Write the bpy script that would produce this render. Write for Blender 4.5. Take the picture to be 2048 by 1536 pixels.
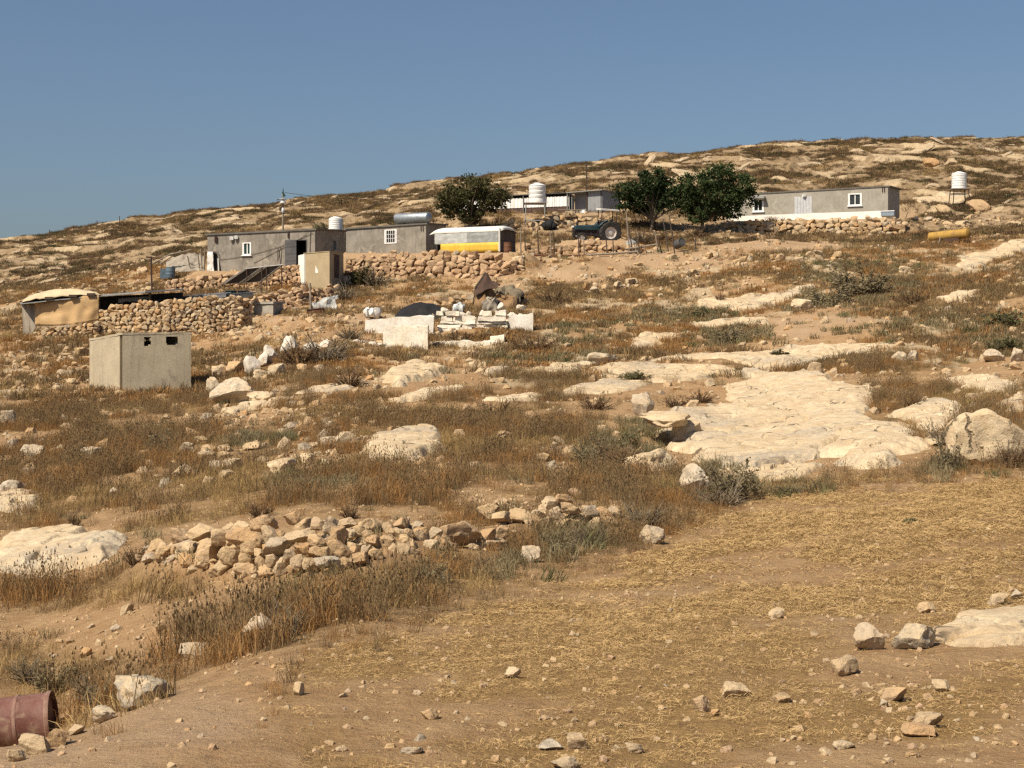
import bpy, bmesh, math, random
import numpy as np
from mathutils import Vector, Matrix, noise as mnoise

for o in list(bpy.data.objects):
    bpy.data.objects.remove(o)
SC = bpy.context.scene
COL = SC.collection
rnd = random.Random(11)
R = math.radians

# ------------------------------------------------------------------ camera
F, CX, YH = 3200.0, 1024.0, 700.0       # focal length, centre column and horizon row of the 2048x1536 photograph
cam = bpy.data.cameras.new("camera")
cam.sensor_width = 36.0
cam.lens = 36.0 * F / 2048.0
cam.shift_y = (YH - 768.0) / 2048.0
cam.clip_start, cam.clip_end = 0.1, 2000.0
camo = bpy.data.objects.new("camera", cam)
COL.objects.link(camo)
camo.rotation_euler = (R(90), 0, 0)
SC.camera = camo

# ------------------------------------------------------------------ sky and sun
SUN_EL = R(51)
SUN_H = Vector((-0.72, -0.69)).normalized()
SUN_DIR = Vector((SUN_H.x * math.cos(SUN_EL), SUN_H.y * math.cos(SUN_EL), math.sin(SUN_EL)))
w = bpy.data.worlds.new("World")
SC.world = w
w.use_nodes = True
wn = w.node_tree
bg = wn.nodes["Background"]
sky = wn.nodes.new("ShaderNodeTexSky")
sky.sky_type = 'NISHITA'
sky.sun_disc = False
sky.sun_elevation = SUN_EL
sky.sun_rotation = math.atan2(SUN_H.x, SUN_H.y)
sky.altitude = 500
sky.air_density = 1.0
sky.dust_density = 3.0
sky.ozone_density = 4.0
wn.links.new(sky.outputs[0], bg.inputs[0])
bg.inputs[1].default_value = 0.067
sl = bpy.data.lights.new("sun", 'SUN')
sl.energy = 5.0
sl.angle = R(0.53)
sl.color = (1.0, 0.88, 0.71)
so = bpy.data.objects.new("sun", sl)
COL.objects.link(so)
so.rotation_euler = SUN_DIR.to_track_quat('Z', 'Y').to_euler()
SC.view_settings.view_transform = 'Standard'
SC.view_settings.look = 'None'
SC.view_settings.exposure = 0.40
SC.view_settings.gamma = 1.0
SC.view_settings.use_curve_mapping = False
SC.render.engine = 'CYCLES'
SC.cycles.max_bounces = 5
SC.cycles.diffuse_bounces = 3
SC.cycles.use_denoising = False
SC.cycles.filter_width = 1.4

# ------------------------------------------------------------------ numeric helpers
_rs = np.random.RandomState(7)
_perm = _rs.permutation(256)
_perm = np.concatenate([_perm, _perm])
_a = _rs.rand(256) * 2 * np.pi
_gx, _gy = np.cos(_a), np.sin(_a)


def pn(x, y):
    xi, yi = np.floor(x).astype(int), np.floor(y).astype(int)
    xf, yf = x - xi, y - yi
    xi &= 255
    yi &= 255
    u = xf * xf * xf * (xf * (xf * 6 - 15) + 10)
    v = yf * yf * yf * (yf * (yf * 6 - 15) + 10)
    x1, y1 = (xi + 1) & 255, (yi + 1) & 255
    h00, h10 = _perm[_perm[xi] + yi], _perm[_perm[x1] + yi]
    h01, h11 = _perm[_perm[xi] + y1], _perm[_perm[x1] + y1]
    a = _gx[h00] * xf + _gy[h00] * yf
    b = _gx[h10] * (xf - 1) + _gy[h10] * yf
    c = _gx[h01] * xf + _gy[h01] * (yf - 1)
    e = _gx[h11] * (xf - 1) + _gy[h11] * (yf - 1)
    return (a + u * (b - a)) * (1 - v) + (c + u * (e - c)) * v


def fbm(x, y, n=4, s=0.0):
    t = np.zeros_like(x, dtype=float)
    a, f = 1.0, 1.0
    for i in range(n):
        t += a * pn(x * f + s + 17.3 * i, y * f - s + 9.1 * i)
        a *= 0.5
        f *= 2.03
    return t


def ss(a, b, x):
    t = np.clip((x - a) / (b - a), 0, 1)
    return t * t * (3 - 2 * t)


def pchip(xs, ys, xq):
    xs, ys = np.asarray(xs, float), np.asarray(ys, float)
    h = np.diff(xs)
    dl = np.diff(ys) / h
    m = np.zeros_like(ys)
    m[0], m[-1] = dl[0], dl[-1]
    for i in range(1, len(xs) - 1):
        if dl[i - 1] * dl[i] > 0:
            w1, w2 = 2 * h[i] + h[i - 1], h[i] + 2 * h[i - 1]
            m[i] = (w1 + w2) / (w1 / dl[i - 1] + w2 / dl[i])
    xq = np.clip(xq, xs[0], xs[-1])
    k = np.clip(np.searchsorted(xs, xq) - 1, 0, len(xs) - 2)
    t = (xq - xs[k]) / h[k]
    return ((2 * t**3 - 3 * t**2 + 1) * ys[k] + (t**3 - 2 * t**2 + t) * h[k] * m[k]
            + (-2 * t**3 + 3 * t**2) * ys[k + 1] + (t**3 - t**2) * h[k] * m[k + 1])


def P(px, py, d):
    """world point seen at photo pixel (px, py) at depth d"""
    return Vector(((px - CX) / F * d, d, (YH - py) / F * d))


# ------------------------------------------------------------------ the lie of the land: depth -> photo row, per column
LAND = {
    -800: [(3, 2450), (6, 1830), (8.5, 1580), (12, 1520), (16.5, 1420), (22, 1250), (30, 1085), (43, 935), (60, 815), (77, 732), (100, 668), (135, 600), (160, 570), (190, 552), (215, 560), (320, 620)],
    0: [(3, 2450), (6, 1780), (8.5, 1555), (10.5, 1500), (12, 1510), (14, 1505), (16.5, 1400), (18.5, 1330), (22, 1230), (26, 1140), (30, 1070), (36, 990), (43, 920), (52, 855), (60, 815), (68, 775), (77, 718), (87, 680), (100, 640), (115, 600), (135, 560), (160, 520), (185, 491), (195, 485), (215, 495), (320, 580)],
    350: [(3, 2450), (6, 1740), (8, 1540), (10, 1450), (11.8, 1382), (13.5, 1350), (15.5, 1300), (18, 1235), (21, 1160), (24, 1100), (28, 1040), (33, 980), (39, 920), (46, 865), (54, 830), (62, 803), (69, 762), (78, 710), (86, 674), (96, 625), (106, 585), (115, 555), (130, 522), (160, 475), (185, 441), (197, 434), (220, 446), (320, 540)],
    700: [(3, 2430), (6, 1740), (8, 1536), (9.5, 1440), (12.5, 1300), (15, 1220), (17.5, 1155), (20, 1100), (23, 1050), (27, 1000), (32, 950), (38, 900), (45, 850), (53, 800), (61, 755), (70, 712), (80, 668), (92, 622), (100, 596), (107, 576), (111, 545), (120, 510), (135, 478), (160, 438), (190, 402), (205, 393), (230, 405), (320, 520)],
    1024: [(3, 2430), (6, 1740), (8, 1536), (12.5, 1300), (15, 1225), (18, 1150), (22.5, 1065), (27, 1005), (32, 952), (38, 902), (45, 852), (53, 803), (61, 757), (70, 712), (79, 670), (88, 632), (98, 594), (107, 560), (112, 528), (118, 508), (125, 482), (132, 452), (140, 430), (160, 398), (190, 360), (205, 350), (225, 362), (320, 490)],
    1400: [(3, 2430), (6, 1740), (8, 1536), (12.5, 1295), (15, 1215), (18, 1140), (21, 1085), (24.5, 1035), (28, 998), (32, 960), (36, 925), (41, 885), (47, 840), (54, 795), (61, 755), (70, 710), (79, 665), (88, 622), (98, 578), (107, 540), (115, 509), (122, 490), (128.6, 474), (133, 447), (145, 418), (165, 375), (190, 328), (207, 306), (225, 318), (320, 450)],
    1750: [(3, 2400), (6, 1715), (8, 1520), (10, 1400), (12.5, 1280), (15, 1195), (18, 1115), (21, 1055), (24.5, 1005), (28, 965), (32, 925), (36, 890), (41, 850), (47, 808), (54, 766), (61, 728), (70, 685), (79, 640), (88, 600), (98, 560), (107, 527), (115, 503), (122, 488), (128.6, 474), (134, 440), (145, 405), (165, 360), (190, 310), (208, 285), (225, 294), (320, 430)],
    2048: [(3, 2380), (6, 1700), (8, 1500), (12.5, 1255), (15, 1170), (18, 1090), (21, 1030), (24.5, 980), (28, 940), (32, 900), (36, 865), (41, 828), (47, 785), (54, 742), (61, 703), (70, 658), (79, 615), (88, 575), (98, 540), (107, 512), (115, 490), (122, 470), (129, 450), (145, 398), (165, 355), (190, 308), (208, 283), (225, 292), (320, 430)],
    2850: [(3, 2350), (6, 1640), (8, 1440), (12.5, 1200), (18, 1040), (24.5, 930), (32, 850), (41, 775), (54, 690), (70, 610), (88, 535), (107, 475), (129, 420), (165, 345), (208, 275), (225, 285), (320, 430)],
}
_px = sorted(LAND)
_ld = np.linspace(math.log(3), math.log(320), 700)
_T0 = []
for c in _px:
    d = np.array([a for a, b in LAND[c]], float)
    z = (YH - np.array([b for a, b in LAND[c]], float)) / F * d
    _T0.append(pchip(np.log(d), z, _ld))
_T0 = np.array(_T0)
_pq = np.linspace(_px[0], _px[-1], 500)
_T = np.stack([pchip(_px, _T0[:, j], _pq) for j in range(700)], 1)


def base_z(x, y):
    d = np.clip(y, 3.0, 320.0)
    fx = (np.clip(x / d * F + CX, _pq[0], _pq[-1]) - _pq[0]) / (_pq[1] - _pq[0])
    fy = (np.log(d) - _ld[0]) / (_ld[1] - _ld[0])
    i = np.clip(fx.astype(int), 0, 498)
    j = np.clip(fy.astype(int), 0, 698)
    a, b = fx - i, fy - j
    return (_T[i, j] * (1 - a) + _T[i + 1, j] * a) * (1 - b) + (_T[i, j + 1] * (1 - a) + _T[i + 1, j + 1] * a) * b


def seg_dist(x, y, ax, ay, bx, by):
    vx, vy = bx - ax, by - ay
    t = np.clip(((x - ax) * vx + (y - ay) * vy) / (vx * vx + vy * vy + 1e-9), 0, 1)
    return np.hypot(x - ax - t * vx, y - ay - t * vy), t


def poly_sd(x, y, poly):
    """signed distance, positive inside"""
    dm = np.full(np.shape(x), 1e9)
    ins = np.zeros(np.shape(x), bool)
    n = len(poly)
    for i in range(n):
        ax, ay = poly[i]
        bx, by = poly[(i + 1) % n]
        dm = np.minimum(dm, seg_dist(x, y, ax, ay, bx, by)[0])
        c = ((ay > y) != (by > y)) & (x < (bx - ax) * (y - ay) / (by - ay + 1e-12) + ax)
        ins ^= c
    return np.where(ins, dm, -dm)


def xy(px, d):
    return ((px - CX) / F * d, d)


PADS = [  # polygon on plan (column, depth), level, width of the bank round it
    ([(400, 110.6), (640, 109.6), (700, 111), (700, 120), (400, 121)], 5.45, 2.0),
    ([(690, 111.5), (850, 111.2), (1050, 110.5), (1055, 121), (900, 125), (690, 125)], 6.75, 1.6),
    ([(905, 135.5), (1215, 134), (1215, 148), (905, 149)], 11.5, 4.0),
    ([(1425, 132.5), (1560, 131.2), (1700, 130.2), (1815, 129.6), (1815, 140), (1425, 144)], 10.65, 1.5),
    ([(1135, 119.2), (1255, 119.2), (1255, 125.5), (1135, 125.5)], 8.2, 1.3),
]
PADS = [([xy(*q) for q in p], z, f) for p, z, f in PADS]
BERMS = [  # line on plan (column, depth), height, half width : banks under the tumbled walls, and hollows (negative)
    ([(320, 22.6), (345, 22.1), (420, 21.4), (525, 20.4), (620, 19.6), (700, 18.9), (790, 19.2)], 0.30, 0.45),
    ([(790, 18.8), (880, 19.2), (1000, 20.0)], 0.14, 0.5),
    ([(1000, 22.0), (1100, 22.6), (1240, 23.0)], 0.16, 0.5),
    ([(1300, 41.6), (1340, 41.0)], -1.1, 0.62),
    ([(560, 72), (720, 73)], 0.25, 1.2),
]
BERMS = [([xy(*q) for q in p], h, r) for p, h, r in BERMS]


def ledges(x, y, zb):
    m = ss(118, 140, y)
    m = np.maximum(m, 0.30 * ss(55, 65, y))
    t = zb * 0.52 + fbm(x / 16, y / 16, 3, 3.3) * 1.5
    fr = t - np.floor(t)
    brk = ss(-0.25, 0.15, fbm(x / 9, y / 14, 3, 8.8))
    add = (ss(0.0, 0.22, fr) - fr) * 0.75 * m * brk
    rk = ss(0.0, 0.05, fr) * (1 - ss(0.22, 0.5, fr)) * m * brk
    return add, rk


def H(x, y):
    x = np.asarray(x, float)
    y = np.asarray(y, float)
    zb = base_z(x, y)
    g = ss(30, 80, y)
    z = zb + fbm(x / 7, y / 7, 4, 1.0) * (0.07 + 0.32 * g - 0.16 * ss(115, 135, y)) + fbm(x / 1.2, y / 1.2, 3, 5.0) * (0.035 + 0.06 * g)
    z = z + fbm(x / 0.28, y / 0.28, 2, 2.0) * 0.022 * (1 - ss(20, 50, y))
    la, rk = ledges(x, y, zb)
    z = z + la
    for p, h, r in BERMS:
        dm = np.full(x.shape, 1e9)
        for a, b in zip(p[:-1], p[1:]):
            dm = np.minimum(dm, seg_dist(x, y, *a, *b)[0])
        z = z + h * np.exp(-(dm / r) ** 2)
    for p, pz, f in PADS:
        xs, ys = [q[0] for q in p], [q[1] for q in p]
        k = (x > min(xs) - f - 1) & (x < max(xs) + f + 1) & (y > min(ys) - f - 1) & (y < max(ys) + f + 1)
        if np.any(k):
            sd = poly_sd(x[k], y[k], p)
            wgt = ss(-f, 0.0, sd)
            zz = z[k]
            z[k] = zz + (pz + 0.03 * fbm(x[k] / 1.5, y[k] / 1.5, 2) - zz) * wgt
    return z


def h1(x, y):
    return float(H(np.array([x]), np.array([y]))[0])


_gd = np.concatenate([np.arange(5, 40, 0.04), np.arange(40, 235, 0.12)])


def G(px, py, dmin=5.0):
    """where the sight line through a photo pixel meets the ground"""
    dd = _gd[_gd >= dmin]
    z = H((px - CX) / F * dd, dd)
    k = np.nonzero((YH - py) / F * dd <= z)[0]
    d = float(dd[k[0]]) if len(k) else 200.0
    return Vector(((px - CX) / F * d, d, h1((px - CX) / F * d, d)))


# ------------------------------------------------------------------ materials
MATS = {}


def nd(nt, t, **kw):
    n = nt.nodes.new(t)
    for k, v in kw.items():
        setattr(n, k, v)
    return n


def mixc(nt, fac, a, b, mode='MIX'):
    n = nd(nt, "ShaderNodeMix", data_type='RGBA', blend_type=mode)
    for sock, v in ((n.inputs[0], fac), (n.inputs[6], a), (n.inputs[7], b)):
        if hasattr(v, "is_linked"):
            nt.links.new(v, sock)
        elif isinstance(v, (int, float)):
            sock.default_value = v
        else:
            sock.default_value = (*v, 1)
    return n.outputs[2]


def ntex(nt, vec, scale, detail=4, rough=0.6, dist=0.0):
    n = nd(nt, "ShaderNodeTexNoise")
    n.inputs["Scale"].default_value = scale
    n.inputs["Detail"].default_value = detail
    n.inputs["Roughness"].default_value = rough
    n.inputs["Distortion"].default_value = dist
    if vec is not None:
        nt.links.new(vec, n.inputs["Vector"])
    return n.outputs["Fac"]


def ramp(nt, fac, lo, hi, a=0.0, b=1.0):
    n = nd(nt, "ShaderNodeMapRange")
    n.interpolation_type = 'SMOOTHSTEP'
    nt.links.new(fac, n.inputs[0])
    n.inputs[1].default_value, n.inputs[2].default_value = lo, hi
    n.inputs[3].default_value, n.inputs[4].default_value = a, b
    return n.outputs[0]


def math2(nt, op, a, b):
    n = nd(nt, "ShaderNodeMath", operation=op)
    for s, v in ((n.inputs[0], a), (n.inputs[1], b)):
        if hasattr(v, "is_linked"):
            nt.links.new(v, s)
        else:
            s.default_value = v
    return n.outputs[0]


def new_mat(name, rough=0.9, metallic=0.0, spec=0.3):
    m = bpy.data.materials.new(name)
    m.use_nodes = True
    b = m.node_tree.nodes["Principled BSDF"]
    b.inputs["Roughness"].default_value = rough
    b.inputs["Metallic"].default_value = metallic
    b.inputs["Specular IOR Level"].default_value = spec
    MATS[name] = m
    return m, m.node_tree, b


def bump(nt, b, h, strength, dist):
    n = nd(nt, "ShaderNodeBump")
    n.inputs["Strength"].default_value = strength
    n.inputs["Distance"].default_value = dist
    nt.links.new(h, n.inputs["Height"])
    nt.links.new(n.outputs[0], b.inputs["Normal"])


def weathered(name, c1, c2, scale=1.5, c3=None, s3=0.6, rough=0.9, metallic=0.0, bmp=0.3, bscale=18, bdist=0.02, streak=0.0, cstreak=(0.05, 0.045, 0.04), spec=0.25, rand=0.0, c3lo=0.55):
    """two tones in patches, a third in stains, optional runs down the face, fine relief"""
    m, nt, b = new_mat(name, rough, metallic, spec)
    co = nd(nt, "ShaderNodeTexCoord").outputs["Object"]
    col = mixc(nt, ramp(nt, ntex(nt, co, scale, 6, 0.65), 0.32, 0.68), c1, c2)
    if c3 is not None:
        col = mixc(nt, ramp(nt, ntex(nt, co, s3, 7, 0.7, 0.4), c3lo, c3lo + 0.15), col, c3)
    if streak > 0:
        mp = nd(nt, "ShaderNodeMapping")
        mp.inputs["Scale"].default_value = (3.2, 3.2, 0.22)
        nt.links.new(co, mp.inputs[0])
        col = mixc(nt, ramp(nt, ntex(nt, mp.outputs[0], 1.6, 5, 0.7), 0.52, 0.75, 0, streak), col, cstreak)
    f = ntex(nt, co, bscale, 5, 0.7)
    col = mixc(nt, ramp(nt, f, 0.25, 0.75, 0.0, 0.3), col, (0.02, 0.018, 0.015), 'MULTIPLY') if False else col
    g = nd(nt, "ShaderNodeHueSaturation")
    nt.links.new(col, g.inputs["Color"])
    v = ramp(nt, f, 0.2, 0.8, 0.8, 1.2)
    if rand:
        oi = nd(nt, "ShaderNodeObjectInfo").outputs["Random"]
        v = math2(nt, 'MULTIPLY', v, ramp(nt, oi, 0, 1, 1 - rand, 1 + rand))
    nt.links.new(v, g.inputs["Value"])
    nt.links.new(g.outputs[0], b.inputs["Base Color"])
    if bmp:
        bump(nt, b, f, bmp, bdist)
    return m


def limestone(name, tones, grey=0.35, bscale=6.0, bdist=0.05, white=0.0, pit=0.5, crack=0.0):
    """weathered limestone: tone differs from stone to stone, lichen and dark pits"""
    m, nt, b = new_mat(name, 0.95, 0, 0.15)
    tc = nd(nt, "ShaderNodeTexCoord")
    geo = nd(nt, "ShaderNodeNewGeometry")
    oi = nd(nt, "ShaderNodeObjectInfo")
    vec = nd(nt, "ShaderNodeVectorMath", operation='ADD')
    nt.links.new(geo.outputs["Position"], vec.inputs[0])
    nt.links.new(oi.outputs["Location"], vec.inputs[1])
    co = vec.outputs[0]
    cr = nd(nt, "ShaderNodeValToRGB")
    cr.color_ramp.elements.remove(cr.color_ramp.elements[0])
    for i, t in enumerate(tones):
        e = cr.color_ramp.elements[0] if i == 0 else cr.color_ramp.elements.new(i / len(tones))
        e.position = i / max(1, len(tones) - 1)
        e.color = (*t, 1)
    nt.links.new(oi.outputs["Random"], cr.inputs[0])
    n1 = ntex(nt, co, 2.2, 7, 0.68, 0.3)
    col = mixc(nt, ramp(nt, n1, 0.38, 0.66, 0, 0.5), cr.outputs[0], (0.39, 0.255, 0.13))
    n2 = ntex(nt, co, 4.5, 8, 0.72)
    col = mixc(nt, ramp(nt, n2, 0.48, 0.60, 0, grey), col, (0.19, 0.165, 0.13))
    nq = ntex(nt, co, 0.9, 4, 0.6)
    col = mixc(nt, ramp(nt, nq, 0.42, 0.66, 0, 0.4), col, (0.44, 0.315, 0.18))
    n3 = ntex(nt, co, bscale * 3, 6, 0.75)
    col = mixc(nt, ramp(nt, n3, 0.54, 0.66, 0, pit), col, (0.14, 0.10, 0.06))
    if white:
        nw = ntex(nt, co, 3.0, 6, 0.7, 0.6)
        col = mixc(nt, ramp(nt, nw, 0.36, 0.50, 0, white), col, (0.72, 0.69, 0.62))
    hh = math2(nt, 'ADD', ntex(nt, co, bscale, 8, 0.68), math2(nt, 'MULTIPLY', n3, 0.35))
    if crack:
        wv = nd(nt, "ShaderNodeTexNoise")
        wv.inputs["Scale"].default_value = 1.3
        wv.inputs["Detail"].default_value = 5
        nt.links.new(co, wv.inputs["Vector"])
        ad = nd(nt, "ShaderNodeVectorMath", operation='MULTIPLY_ADD')
        nt.links.new(wv.outputs["Color"], ad.inputs[0])
        ad.inputs[1].default_value = (1.1, 1.1, 1.1)
        nt.links.new(co, ad.inputs[2])
        vo = nd(nt, "ShaderNodeTexVoronoi", feature='DISTANCE_TO_EDGE')
        vo.inputs["Scale"].default_value = 0.55
        nt.links.new(ad.outputs[0], vo.inputs["Vector"])
        ck = math2(nt, 'MULTIPLY', ramp(nt, vo.outputs["Distance"], 0.004, 0.022, 1, 0), ramp(nt, ntex(nt, co, 0.7, 3), 0.5, 0.6))
        col = mixc(nt, math2(nt, 'MULTIPLY', ck, crack), col, (0.10, 0.072, 0.045))
        hh = math2(nt, 'SUBTRACT', hh, math2(nt, 'MULTIPLY', ck, 0.6))
        gl = ntex(nt, co, 0.28, 3, 0.55)
        mot = ntex(nt, co, 9.0, 6, 0.75)
        col = mixc(nt, math2(nt, 'MULTIPLY', ramp(nt, gl, 0.5, 0.66), ramp(nt, mot, 0.40, 0.58, 0.1, 0.65)), col, (0.27, 0.25, 0.215))
    nt.links.new(col, b.inputs["Base Color"])
    bump(nt, b, hh, 1.0, bdist)
    return m


def foliage(name, c_lo, c_hi, rough=0.8, transl=0.25):
    m, nt, b = new_mat(name, rough, 0, 0.15)
    oi = nd(nt, "ShaderNodeObjectInfo").outputs["Random"]
    geo = nd(nt, "ShaderNodeNewGeometry").outputs["Random Per Island"]
    f = math2(nt, 'ADD', math2(nt, 'MULTIPLY', oi, 0.55), math2(nt, 'MULTIPLY', geo, 0.45))
    col = mixc(nt, f, c_lo, c_hi)
    nt.links.new(col, b.inputs["Base Color"])
    if transl:
        out = nt.nodes["Material Output"]
        tr = nd(nt, "ShaderNodeBsdfTranslucent")
        nt.links.new(col, tr.inputs[0])
        mx = nd(nt, "ShaderNodeMixShader")
        mx.inputs[0].default_value = transl
        nt.links.new(b.outputs[0], mx.inputs[1])
        nt.links.new(tr.outputs[0], mx.inputs[2])
        nt.links.new(mx.outputs[0], out.inputs[0])
    return m


STONE_TONES = [(0.50, 0.355, 0.195), (0.55, 0.42, 0.255), (0.45, 0.29, 0.15), (0.51, 0.405, 0.265), (0.57, 0.45, 0.29), (0.50, 0.295, 0.13), (0.42, 0.37, 0.29), (0.52, 0.37, 0.20)]
limestone('limestone', STONE_TONES, 0.35)
limestone('limestone_far', STONE_TONES, 0.3, 3.0, 0.12)
limestone('limestone_pink', [(0.51, 0.345, 0.22), (0.46, 0.295, 0.175), (0.54, 0.385, 0.245), (0.44, 0.305, 0.19)], 0.25, 4.0, 0.08)
limestone('limestone_pale', [(0.60, 0.495, 0.335), (0.57, 0.46, 0.30), (0.62, 0.52, 0.36)], 0.28, 5.0, 0.05, pit=0.35, crack=0.9)
limestone('limestone_white', [(0.47, 0.41, 0.315), (0.53, 0.46, 0.35), (0.42, 0.36, 0.27)], 0.6, 5.0, 0.05, pit=0.5)
limestone('whitewashed_stone', [(0.50, 0.40, 0.27), (0.46, 0.34, 0.22)], 0.3, 4.0, 0.06, white=0.6)
weathered('cement_render', (0.28, 0.255, 0.215), (0.165, 0.15, 0.125), 0.8, (0.36, 0.325, 0.27), 0.8, c3lo=0.53, streak=0.45, bmp=0.25)
weathered('cement_render_pale', (0.36, 0.335, 0.285), (0.27, 0.25, 0.205), 0.7, (0.42, 0.39, 0.33), 0.7, c3lo=0.53, streak=0.15, bmp=0.2)
weathered('cistern_concrete', (0.44, 0.38, 0.27), (0.35, 0.30, 0.21), 0.8, (0.28, 0.24, 0.175), 1.1, streak=0.55, bmp=0.35, cstreak=(0.14, 0.12, 0.09))
weathered('hut_plaster', (0.40, 0.32, 0.20), (0.33, 0.26, 0.16), 0.9, (0.46, 0.38, 0.26), 1.2, streak=0.3, bmp=0.2)
weathered('roof_slab', (0.10, 0.095, 0.085), (0.15, 0.14, 0.12), 1.2, bmp=0.3)
weathered('white_paint', (0.78, 0.77, 0.73), (0.70, 0.68, 0.62), 1.1, (0.55, 0.50, 0.42), 1.3, c3lo=0.6, bmp=0.15)
weathered('whitewash', (0.74, 0.69, 0.58), (0.64, 0.57, 0.44), 0.9, (0.42, 0.33, 0.21), 1.4, c3lo=0.56, streak=0.35, cstreak=(0.33, 0.26, 0.17), bmp=0.5, bscale=9, bdist=0.05)
weathered('whitewash_grey', (0.66, 0.63, 0.56), (0.56, 0.52, 0.44), 0.8, (0.40, 0.33, 0.23), 1.2, c3lo=0.58, streak=0.45, cstreak=(0.24, 0.2, 0.14), bmp=0.4, bscale=9, bdist=0.04)
weathered('window_white', (0.80, 0.80, 0.78), (0.72, 0.72, 0.70), 2, rough=0.5, bmp=0.0)
weathered('painted_interior_shade', (0.012, 0.012, 0.012), (0.02, 0.02, 0.02), 2, bmp=0)  # near-black colour standing in for the shade indoors and in the niche
weathered('steel_door', (0.065, 0.065, 0.07), (0.10, 0.10, 0.10), 1.5, (0.12, 0.09, 0.07), 1.5, rough=0.6, bmp=0.1)
weathered('plank_door', (0.42, 0.43, 0.44), (0.52, 0.53, 0.54), 2.0, (0.30, 0.28, 0.25), 1.6, bmp=0.2)
weathered('galvanised', (0.34, 0.37, 0.38), (0.46, 0.49, 0.50), 3, (0.26, 0.25, 0.23), 1.5, rough=0.42, metallic=0.75, bmp=0.1)
weathered('galvanised_dull', (0.26, 0.265, 0.255), (0.33, 0.33, 0.31), 2, (0.22, 0.15, 0.10), 1.4, rough=0.6, metallic=0.3, bmp=0.15)
weathered('tank_plastic', (0.80, 0.80, 0.77), (0.74, 0.74, 0.70), 1.5, (0.60, 0.57, 0.50), 1.8, c3lo=0.6, rough=0.5, bmp=0.05, spec=0.4)
weathered('sheet_white', (0.78, 0.78, 0.76), (0.68, 0.68, 0.66), 1.5, (0.5, 0.46, 0.40), 1.3, c3lo=0.62, rough=0.5, bmp=0.05)
weathered('sheet_grey', (0.22, 0.23, 0.24), (0.27, 0.28, 0.29), 1.5, (0.18, 0.15, 0.12), 1.2, rough=0.55, bmp=0.1)
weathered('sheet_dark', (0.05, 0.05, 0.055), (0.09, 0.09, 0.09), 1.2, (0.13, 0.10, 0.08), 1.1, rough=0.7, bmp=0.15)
weathered('brown_boarding', (0.10, 0.062, 0.05), (0.07, 0.045, 0.038), 1.2, (0.14, 0.10, 0.085), 1.5, bmp=0.3)
weathered('rust', (0.16, 0.075, 0.04), (0.10, 0.045, 0.028), 2.5, (0.22, 0.12, 0.07), 2.2, rough=0.85, bmp=0.3)
weathered('rust_dark', (0.055, 0.035, 0.026), (0.085, 0.05, 0.035), 3, rough=0.85, bmp=0.2)
weathered('barrel_red', (0.115, 0.042, 0.032), (0.165, 0.085, 0.066), 5.0, (0.23, 0.15, 0.105), 6.0, c3lo=0.5, rough=0.65, bmp=0.3, bscale=30, bdist=0.006)
weathered('barrel_chalk', (0.26, 0.17, 0.13), (0.17, 0.08, 0.06), 6, rough=0.85, bmp=0.2)
weathered('yellow_paint', (0.66, 0.44, 0.055), (0.55, 0.36, 0.05), 1.8, (0.34, 0.22, 0.08), 2.6, c3lo=0.58, rough=0.6, bmp=0.2)
weathered('yellow_rust', (0.40, 0.25, 0.055), (0.32, 0.19, 0.05), 1.8, (0.24, 0.13, 0.06), 2.2, c3lo=0.52, rough=0.7, bmp=0.2)
weathered('van_white', (0.72, 0.71, 0.66), (0.62, 0.60, 0.54), 1.3, (0.40, 0.33, 0.25), 2.0, c3lo=0.62, rough=0.45, bmp=0.1)
weathered('van_end', (0.10, 0.08, 0.068), (0.065, 0.055, 0.05), 1.2, (0.16, 0.13, 0.11), 1.5, bmp=0.3)
weathered('plastic_sheeting', (0.46, 0.48, 0.46), (0.36, 0.375, 0.36), 1.6, (0.50, 0.51, 0.49), 1.2, rough=0.35, bmp=0.4, bscale=4, bdist=0.05, spec=0.5)
weathered('plastic_sheeting_grey', (0.31, 0.33, 0.32), (0.24, 0.255, 0.245), 1.6, (0.34, 0.35, 0.34), 1.2, rough=0.35, bmp=0.4, bscale=4, bdist=0.05, spec=0.5)
weathered('canvas_tan', (0.46, 0.31, 0.155), (0.40, 0.265, 0.13), 0.9, (0.50, 0.37, 0.21), 1.3, bmp=0.15)
weathered('canvas_pale', (0.56, 0.46, 0.30), (0.48, 0.39, 0.25), 1.1, (0.40, 0.32, 0.21), 1.5, bmp=0.2)
weathered('canvas_grey', (0.30, 0.265, 0.21), (0.22, 0.19, 0.15), 1.3, (0.38, 0.34, 0.28), 1.6, bmp=0.3)
weathered('canvas_brown', (0.20, 0.12, 0.06), (0.27, 0.17, 0.085), 1.6, (0.09, 0.075, 0.055), 1.4, bmp=0.4, bscale=6)
weathered('black_tarp', (0.010, 0.010, 0.011), (0.018, 0.018, 0.019), 1.5, (0.05, 0.042, 0.034), 1.6, c3lo=0.62, rough=0.8, bmp=0.5, bscale=4, bdist=0.06)
weathered('olive_cloth', (0.15, 0.12, 0.08), (0.22, 0.18, 0.12), 2.2, (0.07, 0.065, 0.05), 1.6, bmp=0.5, bscale=6, bdist=0.05)
weathered('wood_grey', (0.20, 0.165, 0.125), (0.28, 0.235, 0.18), 5, (0.12, 0.09, 0.065), 3, bmp=0.4)
weathered('wood_dark', (0.06, 0.045, 0.035), (0.10, 0.075, 0.055), 5, bmp=0.4)
weathered('bark', (0.10, 0.078, 0.055), (0.16, 0.125, 0.09), 7, bmp=0.6, bscale=14)
weathered('tyre', (0.030, 0.029, 0.028), (0.055, 0.05, 0.045), 3, (0.12, 0.095, 0.07), 2, c3lo=0.6, rough=0.9, bmp=0.1)
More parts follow.
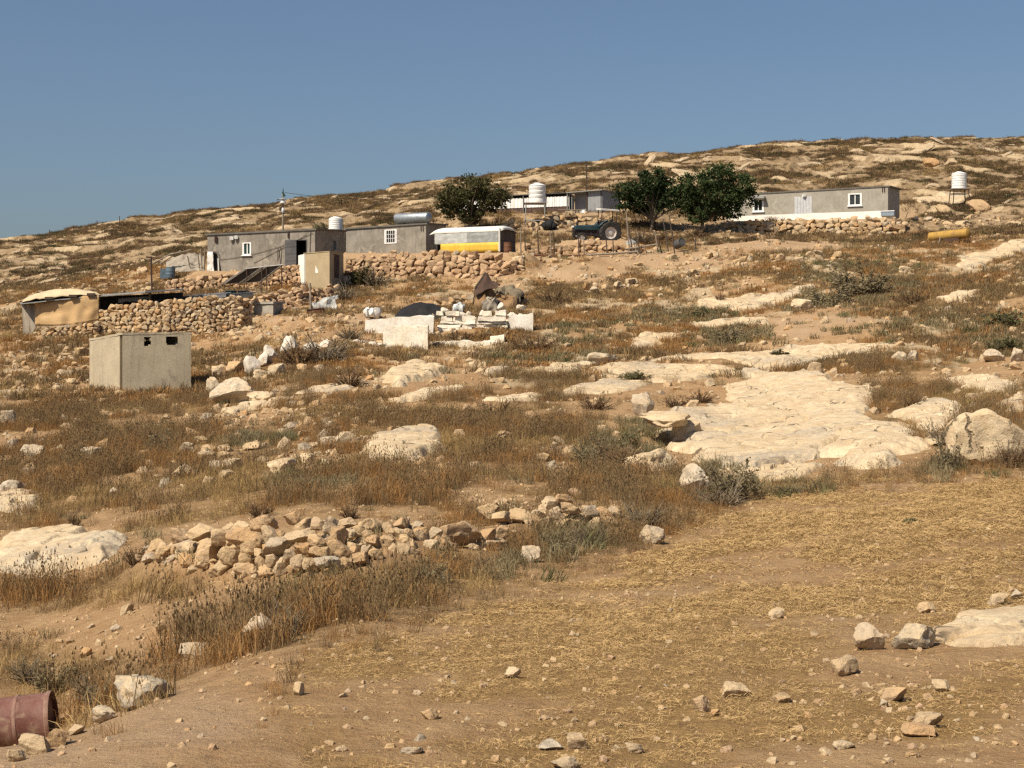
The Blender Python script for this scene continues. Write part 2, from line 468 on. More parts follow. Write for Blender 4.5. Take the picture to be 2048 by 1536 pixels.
weathered('rim_white', (0.66, 0.63, 0.58), (0.50, 0.45, 0.40), 3, (0.25, 0.17, 0.12), 3, c3lo=0.6, rough=0.5, bmp=0.1)
weathered('tractor_blue', (0.016, 0.038, 0.048), (0.024, 0.058, 0.07), 3, (0.09, 0.09, 0.08), 2.6, c3lo=0.6, rough=0.45, bmp=0.05, spec=0.5)
weathered('engine_dark', (0.02, 0.02, 0.022), (0.045, 0.03, 0.028), 6, (0.07, 0.025, 0.02), 3, rough=0.7, bmp=0.2)
weathered('solar_back', (0.045, 0.038, 0.034), (0.065, 0.055, 0.05), 2, rough=0.6, bmp=0)
weathered('solar_glass', (0.008, 0.01, 0.018), (0.012, 0.014, 0.024), 2, rough=0.12, bmp=0, spec=0.6)
weathered('alu_frame', (0.45, 0.44, 0.42), (0.38, 0.37, 0.35), 3, rough=0.45, metallic=0.5, bmp=0)
weathered('blue_sheet', (0.10, 0.15, 0.19), (0.07, 0.10, 0.125), 2, (0.17, 0.16, 0.13), 2, rough=0.6, bmp=0.1)
weathered('slate_blue', (0.20, 0.25, 0.30), (0.26, 0.31, 0.36), 2, rough=0.6, bmp=0.1)
weathered('earth_core', (0.30, 0.215, 0.13), (0.22, 0.15, 0.09), 2.5, bmp=0.6, bscale=8, bdist=0.08)
weathered('porcelain', (0.75, 0.75, 0.73), (0.6, 0.6, 0.58), 3, rough=0.3, bmp=0, spec=0.5)
weathered('green_cloth', (0.012, 0.07, 0.055), (0.02, 0.10, 0.08), 4, bmp=0.2)
gm, gnt, gb = new_mat('green_glass', 0.06, 0, 0.6)
gco = nd(gnt, "ShaderNodeTexCoord").outputs["Object"]
gnt.links.new(mixc(gnt, ntex(gnt, gco, 1.4, 2), (0.006, 0.055, 0.042), (0.01, 0.028, 0.024)), gb.inputs["Base Color"])
gm, gnt, gb = new_mat('dark_glass', 0.06, 0, 0.6)
gco = nd(gnt, "ShaderNodeTexCoord").outputs["Object"]
gnt.links.new(mixc(gnt, ntex(gnt, gco, 1.4, 2), (0.010, 0.013, 0.012), (0.035, 0.04, 0.036)), gb.inputs["Base Color"])
foliage('leaf_dark', (0.018, 0.032, 0.012), (0.08, 0.115, 0.04))
foliage('leaf_olive', (0.032, 0.036, 0.014), (0.095, 0.09, 0.036))
foliage('leaf_sage', (0.15, 0.122, 0.062), (0.29, 0.245, 0.14))
foliage('leaf_green', (0.092, 0.098, 0.04), (0.18, 0.175, 0.08))
foliage('twig_brown', (0.11, 0.068, 0.037), (0.22, 0.145, 0.08))
foliage('twig_grey', (0.14, 0.112, 0.075), (0.27, 0.22, 0.15))
foliage('grass_rust', (0.205, 0.102, 0.035), (0.42, 0.245, 0.095))
foliage('grass_gold', (0.26, 0.17, 0.066), (0.46, 0.325, 0.145))
foliage('grass_brown', (0.125, 0.084, 0.042), (0.29, 0.20, 0.10))
foliage('straw', (0.27, 0.168, 0.066), (0.59, 0.42, 0.202), transl=0.15)

# ------------------------------------------------------------------ mesh building
def tag(o, label=None, cat=None, group=None, kind=None):
    if label:
        o["label"] = label
    if cat:
        o["category"] = cat
        if cat in ('wall', 'stone wall', 'mound', 'board'):
            o["kind"] = "thing"
    if group:
        o["group"] = group
    if kind:
        o["kind"] = kind
    return o


def empty(name, loc, label, cat, group=None, rot=None):
    o = bpy.data.objects.new(name, None)
    COL.objects.link(o)
    o.empty_display_size = 0.3
    o.location = loc
    if rot:
        o.rotation_euler = rot
    return tag(o, label, cat, group)


def root_of(o):
    while o.parent:
        o = o.parent
    return o


class MB:
    def __init__(self):
        self.v, self.f = [], []

    def add(self, vs, fs):
        n = len(self.v)
        self.v += [tuple(p) for p in vs]
        self.f += [tuple(i + n for i in f) for f in fs]

    def hexa(self, b, t):
        self.add(list(b) + list(t), [(3, 2, 1, 0), (4, 5, 6, 7), (0, 1, 5, 4), (1, 2, 6, 5), (2, 3, 7, 6), (3, 0, 4, 7)])

    def box(self, c, s, rz=0.0, m=None):
        m = m or Matrix.Rotation(rz, 3, 'Z')
        c = Vector(c)
        q = [c + m @ Vector((x * s[0] / 2, y * s[1] / 2, z * s[2] / 2)) for z in (-1, 1) for x, y in ((-1, -1), (1, -1), (1, 1), (-1, 1))]
        self.hexa(q[:4], q[4:])

    def tube(self, pts, rad, n=8, cap=True):
        pts = [Vector(p) for p in pts]
        if not isinstance(rad, (list, tuple)):
            rad = [rad] * len(pts)
        rings = []
        for i, p in enumerate(pts):
            t = (pts[min(i + 1, len(pts) - 1)] - pts[max(i - 1, 0)]).normalized()
            a = t.cross(Vector((0, 0, 1)) if abs(t.z) < 0.9 else Vector((1, 0, 0))).normalized()
            b = t.cross(a)
            rings.append([p + (a * math.cos(2 * math.pi * k / n) + b * math.sin(2 * math.pi * k / n)) * rad[i] for k in range(n)])
        vs = [q for r in rings for q in r]
        fs = [(i * n + k, i * n + (k + 1) % n, (i + 1) * n + (k + 1) % n, (i + 1) * n + k) for i in range(len(pts) - 1) for k in range(n)]
        if cap:
            fs += [tuple(range(n))[::-1], tuple((len(pts) - 1) * n + k for k in range(n))]
        self.add(vs, fs)

    def lathe(self, prof, m=None, n=24, cap=True):
        """profile of (radius, height) turned about z"""
        m = m or Matrix.Identity(4)
        vs = [m @ Vector((r * math.cos(2 * math.pi * k / n), r * math.sin(2 * math.pi * k / n), h)) for r, h in prof for k in range(n)]
        fs = [(i * n + k, i * n + (k + 1) % n, (i + 1) * n + (k + 1) % n, (i + 1) * n + k) for i in range(len(prof) - 1) for k in range(n)]
        if cap:
            fs += [tuple(range(n))[::-1], tuple((len(prof) - 1) * n + k for k in range(n))]
        self.add(vs, fs)

    def grid(self, fn, nu, nv):
        vs = [fn(i / nu, j / nv) for j in range(nv + 1) for i in range(nu + 1)]
        fs = [(j * (nu + 1) + i, j * (nu + 1) + i + 1, (j + 1) * (nu + 1) + i + 1, (j + 1) * (nu + 1) + i) for j in range(nv) for i in range(nu)]
        self.add(vs, fs)

    def rough_hex(self, b, t, n=(8, 3, 6), amp=0.04, freq=2.0, seed=0.0, topamp=0.0):
        """box of eight corners with uneven faces: corners b[0..3] round the foot, t[0..3] round the top"""
        b = [Vector(q) for q in b]
        t = [Vector(q) for q in t]

        def at(u, v, w_):
            lo = (b[0] * (1 - u) + b[1] * u) * (1 - v) + (b[3] * (1 - u) + b[2] * u) * v
            hi = (t[0] * (1 - u) + t[1] * u) * (1 - v) + (t[3] * (1 - u) + t[2] * u) * v
            p = lo * (1 - w_) + hi * w_
            q = p * freq + Vector((seed, seed * 1.7, seed * 0.3))
            p = p + mnoise.noise_vector(q) * amp + mnoise.noise_vector(q * 3.1) * amp * 0.4
            if topamp:
                p.z += w_ * topamp * (mnoise.noise(Vector((p.x * freq, p.y * freq, seed))) + 0.5 * mnoise.noise(Vector((p.x * freq * 3, p.y * freq * 3, seed))))
            return p
        nx, ny, nz = n
        self.grid(lambda a, c: at(a, 0, c), nx, nz)
        self.grid(lambda a, c: at(1 - a, 1, c), nx, nz)
        self.grid(lambda a, c: at(0, 1 - a, c), ny, nz)
        self.grid(lambda a, c: at(1, a, c), ny, nz)
        self.grid(lambda a, c: at(a, c, 1), nx, ny)

    def build(self, name, mat, parent=None, world=True, smooth=None, weld=False):
        me = bpy.data.meshes.new(name)
        vs = self.v
        if parent is not None and world:
            inv = root_of(parent).matrix_basis.inverted()
            vs = [inv @ Vector(p) for p in vs]
        me.from_pydata([tuple(p) for p in vs], [], self.f)
        me.materials.append(MATS[mat])
        if weld:
            bm = bmesh.new()
            bm.from_mesh(me)
            bmesh.ops.remove_doubles(bm, verts=bm.verts, dist=0.0005)
            bmesh.ops.recalc_face_normals(bm, faces=bm.faces)
            bm.to_mesh(me)
            bm.free()
        if smooth:
            me.polygons.foreach_set("use_smooth", [True] * len(me.polygons))
            me.set_sharp_from_angle(angle=R(smooth))
        o = bpy.data.objects.new(name, me)
        COL.objects.link(o)
        if parent is not None:
            o.parent = parent
        return o


def solidify(o, t):
    m = o.modifiers.new("thickness", 'SOLIDIFY')
    m.thickness = t
    m.offset = 0
    return o


# ------------------------------------------------------------------ stones
def rock_mesh(name, seed, sub, cuts, mat, rough=0.05, squash=(1, 1, 1), blocky=0.0):
    rr = random.Random(seed)
    bm = bmesh.new()
    bmesh.ops.create_icosphere(bm, subdivisions=sub, radius=0.62)
    pl = []
    for _ in range(cuts):
        n = Vector((rr.gauss(0, 1), rr.gauss(0, 1), rr.gauss(0, 1))).normalized()
        pl.append((n, rr.uniform(0.27, 0.44)))
    off = Vector((rr.uniform(-9, 9), rr.uniform(-9, 9), rr.uniform(-9, 9)))
    for v in bm.verts:
        p = v.co.copy()
        if blocky:
            p = p.lerp(p * (0.62 / max(abs(p.x), abs(p.y), abs(p.z), 1e-6)) * 0.78, blocky)
        p *= 1 + 0.20 * mnoise.noise(p * 1.4 + off)
        for n, d in pl:
            k = p.dot(n) - d
            if k > 0:
                p -= n * k * 0.93
        p += p.normalized() * (rough * mnoise.noise(p * 4.5 + off) + rough * 0.5 * mnoise.noise(p * 11 + off))
        v.co = p
    mn = Vector([min(v.co[i] for v in bm.verts) for i in range(3)])
    mx = Vector([max(v.co[i] for v in bm.verts) for i in range(3)])
    for v in bm.verts:
        for i in range(3):
            v.co[i] = ((v.co[i] - mn[i]) / (mx[i] - mn[i]) - 0.5) * squash[i]
    me = bpy.data.meshes.new(name)
    bm.to_mesh(me)
    bm.free()
    me.materials.append(MATS[mat])
    me.polygons.foreach_set("use_smooth", [True] * len(me.polygons))
    me.set_sharp_from_angle(angle=R(32))
    return me


WALL_STONES = {m: [rock_mesh('stone', 100 + i, 3, 7, m, 0.06, blocky=0.95) for i in range(12)] for m in ('limestone', 'limestone_far', 'limestone_pink')}
WHITE_STONES = [rock_mesh('white_stone', 150 + i, 3, 12, 'whitewashed_stone', 0.09) for i in range(6)]
NEAR_STONES = [rock_mesh('near_stone', 200 + i, 4, 8, 'limestone', 0.06, blocky=0.5) for i in range(14)]
PALE_ROCKS = [rock_mesh('pale_rock', 240 + i, 4, 7, 'limestone_pale', 0.08, blocky=0.4) for i in range(8)]
WHITE_ROCKS = [rock_mesh('whitish_rock', 260 + i, 4, 8, 'limestone_white', 0.07, blocky=0.6) for i in range(4)]
limestone('limestone_ledge', [(0.44, 0.355, 0.24), (0.48, 0.39, 0.27), (0.40, 0.32, 0.215)], 0.5, 2.0, 0.15, pit=0.6)
LEDGES = [rock_mesh('ledge_rock', 480 + i, 4, 6, 'limestone_ledge', 0.12) for i in range(6)]
FAR_ROCKS = [rock_mesh('far_rock', 280 + i, 3, 7, 'limestone_far', 0.09) for i in range(8)]


def put_mesh(name, me, loc, scale, rot, parent=None):
    o = bpy.data.objects.new(name, me)
    COL.objects.link(o)
    if parent is not None:
        o.parent = parent
    o.location = loc
    o.scale = scale
    o.rotation_euler = rot
    return o


def rock(px, py, wpx, hpx, label, lib=None, group=None, sink=0.2, name='rock', depth=0.8, cat='rock', roll=None, dmin=5.0):
    """one stone lying on the ground: photo centre and size"""
    lib = lib or NEAR_STONES
    g = G(px, py + hpx * 0.46, dmin)
    d = g.y
    w_, h_ = wpx / F * d, hpx / F * d * (1 + sink)
    o = put_mesh(name, rnd.choice(lib), (g.x, d + w_ * depth * 0.3, g.z + h_ * (0.5 - sink * 0.9)), (w_, w_ * depth, h_),
                 (rnd.uniform(-0.12, 0.12), rnd.uniform(-0.15, 0.15) if roll is None else roll, rnd.choice((0, math.pi)) + rnd.uniform(-0.25, 0.25)))
    return tag(o, label, cat, group)


def dry_wall(name, label, path, size, mat='limestone_far', thick=0.45, group=None, cat='stone wall', limit=300, course=0.74, seed=1, uneven=0.15, core=True, batter=0.08, lib=None, sink=0.25):
    """wall of separate stones standing on the ground. path: list of (px, py of the top, depth)"""
    rr = random.Random(seed)
    pts = []
    for px, ytop, d in path:
        x, y = (px - CX) / F * d, d
        gz = h1(x, y - 0.2)
        pts.append((Vector((x, y, gz)), max(0.15, (YH - ytop) / F * d - gz)))
    r = empty(name, pts[len(pts) // 2][0], label, cat, group)
    o0 = r.location
    lib = lib or WALL_STONES[mat]
    n_ = 0
    if core:
        mb = MB()
        for (a, ha), (b, hb) in zip(pts[:-1], pts[1:]):
            t = (b - a).normalized()
            n = Vector((-t.y, t.x, 0)).normalized()
            if n.y < 0:
                n = -n
            f, k = n * size * 0.55, n * (size * 0.5 + thick)
            ba, bb2 = n * ha * batter, n * hb * batter
            dn = Vector((0, 0, -0.5))
            mb.hexa([a + f + dn, b + f + dn, b + k + dn, a + k + dn],
                    [a + f + ba + Vector((0, 0, ha * 0.86)), b + f + bb2 + Vector((0, 0, hb * 0.86)), b + k + bb2 + Vector((0, 0, hb * 0.8)), a + k + ba + Vector((0, 0, ha * 0.8))])
        mb.build('earth_core', 'earth_core', r)
    for (a, ha), (b, hb) in zip(pts[:-1], pts[1:]):
        L = (b - a).length
        t = (b - a) / L
        n = Vector((-t.y, t.x, 0)).normalized()
        if n.y < 0:
            n = -n
        z = -sink * size
        row = 0
        while z < max(ha, hb):
            rh = size * course * rr.uniform(0.85, 1.2)
            s = rr.uniform(-0.3, 0.3) * size
            while s < L:
                wd = size * rr.uniform(0.75, 1.45)
                f = min(1, max(0, (s + wd / 2) / L))
                top = ha + (hb - ha) * f + size * uneven * rr.uniform(-1.6, 1.0)
                hh = rh * rr.uniform(0.9, 1.3)
                if z + hh * 0.55 < top and n_ < limit:
                    c = a + t * (s + wd / 2) + n * (z * batter + size * 0.35 + rr.uniform(-0.06, 0.06) * size * 2)
                    c.z += z + hh / 2 + rr.uniform(-0.1, 0.1) * rh
                    put_mesh('stone', rr.choice(lib), c - o0, (wd * 1.06, size * rr.uniform(0.8, 1.1), hh * 1.05),
                             (rr.uniform(-0.25, 0.25), rr.uniform(-0.35, 0.35), math.atan2(t.y, t.x) + rr.choice((0, math.pi)) + rr.uniform(-0.2, 0.2)), r)
                    n_ += 1
                s += wd * 0.93
            z += rh * 0.9
            row += 1
    return r

# ------------------------------------------------------------------ what covers the ground, traced from the photograph and laid on the land
STRAW = [(560, 1700), (545, 1420), (600, 1345), (720, 1300), (900, 1240), (1100, 1180), (1250, 1120), (1400, 1055), (1500, 1000), (1640, 985), (1850, 962), (2048, 945), (2500, 900), (2900, 1700)]
DRY = [(250, 920, 190, 80), (100, 835, 140, 35), (230, 1010, 230, 65), (480, 975, 190, 55), (640, 990, 150, 45), (720, 945, 90, 45), (800, 985, 120, 30), (950, 830, 190, 40), (1060, 890, 140, 60), (1150, 945, 130, 50), (1310, 985, 90, 45), (90, 1190, 120, 40), (300, 1165, 110, 40), (600, 1225, 120, 50), (760, 1190, 150, 50), (920, 1150, 150, 45), (1060, 1110, 130, 40), (1200, 1070, 110, 40), (1320, 1030, 80, 40), (470, 1280, 110, 30), (320, 785, 90, 22), (590, 805, 90, 20), (790, 560, 90, 22), (960, 690, 60, 15), (620, 740, 120, 25), (1060, 690, 60, 25), (1100, 590, 50, 25), (60, 760, 120, 30), (60, 640, 60, 40), (1280, 600, 90, 18), (1820, 790, 80, 25), (1760, 725, 50, 20), (2000, 790, 60, 15), (1860, 520, 60, 30), (2000, 560, 80, 40), (1930, 850, 40, 40), (1560, 600, 90, 20), (700, 820, 130, 25), (420, 870, 60, 30), (1230, 690, 120, 18), (60, 1340, 110, 45), (190, 1370, 120, 50), (430, 1305, 90, 22), (560, 1275, 110, 26), (330, 1345, 60, 18), (1120, 750, 120, 14)]
SAGE = [(320, 880, 40, 22), (1720, 560, 120, 55), (1900, 650, 110, 25), (2020, 685, 60, 22), (1420, 625, 65, 14), (1450, 672, 85, 22), (1270, 750, 60, 12), (1750, 660, 120, 14), (1580, 985, 80, 14), (1890, 935, 40, 25), (1280, 880, 50, 40), (1190, 900, 50, 40), (1150, 670, 60, 20), (1350, 640, 110, 20), (620, 965, 70, 16), (1000, 1140, 70, 30), (1150, 1090, 80, 30), (620, 1190, 70, 40), (1440, 960, 70, 30), (1100, 720, 150, 14), (1650, 610, 80, 20), (520, 880, 80, 15)]
GRAVEL = [(540, 850, 170, 45), (280, 610, 200, 40), (130, 560, 160, 40), (1060, 1000, 190, 40), (250, 1260, 220, 35), (120, 740, 90, 50), (100, 695, 80, 20), (560, 650, 120, 20), (1400, 560, 120, 30), (1100, 540, 80, 30), (680, 700, 70, 25), (1950, 440, 90, 40), (430, 730, 50, 40), (1500, 520, 150, 18), (900, 650, 60, 15), (1900, 1450, 300, 90), (1150, 1480, 200, 50), (560, 910, 180, 25)]
PATH = [(1550, 488, 170, 16), (1330, 520, 150, 18), (1150, 545, 110, 22), (1620, 640, 130, 14), (1590, 665, 70, 12), (720, 640, 70, 10), (1000, 565, 60, 20), (330, 1440, 190, 60), (120, 1520, 200, 40), (560, 640, 40, 8)]


def ell(px, py, lst, soft=0.45):
    m = np.zeros_like(px)
    for cx, cy, rx, ry in lst:
        q = np.hypot((px - cx) / rx, (py - cy) / ry)
        m = np.maximum(m, 1 - ss(1 - soft, 1 + soft, q))
    return m


# bedrock standing out of the soil: outlines on the ground, height, edge width
def z6(l):
    return [(1200 + a / 2.415, 540 + b / 2.415) for a, b in l]


def z7(l):
    return [(a / 2.667, 960 + b / 2.667) for a, b in l]


def z8(l):
    return [(400 + a / 2.381, 640 + b / 2.381) for a, b in l]


SLABS = [
    (z6([(300, 745), (420, 690), (590, 668), (650, 570), (720, 510), (1000, 500), (1210, 560), (1350, 620), (1310, 690), (1400, 745), (1480, 720), (1500, 770), (1300, 790), (1120, 860), (1020, 915), (880, 940), (750, 985), (560, 940), (420, 900), (360, 870), (330, 800)]), 0.19, 0.18, 'huge pale bedrock slab sloping down to the straw field', 'bedrock'),
    (z6([(545, 950), (740, 990), (880, 945), (1010, 915), (1060, 935), (930, 1020), (760, 1025), (600, 1010)]), 0.11, 0.13, 'low tan bedrock shelf at the foot of the huge slab', 'bedrock'),
    (z6([(1050, 900), (1100, 830), (1165, 765), (1350, 750), (1490, 795), (1585, 865), (1340, 955), (1190, 935)]), 0.26, 0.35, 'grey lichen-stained bedrock hump split from the huge slab by a crack', 'bedrock'),
    (z6([(1445, 705), (1560, 612), (1700, 640), (1810, 680), (1720, 775), (1610, 850), (1510, 785), (1500, 745)]), 0.20, 0.35, 'pale bedrock hump right of the grey lichen-stained one', 'bedrock'),
    (z6([(270, 440), (480, 402), (690, 405), (890, 352), (1100, 350), (1400, 368), (1310, 400), (1120, 438), (960, 472), (740, 484), (610, 447), (440, 440)]), 0.10, 0.18, 'flat cream bedrock pavement above the huge slab', 'bedrock'),
    (z6([(-20, 482), (180, 462), (400, 452), (590, 458), (700, 500), (560, 518), (330, 543), (60, 540)]), 0.12, 0.18, 'cream bedrock tongue left of the flat pavement', 'bedrock'),
    (z6([(-150, 585), (0, 553), (240, 545), (200, 572), (40, 598), (-100, 605)]), 0.10, 0.14, 'long narrow bedrock ledge below the cream tongue', 'bedrock'),
    (z6([(1655, 540), (1800, 514), (1970, 530), (2060, 582), (1860, 602), (1730, 575)]), 0.14, 0.18, 'pale flat bedrock patch near the right edge above the round boulder', 'bedrock'),
    (z6([(1930, 640), (2000, 610), (2070, 600), (2070, 690), (1960, 690)]), 0.12, 0.14, 'small bedrock patch cut by the right edge', 'bedrock'),
    (z6([(410, 190), (520, 140), (720, 130), (900, 120), (960, 80), (1010, 90), (900, 165), (700, 205), (560, 190)]), 0.12, 0.18, 'broken cream ledge above the grey-green bushes', 'bedrock'),
    (z6([(400, 270), (560, 245), (780, 235), (830, 262), (640, 285), (470, 290)]), 0.12, 0.14, 'cream ledge under the grey-green bushes', 'bedrock'),
    (z6([(120, 370), (180, 320), (400, 305), (480, 310), (300, 355), (150, 390)]), 0.14, 0.14, 'rough rubble-edged ledge left of the grey-green bushes', 'bedrock'),
    (z6([(1640, 140), (1690, 112), (1800, 112), (1790, 145), (1700, 155)]), 0.19, 0.24, 'lone low bedrock dome among brown scrub on the right', 'bedrock'),
    (z7([(-60, 350), (80, 322), (200, 300), (400, 286), (600, 330), (690, 400), (560, 455), (390, 490), (290, 560), (130, 545), (-60, 500)]), 0.26, 0.27, 'big pitted pale bedrock dome at the left edge beside the rubble wall', 'bedrock'),
    (z7([(-60, 105), (60, 75), (190, 60), (215, 110), (190, 165), (110, 190), (-60, 160)]), 0.17, 0.24, 'smooth cream bedrock hump at the left edge above the brown grass', 'bedrock'),
    (z8([(790, 650), (815, 575), (940, 540), (1110, 528), (1170, 565), (1150, 640), (1010, 670), (900, 700)]), 0.29, 0.30, 'rounded pale bedrock dome amid rust-coloured grass in the middle', 'bedrock'),
    (z8([(880, 300), (900, 255), (960, 222), (1060, 212), (1170, 250), (1120, 280), (1010, 295), (950, 318)]), 0.31, 0.30, 'tan bedrock dome just below the whitewashed walls', 'bedrock'),
    (z8([(895, 392), (1000, 355), (1100, 334), (1290, 328), (1210, 356), (1080, 375), (970, 396)]), 0.16, 0.21, 'thin bedrock strip below the tan dome', 'bedrock'),
    (z8([(1340, 385), (1440, 366), (1640, 362), (1610, 388), (1450, 396)]), 0.14, 0.18, 'short thin bedrock strip right of the tan dome', 'bedrock'),
    (z8([(1640, 372), (1760, 325), (1900, 300), (2060, 288), (2060, 330), (1900, 345), (1760, 362)]), 0.12, 0.14, 'wide bedrock ledge left of the huge slab', 'bedrock'),
    (z8([(480, 348), (560, 318), (760, 314), (720, 340), (620, 356)]), 0.08, 0.13, 'flat bedrock patch right of the squared boulder', 'bedrock'),
    (z8([(80, 445), (180, 400), (300, 368), (430, 372), (350, 410), (200, 440)]), 0.08, 0.13, 'flat worn bedrock patch in front of the squared boulder', 'bedrock'),
    (z8([(1580, 255), (1720, 215), (1850, 205), (1845, 240), (1700, 268)]), 0.26, 0.24, 'rough bedrock hump between the white walls and the cream tongue', 'bedrock'),
    (z8([(1330, 258), (1400, 240), (1480, 232), (1470, 262), (1380, 275)]), 0.19, 0.18, 'small rough bedrock hump right of the tan dome', 'bedrock'),
    ([(1870, 1262), (1935, 1240), (2080, 1228), (2080, 1290), (1990, 1303), (1920, 1303)], 0.07, 0.04, 'flat grey-cream rock slab flush with the straw at the right edge', 'bedrock'),
    ([(1905, 530), (1960, 505), (2060, 470), (2060, 492), (1990, 520), (1940, 540)], 0.17, 0.18, 'cream ledge climbing to the right edge below the yellow tank', 'bedrock'),
    ([(1870, 595), (1960, 582), (1950, 600), (1880, 606)], 0.10, 0.11, 'low pale bedrock patch beside green scrub at the right', 'bedrock'),
    ([(1820, 400), (1900, 385), (1960, 392), (1900, 412), (1840, 412)], 0.17, 0.14, 'pale ledge beside the tank stand on the right', 'bedrock'),
    ([(640, 560), (730, 548), (760, 560), (700, 572)], 0.07, 0.11, 'small pale ledge under the brush-covered wall', 'bedrock'),
]
SLABW = []
for pl, h, ew, lab, cat in SLABS:
    SLABW.append([(lambda g: (g.x, g.y))(G(a, b)) for a, b in pl])


def on_slab(x, y, grow=0.0):
    m = np.full(x.shape, -1e9)
    for p in SLABW:
        xs, ys = [q[0] for q in p], [q[1] for q in p]
        k = (x > min(xs) - 1) & (x < max(xs) + 1) & (y > min(ys) - 1) & (y < max(ys) + 1)
        if np.any(k):
            m[k] = np.maximum(m[k], poly_sd(x[k], y[k], p))
    return m > -grow


def cover(x, y, z):
    """share of rock, straw, dry grass, bare path at ground points"""
    px, py = x / y * F + CX, YH - z / y * F
    nz = fbm(x / 2.2, y / 2.2, 4, 4.0)
    nl = fbm(x / 9, y / 12, 3, 6.0)
    sd = poly_sd(px, py, STRAW)
    straw = ss(-25, 35, sd + 90 * nz)
    fur = np.sin((x * 0.55 - y * 0.83) * 2 * np.pi / 2.3 + 3 * fbm(x / 5, y / 5, 2, 71.0))
    straw *= 0.12 + 0.88 * ss(-0.32, 0.22, fbm(x / 1.9, y / 2.6, 5, 12.0) * 1.25 + 0.12 * fur + 0.20 - 0.5 * ss(1330, 1520, py) * ss(800, 1500, px))
    dry = np.clip(ell(px, py, DRY) * (0.65 + 1.2 * nz) + 0.75 * ss(-0.22, 0.2, nl + nz * 0.6) * ss(16, 22, y), 0, 1)
    far = ss(105, 135, y)
    dry = dry * (1 - far) + far * np.clip(0.72 + 1.1 * nl + 0.7 * nz, 0.2, 1)
    path = ell(px, py, PATH) * (0.8 + 0.5 * nz)
    zb = base_z(x, y)
    _, rk = ledges(x, y, zb)
    rk = np.clip(rk * 1.0 * ss(-0.05, 0.3, fbm(x / 5.5, y / 4, 4, 2.2)) + 0.75 * ss(0.36 - 0.16 * (1 - ss(108, 120, y)), 0.46 - 0.14 * (1 - ss(108, 120, y)), fbm(x / 4.5, y / 8, 4, 31.0)) * ss(50, 62, y), 0, 1)
    for p, pz, f in PADS:
        xs, ys = [q[0] for q in p], [q[1] for q in p]
        k = (x > min(xs) - f) & (x < max(xs) + f) & (y > min(ys) - f) & (y < max(ys) + f)
        if np.any(k):
            wg = ss(-f, 0, poly_sd(x[k], y[k], p))
            rk[k] *= 1 - wg
            dry[k] *= 1 - 0.8 * wg
            path[k] = np.maximum(path[k], 0.6 * wg)
    inst = ss(-30, 20, sd)
    dry *= (1 - inst) * (1 - path)
    rk *= (1 - path) * (1 - inst)
    return rk, straw, dry, path, px, py


# ------------------------------------------------------------------ ground
ui = np.linspace(-0.37, 0.37, 570)
uo = 0.37 + (np.linspace(0, 1, 46)[1:] ** 1.7) * 1.1
uu = np.concatenate([-uo[::-1], ui, uo])
dd = np.concatenate([np.exp(np.linspace(math.log(3), math.log(60), 300)), np.arange(60.5, 128, 0.5), np.arange(128, 216, 0.36), np.linspace(217, 320, 30)])
U, D = np.meshgrid(uu, dd)
X, Y = (U * D).ravel(), D.ravel()
Z = H(X, Y)
rk, stw, dry, pth, _, _ = cover(X, Y, Z)
nr, nc = U.shape
me = bpy.data.meshes.new("ground")
me.vertices.add(nr * nc)
me.vertices.foreach_set("co", np.stack([X, Y, Z], 1).astype(np.float32).ravel())
idx = np.arange(nr * nc).reshape(nr, nc)
q = np.stack([idx[:-1, :-1], idx[:-1, 1:], idx[1:, 1:], idx[1:, :-1]], -1).reshape(-1, 4)
me.loops.add(q.size)
me.loops.foreach_set("vertex_index", q.ravel().astype(np.int32))
me.polygons.add(len(q))
me.polygons.foreach_set("loop_start", (np.arange(len(q)) * 4).astype(np.int32))
me.polygons.foreach_set("use_smooth", np.ones(len(q), bool))
me.update(calc_edges=True)
at = me.attributes.new("cover", 'FLOAT_COLOR', 'POINT')
at.data.foreach_set("color", np.stack([rk, stw, dry, pth], 1).astype(np.float32).ravel())
at = me.attributes.new("upper", 'FLOAT', 'POINT')
at.data.foreach_set("value", ss(112, 140, Y + 8 * fbm(X / 9, Y / 9, 3, 90.0)).astype(np.float32))
ground = bpy.data.objects.new("ground", me)
COL.objects.link(ground)
tag(ground, kind="structure")

m, nt, b = new_mat("hillside_soil", 0.95, 0, 0.1)
co = nd(nt, "ShaderNodeNewGeometry").outputs["Position"]
an = nd(nt, "ShaderNodeAttribute", attribute_name="cover")
sp = nd(nt, "ShaderNodeSeparateColor")
nt.links.new(an.outputs["Color"], sp.inputs[0])
a_rock, a_straw, a_dry, a_path = sp.outputs[0], sp.outputs[1], sp.outputs[2], an.outputs["Alpha"]
n_big = ntex(nt, co, 0.35, 5, 0.6)
n_mid = ntex(nt, co, 2.1, 6, 0.65)
n_fin = ntex(nt, co, 13.0, 6, 0.72)
n_grit = ntex(nt, co, 55.0, 4, 0.75)
soil = mixc(nt, ramp(nt, n_mid, 0.33, 0.67), (0.31, 0.193, 0.098), (0.42, 0.282, 0.152))
soil = mixc(nt, ramp(nt, n_big, 0.4, 0.65, 0, 0.5), soil, (0.33, 0.20, 0.098))
soil = mixc(nt, ramp(nt, n_fin, 0.5, 0.72, 0, 0.5), soil, (0.44, 0.32, 0.20))
soil = mixc(nt, ramp(nt, n_grit, 0.56, 0.68, 0, 0.45), soil, (0.17, 0.105, 0.058))
a_up = nd(nt, "ShaderNodeAttribute", attribute_name="upper").outputs["Fac"]
soil = mixc(nt, a_up, soil, mixc(nt, ramp(nt, n_mid, 0.35, 0.65), (0.30, 0.215, 0.13), (0.38, 0.285, 0.18)))
